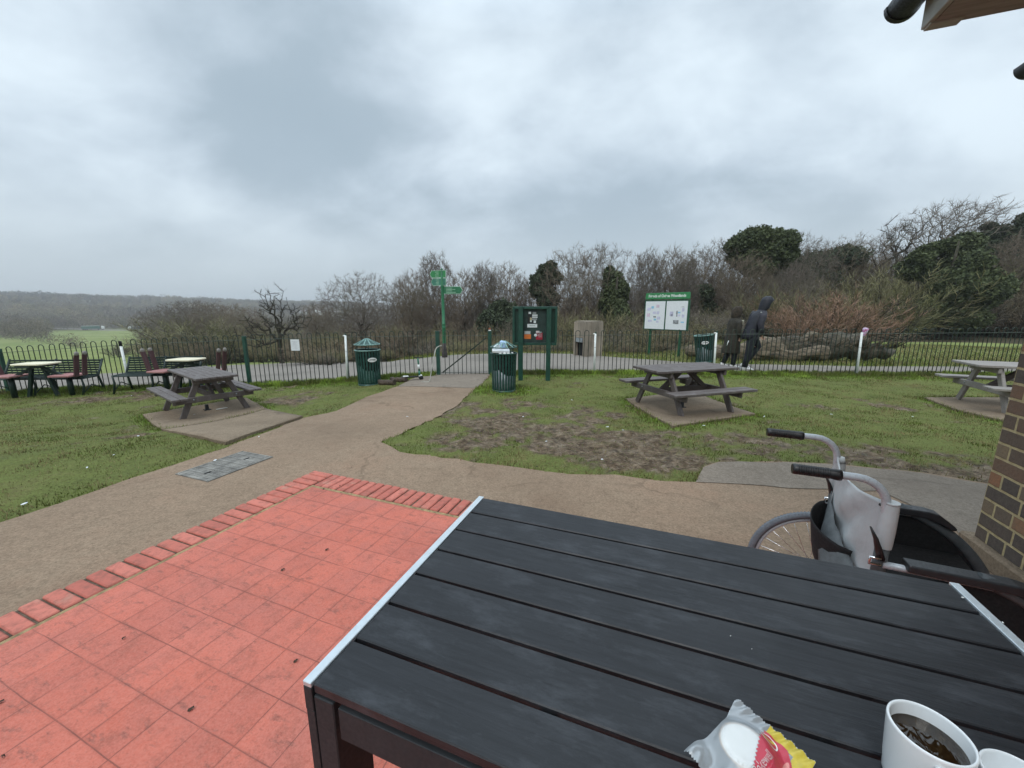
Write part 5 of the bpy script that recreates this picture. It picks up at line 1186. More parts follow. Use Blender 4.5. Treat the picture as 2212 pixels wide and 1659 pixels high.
# ================================================================== green noticeboard
def noticeboard():
    g = GX(1155, 8.35); e = empty('noticeboard', g, R(-3), 'dark green noticeboard on two square posts beside the gate', 'noticeboard'); k = 8.35 / 831
    top = (806 - 646) * k * 1.0; bot = (806 - 728) * k; W = 95 * k; hw = W / 2
    for s, x in ((-1, -.30), (1, .30)):
        mb = MB(); mb.box((x, -.045, (top - .0) / 2 - .05), (.098, .098, top + .1), .006); mb.build('post', M['green'], e)
    zc = (top + bot) / 2
    mb = MB(); mb.box((0, .065, zc), (W, .02, top - bot), .003); mb.build('back_panel', M['green'], e)
    for z in (top - .03, bot + .022): mb = MB(); mb.box((0, .03, z), (W, .09, .05), .004); mb.build('frame_rail', M['green'], e)
    for s in (-1, 1): mb = MB(); mb.box((s * (hw - .02), .03, zc), (.05, .09, top - bot - .09), .004); mb.build('frame_stile', M['green'], e)
    mb = MB(); mb.box((0, .050, zc), (.50, .006, top - bot - .10), .001); mb.build('pin_board', mat('dark_pinboard', (.018, .040, .034), .6, var=.4, scale=5), e)
    def paper(x, z, w, h, col, nm='poster', rot=0): mb = MB(); mb.M = Matrix.Translation((x, .044, z)) @ Matrix.Rotation(rot, 4, 'Y'); mb.box((0, 0, 0), (w, .002, h)); return mb.build(nm, col, e)
    A = {c: mat('paper_' + c, v, .6, var=.08, scale=30) for c, v in dict(white=(.66, .70, .70), grey=(.25, .27, .27), orange=(.62, .16, .03), red=(.33, .012, .03), pinkw=(.62, .52, .54), black=(.012, .014, .014), tan=(.42, .36, .22)).items()}
    t = top
    paper(-.055, t - .28, .20, .36, A['black'])
    for x, z, w, h, c in ((-.11, t - .135, .055, .045, 'white'), (-.01, t - .14, .08, .05, 'grey'), (.0, t - .185, .115, .028, 'white'), (.0, t - .225, .118, .026, 'white'), (-.085, t - .265, .04, .06, 'tan'), (-.01, t - .27, .11, .04, 'grey'), (.0, t - .325, .05, .055, 'white'), (-.085, t - .31, .035, .04, 'white')):
        o = paper(x, z, w, h, A[c], 'sticker'); o.location.y = -.003
    o = paper(-.055, t - .41, .215, .075, A['white'], 'name_plate'); o.location.y = -.003
    o = paper(-.055, t - .41, .12, .010, A['grey'], 'print_line'); o.location.y = -.0052
    paper(-.16, t - .56, .14, .075, A['grey']); o = paper(-.155, t - .545, .12, .012, A['white'], 'print_line'); o.location.y = -.003
    o = paper(-.155, t - .57, .12, .012, A['white'], 'print_line'); o.location.y = -.003
    mb = MB(); mb.M = Matrix.Translation((-.155, .040, t - .645)); mb.prism([(-.078, -.05), (.078, -.05), (.078, .05), (-.078, .05)], 0, .001); mb.v = [Vector((v.x, .041 + (.001 if i > 3 else 0), t - .645 + (v.y - 0) if False else v.z)) for i, v in enumerate(mb.v)] if False else mb.v
    paper(-.155, t - .645, .15, .10, A['orange']); paper(.065, t - .57, .075, .10, A['pinkw'])
    o = paper(.10, t - .635, .14, .15, A['red']); o2 = paper(.125, t - .555, .05, .04, A['grey'], 'sticker'); o2.location.y = -.003
    for z in (t - .60, t - .625, t - .65): o = paper(.12, z, .08, .006, A['pinkw'], 'print_line'); o.location.y = -.003
    mb = MB(); mb.ball((.02, .040, t - .615), (.034, .004, .034), 14, 6); mb.build('sticker', A['white'], e)
noticeboard()

# ================================================================== Friends of Oxleas Woodlands board
def friends():
    Lp = G(1404, 761); Rp = G(1469, 767); 
    Lp = GX(1404, 13.9); Rp = GX(1469, 13.1); c = (Lp + Rp) / 2; d = (Rp - Lp); ang = math.atan2(d.y, d.x); e = empty('woodland_sign', (c.x, c.y, min(Lp.z, Rp.z)), ang, 'green framed sign reading Friends of Oxleas Woodlands above two white notice panels', 'sign')
    k = 13.5 / 831; half = d.length / 2; g0 = min(Lp.z, Rp.z)
    top = (764 - 629) * k; pt = (764 - 643.5) * k; pb = (764 - 707) * k; W = 2 * half * 93 / 65 * 1.02
    for s in (-1, 1): mb = MB(); mb.box((s * half, .03, top / 2 - .1), (.075, .075, top + .1), .006); mb.build('post', M['sign_post'], e)
    mb = MB(); mb.box((0, 0, (pt + pb) / 2), (W, .09, pt - pb), .006); mb.build('cabinet', M['sign_post'], e)
    for s in (-1, 1):
        x = s * W * .2425; mb = MB(); mb.box((x, -.046, (pt + pb) / 2 - .005), (W * .455, .006, (pt - pb) * .93), .001); po = mb.build('notice_panel', M['white_paper'], e)
        rn = random.Random(s + 5); cols = [M['p_blue'], M['p_lilac'], M['p_pink'], M['p_lilac'], M['p_grey'], M['p_lilac']]
        items = [(-.1, .26, .10, .10, 0), (.10, .30, .12, .12, 2), (-.24, .20, .13, .12, 1), (-.02, .08, .12, .10, 1), (.12, .08, .10, .12, 5), (-.25, -.0, .12, .14, 2), (.0, -.06, .10, .06, 4), (.02, -.15, .10, .08, 0), (.16, -.10, .12, .12, 3), (-.18, -.2, .15, .08, 1), (.12, -.22, .10, .08, 3)] if s < 0 else \
                [(-.18, .05, .13, .18, 1), (-.17, -.0, .08, .09, 3), (.02, .05, .045, .24, 4), (.10, .09, .09, .06, 0), (.10, .0, .09, .07, 3), (-.0, -.22, .20, .16, 4), (.24, .18, .08, .14, 3), (.25, -.02, .09, .12, 1), (.24, -.22, .12, .05, 0), (.22, .27, .10, .02, 4)]
        for (a, b_, w, h, c_) in items:
            mb = MB(); mb.box((x + a * W * .455 * 1.3, -.0505, (pt + pb) / 2 + b_ * (pt - pb)), (w * W * .455 * 1.3, .002, h * (pt - pb) * .8)); mb.build('leaflet', cols[c_ % 6], po)
    mb = MB(); mb.box((0, -.005, (top + (764 - 641) * k) / 2), (W * .98, .07, top - (764 - 641) * k + .02), .005); ho = mb.build('header', M['sign_green'], e)
    Mt = Matrix.Translation((0, -.0405, (top + (764 - 641) * k) / 2)) @ Matrix.Rotation(math.pi / 2, 4, 'X')
    text_obj('lettering', 'Friends of Oxleas Woodlands', .128, M['white'], ho, Mt, .001, sx=.86, bold=.0035)
M['sign_post'] = mat('sign_frame_green', (.012, .075, .035), .45, var=.15, scale=10)
M['p_blue'] = mat('leaflet_blue', (.25, .50, .66), .6); M['p_lilac'] = mat('leaflet_lilac', (.55, .54, .68), .6); M['p_pink'] = mat('leaflet_pink', (.60, .48, .56), .6); M['p_grey'] = mat('leaflet_grey', (.22, .23, .24), .6, var=.5, scale=12)
friends()

# ================================================================== fingerpost
def fingerpost():
    Z = 12.9; g = GX(959, Z); e = empty('fingerpost', g, 0, 'tall green fingerpost with three arms beyond the gate', 'signpost'); k = Z / 831; H = (771 - 586) * k
    mb = MB(); mb.lathe([(.085, 0), (.095, .02), (.095, .15), (.070, .19), (.072, .28), (.062, .30), (.060, .48), (0, .48)], 20); mb.build('base', M['base_brown'], e)
    mb = MB(); mb.lathe([(.056, .46), (.056, H * .34), (.064, H * .345), (.064, H * .355), (.056, H * .36), (.056, H * .38), (.064, H * .385), (.064, H * .395), (.05, H * .40), (.050, H * .80), (.060, H * .81), (.060, H * .82), (.045, H * .83), (.045, H * .98), (.02, H * .99), (.03, H * 1.0), (.015, H * 1.015), (0, H * 1.02)], 20); mb.build('pole', M['sign_dkgreen'], e)
    def finger(z0, z1, ang, L, mt, back, flip=1):
        Mx = Matrix.Rotation(ang, 4, 'Z'); mb = MB(); mb.M = Mx; h = z1 - z0; zc = (z0 + z1) / 2; pt = [(.05 - back, z0), (L - .07, z0), (L, zc), (L - .07, z1), (.05 - back, z1)]; n = 5
        V = [(x, -.015, z) for x, z in pt] + [(x, .015, z) for x, z in pt]; mb.add(V, [tuple(range(n)), tuple(range(n, 2 * n))[::-1]] + [(i, (i + 1) % n, n + (i + 1) % n, n + i) for i in range(n)]); o = mb.build('finger_board', mt, e)
        bd = MB(); bd.M = Mx; P = [(x, -.0, z) for x, z in pt]
        for i in range(n): bd.bar(P[i], P[(i + 1) % n], .036, .012)
        bd.build('edge_strip', M['green_pale2'], o)
        for j in range(4):
            for side in (-1, 1):
                mb = MB(); mb.M = Mx; rn = random.Random(j + int(ang * 10)); w = (L - .25) * (.45 + .35 * rn.random()); mb.box((.12 + w / 2, side * .0165, z1 - h * (.2 + .2 * j)), (w, .002, h * .07)); mb.build('print_line', M['green_pale2'], o)
    Y = lambda v: (771 - v) * k
    finger(Y(635.5), Y(621), R(-6), 43 * k, M['sign_dkgreen'], .0); finger(Y(618), Y(604), R(180 - 22), 25 * k / math.cos(R(22)), M['sign_dkgreen2'], .18); finger(Y(602), Y(588), R(180 - 22), 27 * k / math.cos(R(22)), M['sign_green'], .18)
M['base_brown'] = mat('dark_brown_cast_base', (.035, .026, .024), .6); M['green_pale2'] = mat('pale_green_lettering', (.33, .52, .38), .6); M['sign_dkgreen2'] = mat('faded_green_sign', (.05, .19, .13), .5)
fingerpost()

# ================================================================== stone drinking fountain
def fountain():
    Z = 12.9; c = G(1266, 771); g = GX(1264, Z); k = Z / 831; e = empty('drinking_fountain', g, 0, 'weathered stone drinking fountain block with dark niche on the asphalt', 'fountain'); H = (770 - 693) * k
    e.rotation_euler = (0, 0, R(32))
    e.rotation_euler = (0, 0, R(26))
    def part(nm, mt, *bs):
        mb = MB()
        for x0, x1, y0, y1, z0, z1, b in bs: mb.box(((x0 + x1) / 2, (y0 + y1) / 2, (z0 + z1) / 2), (x1 - x0, y1 - y0, z1 - z0), b)
        return mb.build(nm, mt, e)
    part('stone_block', M['stone'], (.26, .76, .0, .64, -.05, H * .965, .012))
    part('jamb', M['stone'], (-.01, .257, -.006, .11, -.05, H * .965, .012)); part('jamb', M['stone'], (-.01, .257, .53, .646, -.05, H * .965, .012))
    part('lintel', M['stone'], (.0, .257, .113, .527, H * .52, H * .965, .010))
    part('cap_stone', M['stone'], (.02, .745, .01, .63, H * .968, H * 1.0, .014))
    part('basin', M['liner'], (-.03, .22, .118, .522, H * .40, H * .515, .006)); part('niche_panel', M['matte_black'], (.10, .255, .115, .525, 0, H * .395, .002))
fountain()

# ================================================================== scooter, bent pole, logs
def scooter():
    g = GX(902, 8.45); e = empty('kick_scooter', (g.x, g.y, g.z), R(20), 'small green and white kick scooter standing by the railings left of the gate', 'scooter')
    mb = MB(); mb.tube([(.0, 0, .10), (.0, 0, .20)], .024, 10); mb.tube([(0, 0, .20), (-.01, 0, .33)], .022, 10); mb.tube([(-.01, 0, .33), (-.022, 0, .50)], .018, 10); mb.build('stem', M['sign_dkgreen2'], e)
    mb = MB(); mb.tube([(-.004, 0, .245), (-.012, 0, .345)], .0255, 10); mb.build('stem_sleeve', M['white'], e)
    mb = MB(); mb.tube([(-.02, -.10, .50), (-.022, 0, .505), (-.02, .10, .50)], .011, 8); mb.build('handlebar', M['black'], e).rotation_euler = (0, 0, R(70))
    mb = MB(); mb.box((-.20, 0, .075), (.36, .09, .022), .008); mb.build('deck', M['matte_black'], e)
    mb = MB(); mb.box((-.30, 0, .095), (.12, .07, .018), .006); mb.build('brake_plate', M['white'], e); mb = MB(); mb.box((.02, .0, .09), (.08, .05, .05), .015); mb.build('fork', M['white'], e)
    for x, y in ((.03, .05), (.03, -.05), (-.37, 0)): mb = MB(); mb.at((x, y, .048), 0, R(90)); mb.lathe([(0, -.012), (.03, -.014), (.046, -.010), (.048, 0), (.046, .010), (.03, .014), (0, .012)], 20); mb.build('wheel', M['black'], e)
scooter()
g = GX(923, 8.1); pts = []; tp = idx_u(943)
mb = MB(); P0 = Vector((0, 0, .01)); mb.tube([(-.17, .02, .012), (-.05, 0, .010), (0, 0, .015), (.012, .02, .05), (.04, .12, .30), (.07, .25, .52), (.085, .36, .66), (.11, .42, .715), (.15, .50, .735), (.19, .56, .735)], .011, 8)
o = mb.build('bent_pole', mat('pale_galvanised_pipe', (.36, .35, .30), .6, .2)); o.location = g; tag(o, 'pale bent metal pole leaning against the left gate post', 'pole')
M['log'] = mat('wet_rotten_log', (.030, .020, .015), .75, 0, col2=(.11, .078, .055), scale=9, bump=.9, bdist=.02)
for i, (u0, u1, v, Z, r, lb) in enumerate(((838, 872, 800, 8.25, .055, 'dark rotten log in the grass between bin and scooter'), (812, 846, 806, 7.95, .06, 'grass covered log lying right behind the left litter bin'))):
    a, b = GX(u0, Z + .1), GX(u1, Z); d = b - a; mb = MB(); n = 9; mb.tube([a - a + d * (k / n) + Vector((0, .01 * math.sin(k * 2), r * .9 + .008 * math.sin(k * 1.7))) for k in range(n + 1)], [r * (1 + .12 * math.sin(k * 2.3 + i)) for k in range(n + 1)], 12)
    o = mb.build('fallen_log', M['log']); o.location = a; tag(o, lb, 'log', 'rotten logs near the left bin')

# fallen tree beyond the path
def fallen_tree():
    a = GX(1488, 12.3); b = GX(1930, 12.6); d = b - a; e = empty('fallen_tree', a, 0, 'huge bleached fallen tree trunk lying on the grass behind the walkers', 'fallen tree'); rs = random.Random(3)
    def log(name, p0, p1, r0, r1, n, seed, wob=.1, mt='bark_dead'):
        V = []; F = []; m = 28; p0, p1 = Vector(p0), Vector(p1)
        for i in range(n + 1):
            t = i / n; c = p0.lerp(p1, t) + Vector((0, wob * math.sin(t * 5 + seed), wob * .5 * math.sin(t * 8 + seed * 2))); r = (r0 + (r1 - r0) * t)
            if i in (0, n): r *= .55
            for k in range(m):
                th = 2 * math.pi * k / m; q = r * (.45 + .85 * float(fbm(t * n * .35 + seed, math.cos(th) * 1.6 + 3, seed, 4)) + .42 * float(fbm(math.sin(th) * 3 + 5, t * n * .9, seed + 2, 4))); V.append(c + Vector((0, math.cos(th) * q, math.sin(th) * q)))
        for i in range(n):
            for k in range(m): F.append((i * m + k, i * m + (k + 1) % m, (i + 1) * m + (k + 1) % m, (i + 1) * m + k))
        F += [tuple(range(m))[::-1], tuple(n * m + k for k in range(m))]
        mb = MB(); mb.add(V, F, True); return mb.build(name, M[mt], e)
    L = d.x
    log('trunk', (.0, 0, .20), (L * .45, .05, .30), .16, .34, 26, 1); log('root_mass', (L * .42, .1, .36), (L * .86, .2, .34), .33, .37, 34, 4, .12, 'bark_moss'); log('trunk_limb', (L * .30, -.35, .16), (L * .62, -.32, .22), .13, .20, 16, 7)
    log('trunk_limb', (L * .84, .1, .22), (L * 1.02, .2, .18), .25, .10, 12, 9, .1, 'bark_moss'); log('trunk_limb', (L * .50, -.2, .62), (L * .60, -.1, .80), .10, .10, 6, 11)
    mb = MB()
    for k in range(60):
        x = L * (.42 + .60 * rs.random()); mb.tube([(x, -.1, .35), (x + rs.uniform(-.4, .5), -.25 + rs.uniform(-.2, .3), .5 + rs.random() * .35), (x + rs.uniform(-.8, 1.3), -.3, .30 + rs.random() * .65)], [.026, .014, .004], 5)
    mb.build('branches', M['bark_dead'], e)['kind'] = 'stuff'
M['bark_moss'] = mat('mossy_root_mass', (.024, .021, .016), .95, 0, col2=(.15, .13, .092), scale=3.4, bump=1.0, bdist=.06, detail=9)
fallen_tree()

# ================================================================== litter on the lawns
rn = random.Random(11)
spots = [(55, 1098), (190, 1018), (247, 990), (300, 948), (420, 900), (285, 858), (540, 850), (655, 842), (1235, 868), (1312, 928), (1345, 935), (1180, 960), (1300, 1000), (880, 905), (1520, 925), (1650, 905), (1970, 905), (1795, 900), (1130, 905), (560, 950), (466, 1002)]
for i, (u, v) in enumerate(spots):
    p = G(u, v); mb = MB(); w, h = rn.uniform(.012, .035), rn.uniform(.006, .012); mb.ball((0, 0, 0), (w, h, .004), 8, 4, .5, i); o = mb.build('litter_scrap', M['white_paper']); o.location = (p.x, p.y, p.z + .036); o.rotation_euler = (rn.uniform(-.2, .2), rn.uniform(-.2, .2), rn.uniform(0, 3))
    tag(o, 'small white scrap of litter lying on the lawn', 'litter', 'white litter scraps on the lawns')
p = G(480, 888); mb = MB(); mb.box((0, 0, 0), (.16, .022, .006), .002); o = mb.build('plastic_fork', M['white']); o.location = (p.x, p.y, p.z + .046); o.rotation_euler = (0, 0, .9); tag(o, 'white plastic stick on the slab beside the left picnic table', 'litter')
M['leaf'] = mat('dead_leaf', (.055, .035, .022), .8, var=.3, scale=30)
for i, (u, v) in enumerate([(707, 1196), (12, 1648), (5, 1530), (760, 1012), (612, 1240), (1160, 1010), (700, 1063), (735, 1056), (415, 1545), (640, 1440), (722, 1652), (270, 1390)]):
    p = G(u, v); mb = MB(); r_ = rn.uniform(.005, .010); n = 9
    V = [(r_ * (1 + .35 * math.sin(k * 2.6)) * math.cos(2 * math.pi * k / n), .6 * r_ * math.sin(2 * math.pi * k / n), .004 * math.sin(k * 1.9)) for k in range(n)] + [(0, 0, .006)]
    mb.add(V, [(k, (k + 1) % n, n) for k in range(n)]); o = mb.build('dead_leaf', M['leaf']); o.location = (p.x, p.y, (.0235 if i not in (3, 5) else .006) + .004); o.rotation_euler = (0, 0, rn.uniform(0, 3))
    tag(o, 'small dark dead leaf fallen on the paving', 'leaf', 'dead leaves on the paving')
# ================================================================== people
def skinned(name, chains, mt, parent, sub=2):
    """chains: list of [(point, radius), ...]; chains whose first point repeats an earlier point join there"""
    bm = bmesh.new(); sk = bm.verts.layers.skin.verify(); seen = {}
    def vert(p, r):
        k = tuple(round(c, 4) for c in p)
        if k not in seen:
            v = bm.verts.new(p); rr = r if isinstance(r, tuple) else (r, r); v[sk].radius = rr; seen[k] = v
        return seen[k]
    first = True
    for ch in chains:
        prev = None
        for p, r in ch:
            v = vert(p, r)
            if first: v[sk].use_root = True; first = False
            if prev is not None and bm.edges.get((prev, v)) is None: bm.edges.new((prev, v))
            prev = v
    me = bpy.data.meshes.new(name); bm.to_mesh(me); bm.free(); me.materials.append(mt)
    tmp = bpy.data.objects.new(name + '_tmp', me); C.objects.link(tmp); s = tmp.modifiers.new('skin', 'SKIN'); s.use_smooth_shade = True; u = tmp.modifiers.new('sub', 'SUBSURF'); u.levels = sub; u.render_levels = sub
    dg = bpy.context.evaluated_depsgraph_get(); dg.update(); m2 = bpy.data.meshes.new_from_object(tmp.evaluated_get(dg)); m2.name = name; bpy.data.objects.remove(tmp)
    m2.polygons.foreach_set('use_smooth', [True] * len(m2.polygons)); m2.materials.clear(); m2.materials.append(mt); m2.update()
    o = bpy.data.objects.new(name, m2); C.objects.link(o); o.parent = parent; return o
M['skin'] = mat('skin', (.42, .26, .19), .55, var=.05, scale=20); M['navy'] = mat('navy_padded_jacket', (.009, .010, .017), .6, var=.35, scale=6, bump=.5, bdist=.01)
M['navy2'] = mat('slate_grey_sleeve', (.026, .025, .034), .7, var=.25, scale=8, bump=.4, bdist=.01); M['trouser'] = mat('black_trousers', (.010, .013, .018), .8, var=.3, scale=10)
M['olive'] = mat('dark_olive_long_coat', (.026, .022, .014), .8, var=.35, scale=7, bump=.5, bdist=.012); M['fur'] = mat('brown_hood_lining', (.040, .030, .020), .95, var=.4, scale=20, bump=1, bdist=.02)
M['shoe'] = mat('white_trainers', (.68, .68, .66), .5, var=.08, scale=20); M['sole'] = mat('grey_sole', (.35, .35, .34), .6); M['hairdark'] = mat('dark_hair', (.02, .014, .010), .7)
def hand(p, d, side, curl=.5, s=1.0):
    """palm + fingers as skin chains starting at wrist p, pointing along d"""
    p = Vector(p); d = Vector(d).normalized(); u = Vector(side).normalized(); n = d.cross(u).normalized(); ch = []
    palm = p + d * .045 * s; tip = p + d * .085 * s
    ch.append([(tuple(p), .026 * s), (tuple(palm), (.038 * s, .020 * s)), (tuple(tip), (.040 * s, .017 * s))])
    for i, (off, L) in enumerate(((-.030, .068), (-.010, .078), (.010, .074), (.029, .058))):
        b = tip + u * off * s; c = b + (d * math.cos(curl) + n * math.sin(curl)) * L * .5 * s; e = c + (d * math.cos(curl * 2.2) + n * math.sin(curl * 2.2)) * L * .5 * s
        ch.append([(tuple(tip), (.040 * s, .017 * s)), (tuple(b + d * .006 * s), .010 * s), (tuple(c), .009 * s), (tuple(e), .0075 * s)])
    tb_ = palm - u * .030 * s; ch.append([(tuple(palm), (.038 * s, .020 * s)), (tuple(tb_ + d * .012 * s), .012 * s), (tuple(tb_ - u * .020 * s + d * .040 * s + n * .012 * s), .010 * s), (tuple(tb_ - u * .022 * s + d * .062 * s + n * .02 * s), .0085 * s)])
    return ch
def shoe(name, heel, yaw, pitch, parent, L=.285):
    mb = MB(); mb.M = Matrix.Translation(heel) @ Matrix.Rotation(yaw, 4, 'Z') @ Matrix.Rotation(pitch, 4, 'Y')
    secs = [(-.005, .030, .085, .0), (.03, .040, .105, 0), (.08, .042, .098, 0), (.13, .042, .075, 0), (.19, .047, .058, 0), (.24, .044, .048, 0), (.275, .030, .036, 0), (.29, .010, .022, 0)]; V = []; F = []; n = 14
    for (x, w, h, z) in secs:
        for k in range(n):
            t = 2 * math.pi * k / n; c, s_ = math.cos(t), math.sin(t); V.append((x * L / .29, w * c, max(.012, h * (.5 + .5 * s_) + .012)))
    m = len(secs)
    for i in range(m - 1):
        for k in range(n): F.append((i * n + k, (i + 1) * n + k, (i + 1) * n + (k + 1) % n, i * n + (k + 1) % n))
    F += [tuple(range(n)), tuple((m - 1) * n + k for k in range(n))[::-1]]; mb.add(V, F, True); o = mb.build(name, M['shoe'], parent)
    mb2 = MB(); mb2.M = mb.M; pl = [(-.008, -.030), (.06, -.042), (.19, -.048), (.26, -.038), (.292, -.010), (.292, .010), (.26, .038), (.19, .048), (.06, .042), (-.008, .030)]; mb2.prism([(x * L / .29, y) for x, y in pl], 0, .018); mb2.build('sole', M['sole'], o); return o
def man():
    g = GX(1622, 9.75); e = empty('person', (g.x, g.y, g.z + .006), R(-4), 'taller walker in dark hooded jacket, black trousers and white trainers, leaning forward', 'person', 'two people walking along the path')
    e.scale = (1.0,) * 3
    # x = walking direction. near (right) side is y < 0
    pel = (0.0, 0, .98); sp1 = (.03, 0, 1.14); sp2 = (.09, 0, 1.34); nk = (.155, 0, 1.52); nk2 = (.20, 0, 1.60); hd = (.245, 0, 1.70); hd2 = (.25, 0, 1.80)
    body = [[(pel, .14), (sp1, .14), (sp2, (.12, .10)), (nk, .06), (nk2, .055), (hd, (.085, .075)), (hd2, (.080, .075))],
            [(hd, (.085, .075)), ((.315, 0, 1.69), .035)],
            [(pel, .14), ((.0, -.09, .93), .095), ((-.02, -.10, .52), .062), ((-.06, -.10, .14), .042), ((-.055, -.10, .09), .035)],
            [(pel, .14), ((.0, .09, .93), .095), ((.28, .10, .60), .062), ((.04, .10, .20), .042), ((.02, .10, .15), .035)],
            [(sp2, (.12, .10)), ((.105, -.17, 1.42), .045), ((.05, -.23, 1.16), .045), ((.16, -.22, .93), .034)] ,
            [(sp2, (.12, .10)), ((.105, .17, 1.42), .045), ((.06, .23, 1.16), .045), ((.14, .20, .94), .034)]]
    body += hand((.16, -.22, .93), (.35, 0, -1), (1, 0, .3), .5) + hand((.14, .20, .94), (.3, 0, -1), (1, 0, .3), .5)
    skinned('body', body, M['skin'], e, 1)
    mb = MB(); # jacket torso
    mb.loft([((-.015, 0, .80), .165, .195), ((-.015, 0, .88), .175, .205), ((.0, 0, 1.02), .165, .195), ((.035, 0, 1.18), .165, .205), ((.085, 0, 1.34), .165, .225), ((.115, 0, 1.44), .140, .215), ((.145, 0, 1.51), .095, .13), ((.17, 0, 1.55), .075, .085)], 22)
    jo = mb.build('jacket', M['navy'], e)
    for s, pts in ((-1, [(.10, -.175, 1.455), (.085, -.235, 1.36), (.06, -.255, 1.18), (.10, -.25, 1.04), (.16, -.225, .925)]), (1, [(.10, .175, 1.455), (.085, .235, 1.36), (.06, .255, 1.18), (.09, .24, 1.04), (.14, .205, .935)])):
        mb = MB(); mb.tube(pts, [.088, .082, .070, .060, .048], 16); mb.build('sleeve', M['navy2'] if s < 0 else M['navy'], jo)
    mb = MB(); V = []; F = []; n = 18; rings = [(.14, 1.50, .085, .11), (.17, 1.58, .12, .125), (.195, 1.67, .135, .135), (.205, 1.76, .135, .125), (.21, 1.83, .105, .10), (.21, 1.865, .05, .05)]
    for (x, z, rx, ry) in rings:
        for k in range(n): t = 2 * math.pi * k / n; fr = max(0, math.cos(t)); V.append((x + .02 + rx * math.cos(t) + (.03 * fr if z > 1.75 and z < 1.8 else (-.035 * fr if 1.6 < z < 1.72 else 0)), ry * math.sin(t), z))
    for i in range(5):
        for k in range(n):
            t = (k + .5) * 2 * math.pi / n
            if i in (1, 2) and math.cos(t) > .70: continue
            F.append((i * n + k, i * n + (k + 1) % n, (i + 1) * n + (k + 1) % n, (i + 1) * n + k))
    F.append(tuple(5 * n + k for k in range(n))); mb.add(V, F, True)
    mb.tube([(.30, -.09, 1.765), (.355, -.05, 1.775), (.375, 0, 1.775), (.355, .05, 1.775), (.30, .09, 1.765)], [.012, .016, .018, .016, .012], 8, flat=.5); mb.build('hood', M['navy'], jo)
    mb = MB(); mb.ball((.325, 0, 1.66), (.035, .05, .045), 10, 8); mb.build('chin', M['skin'], e) if False else None
    for s, pts in ((-1, [(0, -.085, .97), (-.01, -.10, .76), (-.02, -.105, .53), (-.04, -.105, .33), (-.06, -.105, .10)]), (1, [(0, .085, .97), (.16, .10, .80), (.29, .105, .60), (.18, .105, .40), (.03, .10, .17)])):
        mb = MB(); mb.tube(pts, [.118, .105, .084, .072, .064], 16); mb.build('trouser_leg', M['trouser'], e)
    shoe('shoe', (-.13, -.10, 0), 0, 0, e, .30); shoe('shoe', (-.07, .10, .07), 0, R(14), e, .30)
    mb = MB(); mb.box((.02, -.236, 1.47), (.03, .004, .014)); mb.build('reflective_tab', M['white'], jo)
    for c in [q_ for q_ in bpy.data.objects if q_.parent == e or (q_.parent and q_.parent.parent == e)]:
        for v in c.data.vertices: v.co.x += (.09 if v.co.z > .98 else .06) * (v.co.z - .98)
    return e
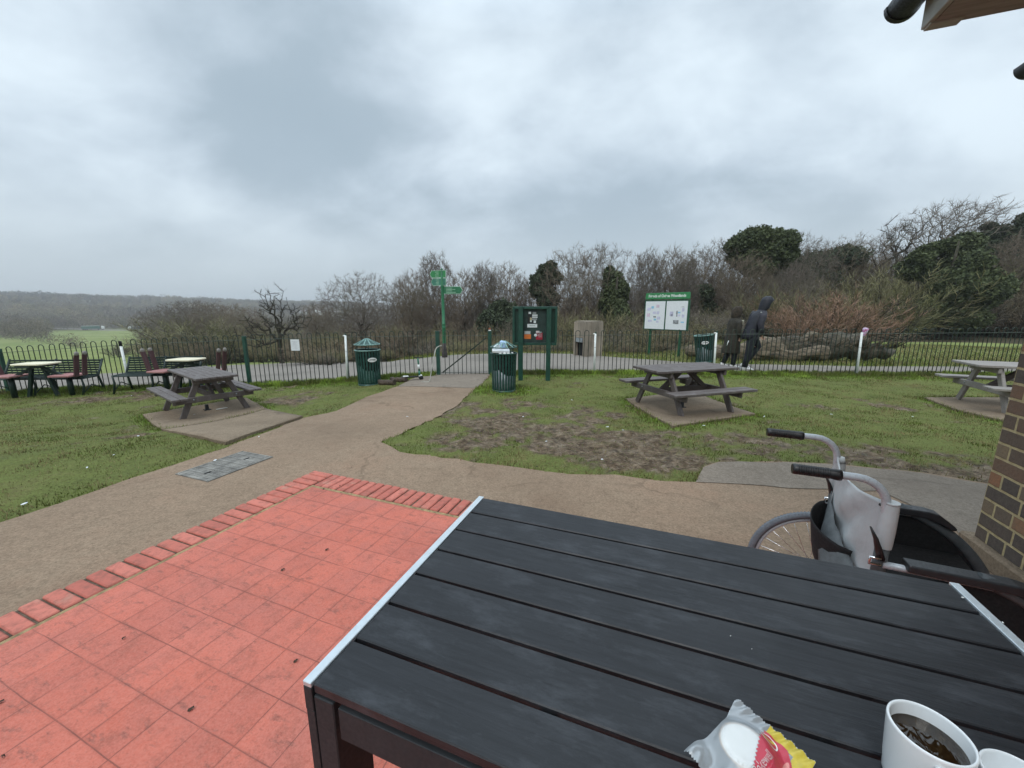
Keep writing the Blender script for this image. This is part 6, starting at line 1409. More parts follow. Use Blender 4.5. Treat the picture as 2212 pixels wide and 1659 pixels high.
def woman():
    g = GX(1584, 10.15); e = empty('person', (g.x, g.y, g.z + .006), R(-4), 'shorter walker in long dark olive coat with hood, holding a small cup', 'person', 'two people walking along the path')
    pel = (0, 0, .86); sp2 = (.015, 0, 1.18); nk = (.03, 0, 1.34); hd = (.045, 0, 1.46); hd2 = (.045, 0, 1.55)
    body = [[(pel, .13), ((0, 0, 1.0), .125), (sp2, (.13, .11)), (nk, .05), (hd, (.08, .07)), (hd2, (.075, .07))], [(hd, (.08, .07)), ((.12, 0, 1.45), .025)],
            [(pel, .13), ((0, -.08, .82), .085), ((.06, -.085, .46), .055), ((.03, -.085, .08), .036)], [(pel, .13), ((0, .08, .82), .085), ((-.02, .085, .46), .055), ((-.14, .085, .10), .036)],
            [(sp2, (.13, .11)), ((.02, -.17, 1.25), .05), ((.03, -.20, 1.02), .04), ((.08, -.20, .83), .03)], [(sp2, (.13, .11)), ((.02, .17, 1.25), .05), ((.06, .20, 1.03), .04), ((.20, .16, 1.12), .03)]]
    body += hand((.08, -.20, .83), (.25, 0, -1), (1, 0, .2), .6, .88) + hand((.20, .16, 1.12), (.6, -.3, .7), (0, 1, .2), .9, .88)
    skinned('body', body, M['skin'], e, 1)
    mb = MB(); mb.loft([((-.01, 0, .40), .205, .235), ((-.012, 0, .44), .210, .240), ((-.01, 0, .62), .195, .225), ((0, 0, .84), .170, .205), ((.005, 0, 1.0), .155, .190), ((.01, 0, 1.14), .160, .200), ((.018, 0, 1.24), .145, .195), ((.025, 0, 1.31), .10, .135), ((.03, 0, 1.35), .075, .085)], 24)
    co_ = mb.build('coat', M['olive'], e)
    for s, pts, rr in ((-1, [(.02, -.155, 1.26), (.015, -.205, 1.17), (.015, -.225, 1.02), (.045, -.22, .92), (.075, -.205, .835)], [.075, .072, .062, .055, .046]), (1, [(.02, .155, 1.26), (.03, .205, 1.16), (.06, .22, 1.04), (.13, .20, 1.07), (.20, .165, 1.12)], [.075, .07, .06, .052, .044])):
        mb = MB(); mb.tube(pts, rr, 16); mb.build('sleeve', M['olive'], co_)
    mb = MB(); V = []; F = []; n = 18; rings = [(.02, 1.31, .09, .11), (.02, 1.37, .115, .125), (.035, 1.46, .128, .125), (.045, 1.54, .125, .115), (.05, 1.60, .095, .085), (.05, 1.625, .04, .04)]
    for (x, z, rx, ry) in rings:
        for k in range(n): t = 2 * math.pi * k / n; V.append((x + rx * math.cos(t), ry * math.sin(t), z))
    for i in range(5):
        for k in range(n):
            t = (k + .5) * 2 * math.pi / n
            if i in (1, 2, 3) and math.cos(t) > .80: continue
            F.append((i * n + k, i * n + (k + 1) % n, (i + 1) * n + (k + 1) % n, (i + 1) * n + k))
    F.append(tuple(5 * n + k for k in range(n))); mb.add(V, F, True); mb.build('hood', M['fur'], co_)
    for s, pts in ((-1, [(0, -.08, .80), (.05, -.088, .50), (.045, -.088, .28), (.03, -.088, .10)]), (1, [(0, .08, .80), (-.02, .088, .50), (-.08, .088, .28), (-.14, .088, .12)])):
        mb = MB(); mb.tube(pts, [.10, .078, .066, .058], 16); mb.build('trouser_leg', M['trouser'], e)
    shoe('shoe', (-.03, -.088, 0), 0, 0, e, .27); shoe('shoe', (-.215, .088, .035), 0, R(14), e, .27)
    mb = MB(); mb.tube([(-.165, -.14, .74), (-.19, -.15, .66), (-.205, -.15, .60)], .010, 6, flat=.4); mb.build('coat_tag', M['white'], co_)
    h = e.matrix_basis if False else None
    c = bpy.data.objects.new('cup_tmp', None) if False else None
    mb = MB(); mb.lathe([(0, 0), (.026, 0), (.034, .095), (.036, .10), (.036, .106), (.020, .110), (0, .110)], 20); o = mb.build('paper_cup', M['cupmix'])
    Rz = Matrix.Rotation(R(-4), 4, 'Z'); q_ = Vector((g.x, g.y, g.z)) + Rz @ Vector((.255, .115, 1.155)); o.location = q_; tag(o, 'pale takeaway cup held up between the two walkers', 'cup')
m_, nt, b = newmat('cream_striped_cup'); q = NB(nt); co = q.coord('Object'); sp = q.n('ShaderNodeSeparateXYZ'); q.l(co, sp.inputs[0]); q.l(q.ramp(q.math('PINGPONG', sp.outputs['Z'], .025), [(0, (.68, .66, .52)), (.9, (.70, .68, .55))]), b.inputs['Base Color']); M['cupmix'] = m_
man(); woman()

# ================================================================== trees
class Tree:
    def __init__(s, seed, gn=.25, up=.1, flat=0.0, levels=5, twigw=.02, drop=0.0):
        s.r = random.Random(seed); s.gn, s.up, s.levels, s.tw, s.drop = gn, up, levels, twigw, drop; s.tubes = []; s.tw_v = []; s.tw_f = []
    def rdir(s): r = s.r; return Vector((r.gauss(0, 1), r.gauss(0, 1), r.gauss(0, 1))).normalized()
    def twig(s, p, d, L, w):
        side = d.cross(s.rdir()); 
        if side.length < 1e-5: return
        side.normalize(); b = len(s.tw_v); mid = p + d * L * .5 + s.rdir() * L * .12; end = mid + (d + s.rdir() * .45).normalized() * L * .5
        s.tw_v += [p - side * w / 2, p + side * w / 2, mid + side * w * .35, mid - side * w * .35, end]; s.tw_f += [(b, b + 1, b + 2), (b, b + 2, b + 3), (b + 3, b + 2, b + 4)]
    def branch(s, p, d, L, r, lv, spec):
        cnt, lr, ang, t0 = spec[lv]; n = max(2, int(5 - lv)) + (2 if lv <= 1 else 0); pts = [p.copy()]; rad = [r]; dd = d.copy(); cur = p.copy(); dirs = [d.copy()]
        for i in range(n):
            dd = (dd + s.rdir() * s.gn * (1 if lv else .35) + Vector((0, 0, s.up * (1 if lv > 0 else 0) - s.drop * (lv > 1)))).normalized(); cur = cur + dd * L / n; pts.append(cur.copy()); rad.append(r * (1 - .62 * (i + 1) / n)); dirs.append(dd.copy())
        if lv >= s.levels - 1:
            s.twig(p, d, L, max(s.tw, r * 1.6))
        else: s.tubes.append((pts, rad, 7 if lv == 0 else (5 if lv == 1 else (4 if lv == 2 else 3)), lv))
        if lv + 1 < len(spec):
            for k in range(cnt):
                t = t0 + (1 - t0) * ((k + s.r.random()) / cnt); f = t * n; i = min(n - 1, int(f)); q_ = pts[i].lerp(pts[i + 1], f - i); ax = s.rdir().cross(dirs[i]).normalized(); a = math.radians(ang * (.7 + .6 * s.r.random()))
                nd = (Matrix.Rotation(a, 3, ax) @ dirs[i]).normalized(); s.branch(q_, nd, L * lr * (1.15 - .45 * t) * (.75 + .5 * s.r.random()), r * (1 - .55 * t) * .55, lv + 1, spec)
            if lv > 0 or spec[0][0] < 5:
                s.branch(pts[-1], (dirs[-1] + s.rdir() * .15).normalized(), L * lr * .9, rad[-1] * .9, lv + 1, spec)
    def meshes(s, name, bark, twm, parent):
        mb = MB()
        for pts, rad, n, lv in s.tubes:
            if lv <= 1: mb.tube(pts, rad, n, caps=(lv == 0))
        to = mb.build('trunk', bark, parent, recalc=False)
        mb = MB()
        for pts, rad, n, lv in s.tubes:
            if lv > 1: mb.tube(pts, rad, 3, caps=False)
        V = np.array([tuple(v) for v in mb.v] if mb.v else np.zeros((0, 3))); F = np.array([(f[0], f[1], f[2]) for f in mb.f] + [(f[0], f[2], f[3]) for f in mb.f]) if mb.f else np.zeros((0, 3), int)
        b = len(V); V2 = np.array([tuple(v) for v in s.tw_v]); F2 = np.array(s.tw_f) + b
        VV = np.concatenate([V, V2]) if b else V2; FF = np.concatenate([F, F2]) if b else F2
        co = mesh_np('crown', VV, FF, twm, parent); return to, co
def seg_mesh(A, B, ra, rb, n=3):
    """numpy prisms from A to B"""
    d = B - A; L = np.linalg.norm(d, axis=1, keepdims=True) + 1e-9; d = d / L; ref = np.where(np.abs(d[:, 2:3]) > .9, np.array([[1.0, 0, 0]]), np.array([[0, 0, 1.0]])); u = np.cross(d, ref); u /= np.linalg.norm(u, axis=1, keepdims=True); w = np.cross(d, u)
    V = []
    for P, r in ((A, ra), (B, rb)):
        for k in range(n): t = 2 * math.pi * k / n; V.append(P + (u * math.cos(t) + w * math.sin(t)) * r[:, None])
    V = np.stack(V, 1).reshape(-1, 3); m = len(A); b = np.arange(m)[:, None] * 2 * n; F = []
    for k in range(n):
        k2 = (k + 1) % n; F.append(b + np.array([[k, k2, n + k2]])); F.append(b + np.array([[k, n + k2, n + k]]))
    return V, np.concatenate(F)
def proto(name, seed, pts, trunk_top, bark, twm, bf=.35, gn=.035, rt=.0075, ntw=9, twl=.42, tww=.017, pw=.5, splitr=.045, trunk_pts=None, upw=.25):
    """bare tree: attractor points joined one by one to the cheapest node (wire length + path length), pipe-model radii, fine twigs at the ends"""
    rs = np.random.RandomState(seed); tp = trunk_pts or [(0, 0, -.3), (.05, 0, trunk_top * .35), (-.04, .05, trunk_top * .7), (0, 0, trunk_top)]
    N = [np.array(p, float) for p in tp]; par = [-1] + list(range(len(tp) - 1)); 
    cap = len(pts) * 4 + 50; arr = np.zeros((cap, 3)); pl = np.zeros(cap); arr[:len(N)] = N; n = len(N)
    for i in range(1, n): pl[i] = pl[i - 1] + np.linalg.norm(arr[i] - arr[i - 1])
    pl[:n] -= pl[n - 1] * .6; lock = np.zeros(cap); lock[:n - 1] = [99] * (n - 1); lock[n - 2] = .6
    order = np.argsort(np.linalg.norm(pts - arr[n - 1], axis=1))
    for q_ in pts[order]:
        d = np.linalg.norm(arr[:n] - q_, axis=1); c = d + bf * pl[:n] + lock[:n] + np.maximum(0, arr[:n, 2] - q_[2]) * .35; i = int(np.argmin(c)); D = d[i]; k = max(1, int(D / .55)); a = arr[i].copy(); prev = i
        for j in range(1, k + 1):
            t = j / k; P = a * (1 - t) + q_ * t + (rs.normal(size=3) * gn * D if j < k else 0) + np.array([0, 0, .10 * D * math.sin(math.pi * t)]) * (1 if j < k else 0)
            arr[n] = P; pl[n] = pl[prev] + np.linalg.norm(P - arr[prev]); par.append(prev); prev = n; n += 1
    arr = arr[:n]; par = np.array(par); cnt = np.zeros(n); ch = np.zeros(n, int)
    for i in range(n - 1, 0, -1): 
        if ch[i] == 0: cnt[i] += 1
        cnt[par[i]] += cnt[i]; ch[par[i]] += 1
    r = rt * np.maximum(cnt, 1) ** pw; r[0] *= 1.5; I = np.arange(1, n); big = r[I] > splitr; e = empty(name, (0, 0, -500))
    def seg(sel, nn): J = I[sel]; return seg_mesh(arr[par[J]], arr[J], np.minimum(r[par[J]], r[J] * 1.35), r[J], nn)
    V, F = seg(big, 7); mesh_np('trunk', V, F, bark, e, smooth=True)
    V, F = seg(~big, 3)
    J = np.where(cnt <= 4)[0]; J = J[J > 3]; J = np.repeat(J, ntw); m = len(J); t = rs.rand(m)[:, None]; base = arr[J] * t + arr[par[J]] * (1 - t); d0 = arr[J] - arr[par[J]]; d0 /= np.linalg.norm(d0, axis=1)[:, None] + 1e-9
    d1 = d0 + rs.normal(size=(m, 3)) * .62 + np.array([0, 0, upw]); d1 /= np.linalg.norm(d1, axis=1)[:, None]; L = twl * (.5 + rs.rand(m))[:, None]; sd = np.cross(d1, rs.normal(size=(m, 3))); sd /= np.linalg.norm(sd, axis=1)[:, None]; mid = base + d1 * L * .5 + rs.normal(size=(m, 3)) * .05; end = mid + (d1 + rs.normal(size=(m, 3)) * .35) * L * .5
    f1 = base + (mid - base) * .7; e2 = f1 + (d1 + rs.normal(size=(m, 3)) * .6) * L * .45
    T = np.stack([base - sd * tww / 2, base + sd * tww / 2, mid + sd * tww * .3, mid - sd * tww * .3, end, f1 - sd * tww * .3, f1 + sd * tww * .3, e2], 1).reshape(-1, 3); b = np.arange(m)[:, None] * 8 + len(V)
    F2 = np.concatenate([b + np.array([[0, 1, 2]]), b + np.array([[0, 2, 3]]), b + np.array([[3, 2, 4]]), b + np.array([[5, 6, 7]])]); mesh_np('crown', np.concatenate([V, T]), np.concatenate([F, F2]), twm, e)
    e['h'] = float(np.percentile(end[:, 2], 99.3)); return e
def cloud(seed, n, lumps, shell=2.8, nz=.22):
    rs = np.random.RandomState(seed); out = []; tot = sum(l[3] * l[3] * l[4] for l in lumps)
    for (x, y, z, rx, rz) in lumps:
        m = max(8, int(n * rx * rx * rz / tot)); d = rs.normal(size=(m, 3)); d /= np.linalg.norm(d, axis=1)[:, None]; rr = rs.rand(m) ** (1 / shell) * (1 - nz + 2 * nz * fbm(d[:, 0] * 2.2 + 7, d[:, 1] * 2.2 + d[:, 2] * 2 + 7, seed, 2)); out.append(np.stack([x + d[:, 0] * rx * rr, y + d[:, 1] * rx * rr, z + d[:, 2] * rz * rr], 1))
    P = np.concatenate(out); return P[P[:, 2] > .6]
PR = {}
PR['oak'] = proto('oak_tree', 1, cloud(1, 2100, [(0, 0, 6.3, 4.6, 3.6), (0, 0, 4.6, 4.4, 2.0)]), 2.6, M['bark'], M['twig'])
PR['oak2'] = proto('oak_tree', 2, cloud(2, 2100, [(-.6, 0, 6.6, 3.8, 3.3), (1.2, .4, 5.4, 4.0, 2.8), (0, 0, 3.6, 3.8, 1.5)]), 2.2, M['bark'], M['twig_brown'], gn=.05)
PR['gnarl'] = proto('oak_tree', 3, cloud(5, 330, [(-.2, 0, 7.2, 2.9, 2.6), (-3.2, 0, 4.6, 2.8, 1.6), (3.0, .2, 5.6, 2.4, 1.7), (.4, 0, 4.6, 3.2, 1.6), (-2.6, .3, 2.6, 2.4, .7)], 1.5, .3), 2.9, M['bark'], M['bark'], bf=.18, gn=.15, rt=.032, ntw=7, twl=.55, tww=.022, pw=.46)
PR['wind'] = proto('oak_tree', 4, cloud(7, 850, [(1.6, 0, 8.2, 3.6, 1.5), (-1.6, 0, 6.6, 2.6, 1.7), (4.4, 0, 8.6, 2.2, .9), (.6, 0, 5.0, 2.6, 1.3)]), 3.4, M['bark'], M['twig'], bf=.25, gn=.11, rt=.012, ntw=6, twl=.5, tww=.022)
PR['tall'] = proto('lime_tree', 5, cloud(9, 1600, [(0, 0, 6.6, 2.0, 3.5), (0, 0, 4.6, 2.3, 2.6), (.7, .3, 7.6, 1.2, 2.0)]), 2.6, M['bark'], M['twig'], bf=.55, gn=.04, upw=.55)
PR['tall2'] = proto('lime_tree', 6, cloud(12, 1600, [(-.5, 0, 7.0, 2.4, 3.0), (.9, 0, 5.4, 2.4, 2.6), (0, 0, 3.6, 2.2, 1.8)]), 2.2, M['bark'], M['twig_brown'], bf=.45, gn=.06, upw=.45)
LT = {'la': proto('oak_tree', 21, cloud(31, 330, [(0, 0, 6.3, 4.2, 3.6), (0, 0, 4.2, 3.8, 2.2)]), 2.4, M['bark'], M['twig'], rt=.013, ntw=6, twl=.9, tww=.035), 'lb': proto('oak_tree', 22, cloud(33, 330, [(0, 0, 6.2, 2.8, 3.6), (.5, 0, 4.2, 3.0, 2.4)]), 2.2, M['bark'], M['twig_brown'], rt=.013, ntw=6, twl=.9, tww=.035, upw=.5)}
def shrubproto(name, seed, twm, H=3.0, stems=22, spread=40, gn=.2, up=.12, w=.015):
    gn *= .55
    e = empty(name, (0, 0, -500)); t = Tree(seed, gn=gn, up=up, levels=3, twigw=w)
    for k in range(stems):
        a = t.r.random() * 6.283; b = math.radians(spread * (.15 + .85 * t.r.random())); d = Vector((math.sin(b) * math.cos(a), math.sin(b) * math.sin(a), math.cos(b)))
        t.branch(Vector((.15 * math.cos(a), .15 * math.sin(a), -.2)), d, H * (.55 + .35 * t.r.random()), .022 * H / 3, 0, [(10, .42, 34, .2), (9, .5, 34, .15), (0, .5, 40, .1)])
    t.meshes(name, M['bark'], twm, e); me = [c for c in bpy.data.objects if c.parent == e]; e['h'] = max(v.co.z for c in me for v in c.data.vertices); return e
SH = {k: shrubproto('shrub', sd, M[m_], spread=spd, gn=g_) for k, sd, m_, spd, g_ in (('red', 3, 'twig_red', 62, .22), ('olive', 4, 'twig_olive', 48, .24), ('brown', 5, 'twig_brown', 55, .28), ('grey', 6, 'twig', 50, .3), ('olive2', 8, 'twig_olive', 30, .16))}
def leafcloud(seed, lumps, n, size, mt, parent, name='crown'):
    """leaf clumps on and inside a set of ellipsoid lumps"""
    rs = np.random.RandomState(seed); P = []; S = []
    tot = sum(l[3] * l[4] for l in lumps)
    for (x, y, z, rx, rz) in lumps:
        m = int(n * rx * rz / tot); d = rs.normal(size=(m, 3)); d /= np.linalg.norm(d, axis=1)[:, None]; rr = (1 - .5 * rs.rand(m) ** 1.8 + .16 * rs.rand(m) ** 5) * (.62 + .72 * fbm(d[:, 0] * 3 + x * 3 + 9, d[:, 2] * 3 + d[:, 1] * 2 + 9, seed, 3))
        P.append(np.stack([x + d[:, 0] * rx * rr, y + d[:, 1] * rx * rr, z + d[:, 2] * rz * rr], 1))
    P = np.concatenate(P); m = len(P); a = rs.normal(size=(m, 3)); a /= np.linalg.norm(a, axis=1)[:, None]; b = np.cross(a, rs.normal(size=(m, 3))); b /= np.linalg.norm(b, axis=1)[:, None]; s = size * (.5 + rs.rand(m))[:, None]
    V = np.stack([P - a * s * .5 - b * s * .3, P + a * s * .5 - b * s * .3, P + b * s * .6], 1).reshape(-1, 3); return mesh_np(name, V, np.arange(len(V)).reshape(-1, 3), mt, parent)
def plant(P, u, vtop, Z, lab, cat, rz=0, wide=1.0, grp=None, name=None, first=[set()], vbase=None):
    """stand a copy of prototype P at column u and depth Z with its top at picture row vtop"""
    g = GX(u, Z); t = PZ(u, vtop, Z); h = t.z - g.z
    if vbase is not None: pass
    e = copy_tree(P); s = h / P['h']; e.location = (g.x, g.y, g.z); e.scale = (s * wide, s * wide, s); e.rotation_euler = (0, 0, rz); tag(e, lab, cat, grp)
    if 'h' in e: del e['h']
    return e
TG = 'trees of the wood beyond the railings'
T_ = [('gnarl', 602, 620, 30, 'gnarled bare oak with thick twisted limbs behind the white notice', .9, .92), ('oak', 782, 594, 32, 'round crowned bare oak above the left litter bin', .4, .92), ('tall2', 898, 590, 27, 'slim bare tree with pale broken branches left of the fingerpost', 1.2, .85),
      ('tall', 946, 552, 38, 'tallest bare lime rising directly behind the fingerpost arms', 2.0, .95), ('tall2', 880, 606, 40, 'bare tree just left of the tall lime, crown merging with it', .5, 1.0), ('tall2', 1000, 588, 36, 'bare tree right of the fingerpost arms', 3.0, .9),
      ('tall', 1045, 572, 37, 'upright bare tree between fingerpost and noticeboard', 1.0, .95), ('tall2', 1088, 574, 38, 'bare tree above the overflowing litter bin', 4.0, 1.0), ('tall', 1130, 606, 40, 'bare tree behind the left edge of the noticeboard', 4.4, .9),
      ('oak2', 1232, 545, 36, 'broad bare oak behind the stone fountain, left half of the double crown', 2.2, .85), ('oak', 1298, 540, 37, 'broad bare oak right of the fountain, its crown the higher of the pair', 5.0, .8), ('tall', 1388, 546, 38, 'slender bare tree above the left post of the woodland sign', .2, .9),
      ('tall2', 1432, 543, 39, 'slender bare tree above the middle of the woodland sign', 2.9, .9), ('oak2', 1500, 541, 38, 'tangled bare oak above the right edge of the woodland sign', 3.7, .85), ('oak', 1562, 520, 38, 'leaning bare oak just left of the ivy clad tree', 1.9, .75),
      ('oak', 1700, 512, 42, 'bare oak top showing right of the ivy clad tree', 2.6, .7), ('tall', 1650, 600, 33, 'pale stemmed young tree directly below the ivy clad crown', 2.6, .8), ('oak2', 1770, 530, 45, 'bare oak crown low on the skyline above the russet bush', 1.1, .9),
      ('oak2', 1835, 520, 46, 'bare oak on the skyline, next left of the gnarled pair', 3.3, .8), ('gnarl', 1893, 482, 45, 'twisted bare oak, lower of the two on the right skyline', 2.2, .8), ('wind', 1968, 446, 47, 'wind swept bare oak stretching right, highest on the skyline', .15, .9),
      ('tall2', 2060, 500, 50, 'thin bare treetop right of the wind swept oak', 1.5, .9), ('tall2', 690, 655, 50, 'small distant bare tree between the gnarled and round crowned oaks', 2, 1.3), ('oak2', 470, 655, 66, 'bare oak at left, right of the olive thicket', 3, 1.2),
      ('oak', 395, 652, 68, 'bare oak at left, above the bench with red seats', 1, 1.2), ('oak2', 530, 662, 60, 'low bare oak just left of the gnarled one', 5, 1.2), ('oak', 440, 650, 75, 'bare oak crown on the left skyline between two others', 4, 1.1), ('oak', 345, 672, 85, 'small bare oak at the edge of the left meadow', 2.2, 1.2),
      ('oak2', 2150, 520, 42, 'bare tree rising through the olive thicket at the right edge', 2.2, .9)]
for k, u, vt, Z, lb, rz, wd in T_: plant(PR[k], u, vt, Z, lb, 'tree', rz, wd, TG)
for k, u, vt, Z, lb, rz, wd in (('oak2', 1596, 556, 34, 'bushy bare tree under the left side of the ivy clad dome', .8, .8), ('oak', 1692, 572, 34, 'bushy bare tree under the right side of the ivy clad dome', 2.9, .8), ('tall', 1470, 560, 34, 'bare tree directly behind the right notice panel', 4.1, .9), ('oak2', 2240, 500, 39, 'bare tree at the extreme right edge over the picnic table', 4.6, .9)):
    plant(PR[k], u, vt, Z, lb, 'tree', rz, wd, TG)
# evergreen and ivy clad trees
def evergreen(name, u, Z, vt, vb, lumps, mt, lab, n=7000, size=.30, trunk=True, seed=1, fill=(), cat='tree'):
    if size > .2: n = int(n * 2.2); size *= .66
    g = GX(u, Z); k = Z / 831; e = empty(name, g, 0, lab, cat, 'evergreen and ivy clad trees of the wood')
    LL = []
    for (du, v, ru, rv) in lumps:
        p = PZ(u + du, v, Z); LL.append((p.x - g.x, p.y - g.y + (hash((du, v)) % 100 / 100 - .5) * ru * k, p.z - g.z, ru * k, rv * k))
    leafcloud(seed, LL, n, size, mt, e)
    top = max(l[2] for l in LL)
    mb = MB(); mb.tube([(0, 0, -.3), (.1, .1, top * .35), (-.1, 0, top * .7), (0, 0, top * .95)], [.26, .22, .15, .06], 9)
    for l in LL: mb.tube([(0, 0, top * .45), ((l[0]) * .6, l[1] * .6, (top * .45 + l[2]) / 2), (l[0], l[1], l[2])], [.12, .08, .04], 6)
    mb.build('trunk', M['bark'], e); return e
evergreen('ivy_clad_tree', 1645, 35, 495, 600, [(-36, 530, 34, 26), (-8, 516, 38, 22), (28, 526, 36, 24), (48, 546, 24, 22), (-30, 556, 36, 22), (6, 552, 44, 26), (-10, 578, 34, 20), (34, 562, 26, 18)], M['leaf_dark'], 'dome shaped ivy clad tree standing above the walkers', 52000, .18, seed=2)
evergreen('ivy_clad_tree', 1328, 33, 585, 730, [(0, 612, 24, 26), (-6, 650, 28, 32), (6, 690, 26, 34), (-12, 590, 12, 14), (14, 630, 16, 24)], M['leaf_dark'], 'narrow dark ivy clad tree between the fountain and woodland sign', 9000, .26, seed=3)
evergreen('pine_tree', 1180, 36, 563, 700, [(0, 585, 20, 14), (-14, 606, 22, 14), (16, 600, 16, 14), (-8, 628, 26, 16), (10, 572, 12, 8), (4, 650, 24, 20), (-26, 618, 9, 8)], M['leaf_pine'], 'dark scots pine behind the green noticeboard', 8000, .26, seed=4)
evergreen('pine_tree', 2152, 44, 478, 600, [(-10, 488, 13, 8), (6, 500, 20, 12), (-24, 512, 18, 12), (14, 524, 26, 16), (-20, 540, 30, 22), (-44, 560, 30, 24)], M['leaf_pine'], 'small pine on the right skyline with a gap beneath its top', 9000, .30, seed=5)
evergreen('pine_tree', 2205, 43, 460, 640, [(0, 478, 15, 14), (10, 500, 26, 18), (-14, 520, 26, 16), (10, 545, 36, 28), (40, 500, 40, 40), (-10, 590, 40, 40)], M['leaf_pine'], 'tall dark pine cut by the right edge of the picture', 12000, .32, seed=6)
evergreen('holly_tree', 2030, 35, 505, 730, [(-44, 556, 22, 14), (-22, 540, 22, 14), (10, 534, 24, 16), (44, 526, 26, 18), (70, 516, 22, 14), (-30, 580, 34, 26), (34, 570, 40, 30), (10, 620, 46, 40), (60, 630, 46, 44), (-20, 670, 40, 34), (40, 690, 40, 30)], M['leaf_dark'], 'broad dark green holly mass below the wind swept oak', 22000, .30, seed=7)
evergreen('holly_tree', 1725, 43, 545, 700, [(-10, 580, 40, 28), (40, 570, 40, 26), (90, 560, 40, 26), (30, 610, 50, 34), (-30, 620, 30, 30)], M['leaf_hol'] if 'leaf_hol' in M else M['leaf_mix'] if 'leaf_mix' in M else M['leaf_pine'], 'dull green evergreen thicket right of the ivy clad dome', 12000, .30, seed=8)
evergreen('holly_tree', 1085, 33, 650, 740, [(0, 672, 34, 22), (-24, 700, 30, 26), (24, 704, 30, 28)], M['leaf_pine'], 'dark low evergreen behind the overflowing bin', 7000, .26, seed=9)
evergreen('holly_tree', 1500, 36, 620, 740, [(0, 640, 30, 24), (-20, 680, 30, 34), (24, 690, 34, 36)], M['leaf_pine'], 'dark evergreen between the woodland sign and walkers', 8000, .28, seed=10)
# individual bushes
for k, u, vt, Z, lb, rz, wd in [('red', 1775, 600, 26, 'russet stemmed bush behind the fallen tree, largest of its colour', 0, 1.5), ('red', 1720, 640, 23, 'russet bush just right of the walkers', 1.3, 1.3), ('red', 1840, 630, 24, 'russet bush left of the bag topped post', 2.6, 1.2),
                        ('olive2', 1640, 600, 28, 'pale green stemmed shrub fanning up above the walkers', 1, 1.0), ('olive', 2170, 560, 40, 'large olive twigged bush above the right picnic table', 1, 1.25), ('olive', 2110, 620, 41, 'olive bush left of the largest olive one at right', 3, 1.2), ('olive', 2260, 540, 39, 'olive bush cut off by the right edge', 2, 1.3), ('olive', 1900, 600, 34, 'olive brown bush between russet bush and holly mass', 4, 1.4),
                        ('olive', 480, 672, 48, 'wide olive thicket at left behind the second bench', 2, 2.2), ('olive', 420, 668, 56, 'tall olive thicket at left edge of the meadow', 4, 1.9), ('brown', 385, 690, 60, 'brown thicket where the left meadow meets the wood', .5, 1.9), ('grey', 245, 735, 68, 'low grey bush alone on the left meadow', 1, 2.0), ('brown', 880, 690, 22, 'brown scrub behind the scooter', 0, 1.5)]:
    plant(SH[k], u, vt, Z, lb, 'bush', rz, wd, 'bushes beyond the railings')

# ================================================================== undergrowth (one mass of scrub)
def soup(protos, places, name, mats, lab, cat, decim=1.0):
    """merge many transformed copies of shrub meshes into one object"""
    data = []
    for P in protos:
        VV, FF, MI = [], [], []; b = 0
        for c in [q_ for q_ in bpy.data.objects if q_.parent == P]:
            me = c.data; v = np.empty(len(me.vertices) * 3, np.float32); me.vertices.foreach_get('co', v); me.calc_loop_triangles(); t = np.empty(len(me.loop_triangles) * 3, np.int32); me.loop_triangles.foreach_get('vertices', t)
            v = v.reshape(-1, 3); t = t.reshape(-1, 3)
            VV.append(v); FF.append(t + b); MI.append(np.full(len(t), 0 if 'trunk' in c.name else 1)); b += len(v)
        data.append((np.concatenate(VV), np.concatenate(FF), np.concatenate(MI), P['h']))
    OV, OF, OM = [], [], []; b = 0
    for (k, x, y, z, h, wd, rz) in places:
        v, f, mi, ph = data[k]; s = h / ph; c, s_ = math.cos(rz), math.sin(rz); q_ = np.empty_like(v); q_[:, 0] = (v[:, 0] * c - v[:, 1] * s_) * s * wd + x; q_[:, 1] = (v[:, 0] * s_ + v[:, 1] * c) * s * wd + y; q_[:, 2] = v[:, 2] * s + z
        OV.append(q_); OF.append(f + b); OM.append(np.where(mi == 0, 0, 1 + k)); b += len(v)
    o = mesh_np(name, np.concatenate(OV), np.concatenate(OF), mats, mi=np.concatenate(OM)); tag(o, lab, cat, kind='stuff'); return o
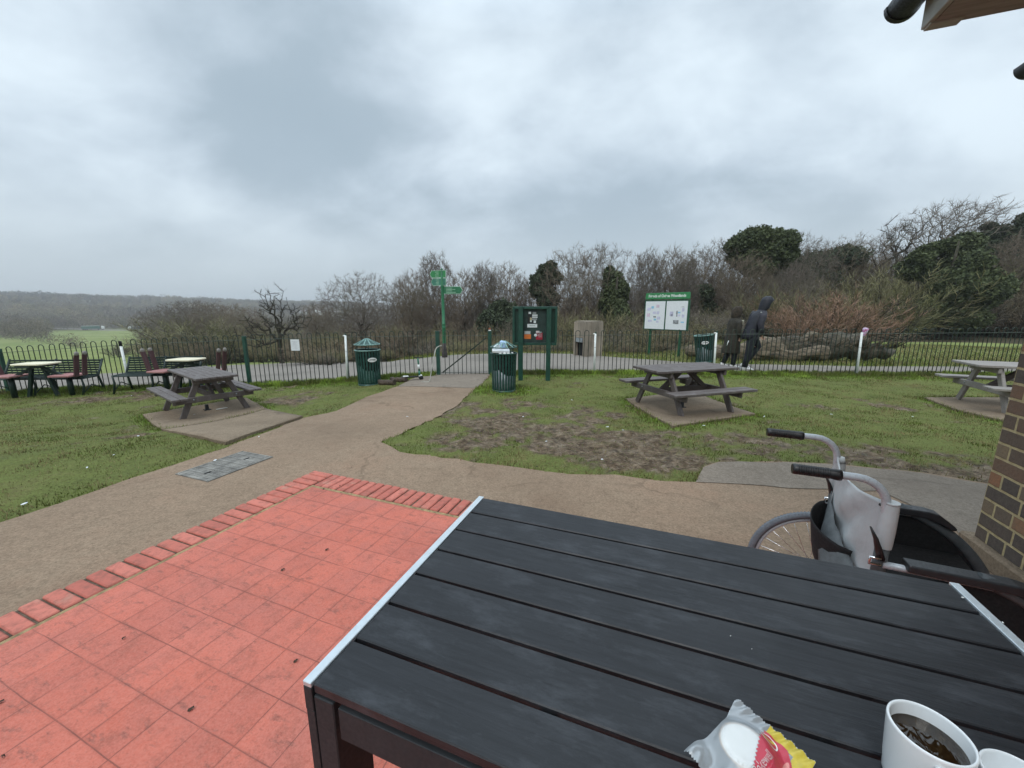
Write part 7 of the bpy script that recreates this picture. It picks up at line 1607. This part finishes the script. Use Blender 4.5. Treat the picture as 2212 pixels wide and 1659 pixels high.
def undergrowth():
    rn = random.Random(17); pl = []; keys = ['brown', 'olive', 'grey', 'olive2']
    prof_u = [300, 380, 520, 600, 700, 800, 900, 1000, 1100, 1150, 1250, 1350, 1450, 1550, 1700, 1850, 1950, 2050, 2120, 2212, 2400]
    prof_v = [735, 690, 680, 690, 692, 668, 652, 660, 655, 640, 615, 632, 625, 610, 575, 548, 535, 525, 545, 560, 550]
    for row, (Z0, Z1, n, f) in enumerate(((17.5, 20, 46, .30), (20, 26, 80, .55), (26, 36, 120, .9), (36, 48, 120, 1.0))):
        for i in range(n):
            u = 560 + (2420 - 560) * (i + rn.random()) / n; Z = Z0 + (Z1 - Z0) * rn.random()
            az = math.degrees(math.atan((u - CX) / FPX))
            if az > 22 and Z < 36: 
                if az > 38 or Z < 22: continue
                if az > 30 and Z < 30: continue
            if az < -26 and row < 1: continue
            g = GX(u, Z); vt = np.interp(u, prof_u, prof_v) + rn.uniform(4, 34) + 10; t = PZ(u, vt, Z); full = t.z - g.z
            if (1930 < u < 2125 and Z < 37) or full < .8 or (540 < u < 668 and Z < 36) or (762 < u < 822 and Z < 33 and Z > 18): continue
            h = min(full, full * f * rn.uniform(.8, 1.15)); h = max(h, min(full, .7)); pl.append((rn.choices(range(4), (5, 4, 3, 1))[0], g.x, g.y, g.z, h, rn.uniform(.9, 1.4) * (1.7 if h < 2.5 else 1.0), rn.random() * 6.28))
    # left belt
    for i in range(46):
        u = 335 + 300 * rn.random(); Z = rn.uniform(42, 75); g = GX(u, Z); vt = np.interp(u, prof_u, prof_v) + rn.uniform(0, 30); h = PZ(u, vt, Z).z - g.z; h = max(1.5, h * rn.uniform(.6, 1)); pl.append((rn.choices(range(4), (3, 5, 2, 1))[0], g.x, g.y, g.z, h, rn.uniform(1.0, 1.6), rn.random() * 6.28))
    soup([SH[k] for k in keys], pl, 'undergrowth', [M['bark'], M['scrub_a'], M['scrub_b'], M['scrub_c'], M['scrub_b']], 'tangled bare scrub filling the wood edge under the trees', 'undergrowth')
undergrowth()
# second row of trees that only shows as a haze of crowns between the named ones
def back_wood():
    rn = random.Random(4); pl = []; keys = ['la', 'lb']
    pu = [560, 640, 700, 800, 880, 950, 1000, 1100, 1170, 1290, 1400, 1500, 1600, 1700, 1850, 1990, 2100, 2212, 2400]; pv = [690, 692, 688, 672, 648, 636, 640, 640, 628, 592, 588, 582, 570, 555, 530, 512, 512, 510, 500]
    for i in range(64):
        u = 580 + 1820 * (i + rn.random()) / 64; Z = rn.uniform(50, 66); g = GX(u, Z); h = PZ(u, float(np.interp(u, pu, pv)) + rn.uniform(14, 44), Z).z - g.z
        if h < 3: continue
        pl.append((rn.randrange(2), g.x, g.y, g.z, h, rn.uniform(.85, 1.1), rn.random() * 6.28))
    soup([LT[k] for k in keys], pl, 'back_wood', [M['bark'], M['twig'], M['twig_brown']], 'mass of bare trees deeper in the wood behind the named ones', 'wood')
back_wood()
def far_wood():
    rs = np.random.RandomState(9); n = 24000; az = np.radians(-66 + 78 * rs.rand(n)); d = 150 + 1750 * rs.rand(n) ** 1.0; x = d * np.sin(az); y = d * np.cos(az); azd = np.degrees(az)
    near_edge = np.interp(azd, [-72, -53.1, -50.5, -48.6, -48.2, -48.19, -42.6, -42.59, -30, 12], [430, 390, 270, 165, 150, 562, 562, 170, 150, 150])
    k = d > near_edge + 6 * rs.rand(n); k &= ~((azd > -50.2) & (azd < -42.6) & (d > near_edge + 34) & (d < 562)); k &= (d < 1000) | (rs.rand(n) < .6)
    x, y, d, azd = x[k], y[k], d[k], azd[k]; m = len(x); z = ground(x, y); H = np.where(d < 300, 6.0, 10.0) * (.7 + .6 * rs.rand(m)) * (.35 + 1.3 * fbm(x / 70, y / 70, 8, 3)); tn = np.clip(rs.rand(m) * .6 + fbm(x / 55, y / 55, 14, 3) * 1.2 - .4, 0, 1); W = H * .42
    per = 64; c = np.repeat(np.stack([x, y, z + H * .55], 1), per, 0); Hh = np.repeat(H, per)[:, None]; Ww = np.repeat(W, per)[:, None]
    q_ = rs.normal(size=(m * per, 3)); q_ /= np.linalg.norm(q_, axis=1)[:, None]; q_ *= (.45 + .55 * rs.rand(m * per) ** .5)[:, None]; P = c + q_ * np.concatenate([Ww, Ww, Hh * .48], 1)
    a = rs.normal(size=P.shape); a[:, 2] = np.abs(a[:, 2]) * 1.6; a /= np.linalg.norm(a, axis=1)[:, None]; b = np.cross(a, rs.normal(size=P.shape)); b /= np.linalg.norm(b, axis=1)[:, None]; s = np.repeat(np.clip(d / 480, .45, 2.4), per)[:, None] * (.6 + .8 * rs.rand(m * per))[:, None]
    V = np.stack([P - a * s - b * s * .16, P + b * s * .22, P + a * s], 1).reshape(-1, 3)
    o = mesh_np('distant_wood', V, np.arange(len(V)).reshape(-1, 3), M['wood_far'], attrs={'tint': np.repeat(tn, per * 3)}); tag(o, 'grey brown winter woodland covering the far hill at left', 'woodland', kind='stuff')
far_wood()

# ================================================================== lorries and far houses
def lorry(u, Z, flip, colr, lab):
    g = GX(u, Z); d = cray(u, 713); e = empty('lorry', (g.x, g.y, g.z + .2), math.atan2(-d[0], d[1]) * 1.0 + (0 if not flip else math.pi), lab, 'lorry', 'lorries on the distant road')
    mb = MB(); mb.box((-3.0, 0, 2.45), (12.6, 2.6, 2.75), .08); mb.build('trailer', colr, e)
    mb = MB(); mb.box((-3.0, 0, 3.86), (12.7, 2.65, .18), .03); mb.build('trailer_roof', M['white'], e)
    mb = MB(); mb.box((5.35, 0, 2.0), (2.3, 2.5, 2.6), .25); mb.box((4.9, 0, 3.4), (1.5, 2.3, .7), .2); co_ = mb.build('cab', M['white'], e)
    mb = MB(); mb.box((6.42, 0, 2.35), (.16, 2.2, .9)); mb.build('windscreen', M['black'], co_)
    for x in (-8.2, -6.9, -5.6, 2.2, 5.3):
        for y in (-1.1, 1.1): mb = MB(); mb.at((x, y, .5), 0, R(90)); mb.lathe([(0, -.15), (.45, -.15), (.5, -.08), (.5, .08), (.45, .15), (0, .15)], 14); mb.build('wheel', M['black'], e)
lorry(208, 384, False, mat('green_trailer', (.05, .13, .10), .5), 'green lorry with white cab driving right on the far road')
lorry(298, 384, True, mat('blue_trailer', (.06, .10, .20), .5), 'blue lorry with white cab driving left on the far road')
rl = [(PZ(u, 700, 389).x, PZ(u, 700, 389).y) for u in (100, 250, 420, 600)]
rp = [(x, y) for x, y in rl] + [(x * .972, y * .972) for x, y in rl[::-1]]; o = sheet('road', rp, .25, 8, M['asph']); tag(o, kind='structure')
M['roof_far'] = mat('far_roof', (.16, .14, .13), .8)
for i, (u, v, Z, w, lb) in enumerate(((692, 672, 620, 13, 'white far house, brightest, seen right of the gnarled oak'), (655, 676, 600, 10, 'small pale far house next to the gnarled oak trunk'), (723, 678, 640, 12, 'pale far house between the two oaks, rightmost'), (540, 698, 420, 9, 'pale far house left of the gnarled oak, lowest'))):
    p = PZ(u, v, Z); e = empty('house', (p.x, p.y, p.z - 6), i * .4, lb, 'house', 'pale houses in the far valley')
    mb = MB(); mb.box((0, 0, 4), (w, w * .7, 8)); wo = mb.build('wall', M['white'], e)
    mb = MB(); mb.add([(-w / 2 - .3, -w * .36, 8), (w / 2 + .3, -w * .36, 8), (w / 2 + .3, w * .36, 8), (-w / 2 - .3, w * .36, 8), (-w / 2 - .3, 0, 11), (w / 2 + .3, 0, 11)], [(0, 1, 5, 4), (2, 3, 4, 5), (0, 4, 3), (1, 2, 5), (0, 3, 2, 1)]); mb.build('roof', M['roof_far'], e)
    for x in (-w * .25, w * .25):
        for z in (2.5, 5.8): mb = MB(); mb.box((x, -w * .35, z), (1.4, .1, 1.4)); mb.build('window', M['black'], e)
# prototypes are not part of the place
for P in list(PR.values()) + list(SH.values()) + list(LT.values()):
    for c in [q_ for q_ in bpy.data.objects if q_.parent == P]: bpy.data.objects.remove(c)
    bpy.data.objects.remove(P)
# ================================================================== haze
mh = bpy.data.materials.new('haze_air'); mh.use_nodes = True; nt = mh.node_tree; nt.nodes.clear(); ou = nt.nodes.new('ShaderNodeOutputMaterial'); pv = nt.nodes.new('ShaderNodeVolumePrincipled')
pv.inputs['Color'].default_value = (.92, .94, .96, 1); pv.inputs['Density'].default_value = .00045; pv.inputs['Anisotropy'].default_value = .2; nt.links.new(pv.outputs[0], ou.inputs['Volume'])
mb = MB(); mb.box((0, 0, 20), (8200, 8200, 110)); o = mb.build('haze', mh); tag(o, 'pale winter haze hanging over the valley', 'haze', kind='stuff')
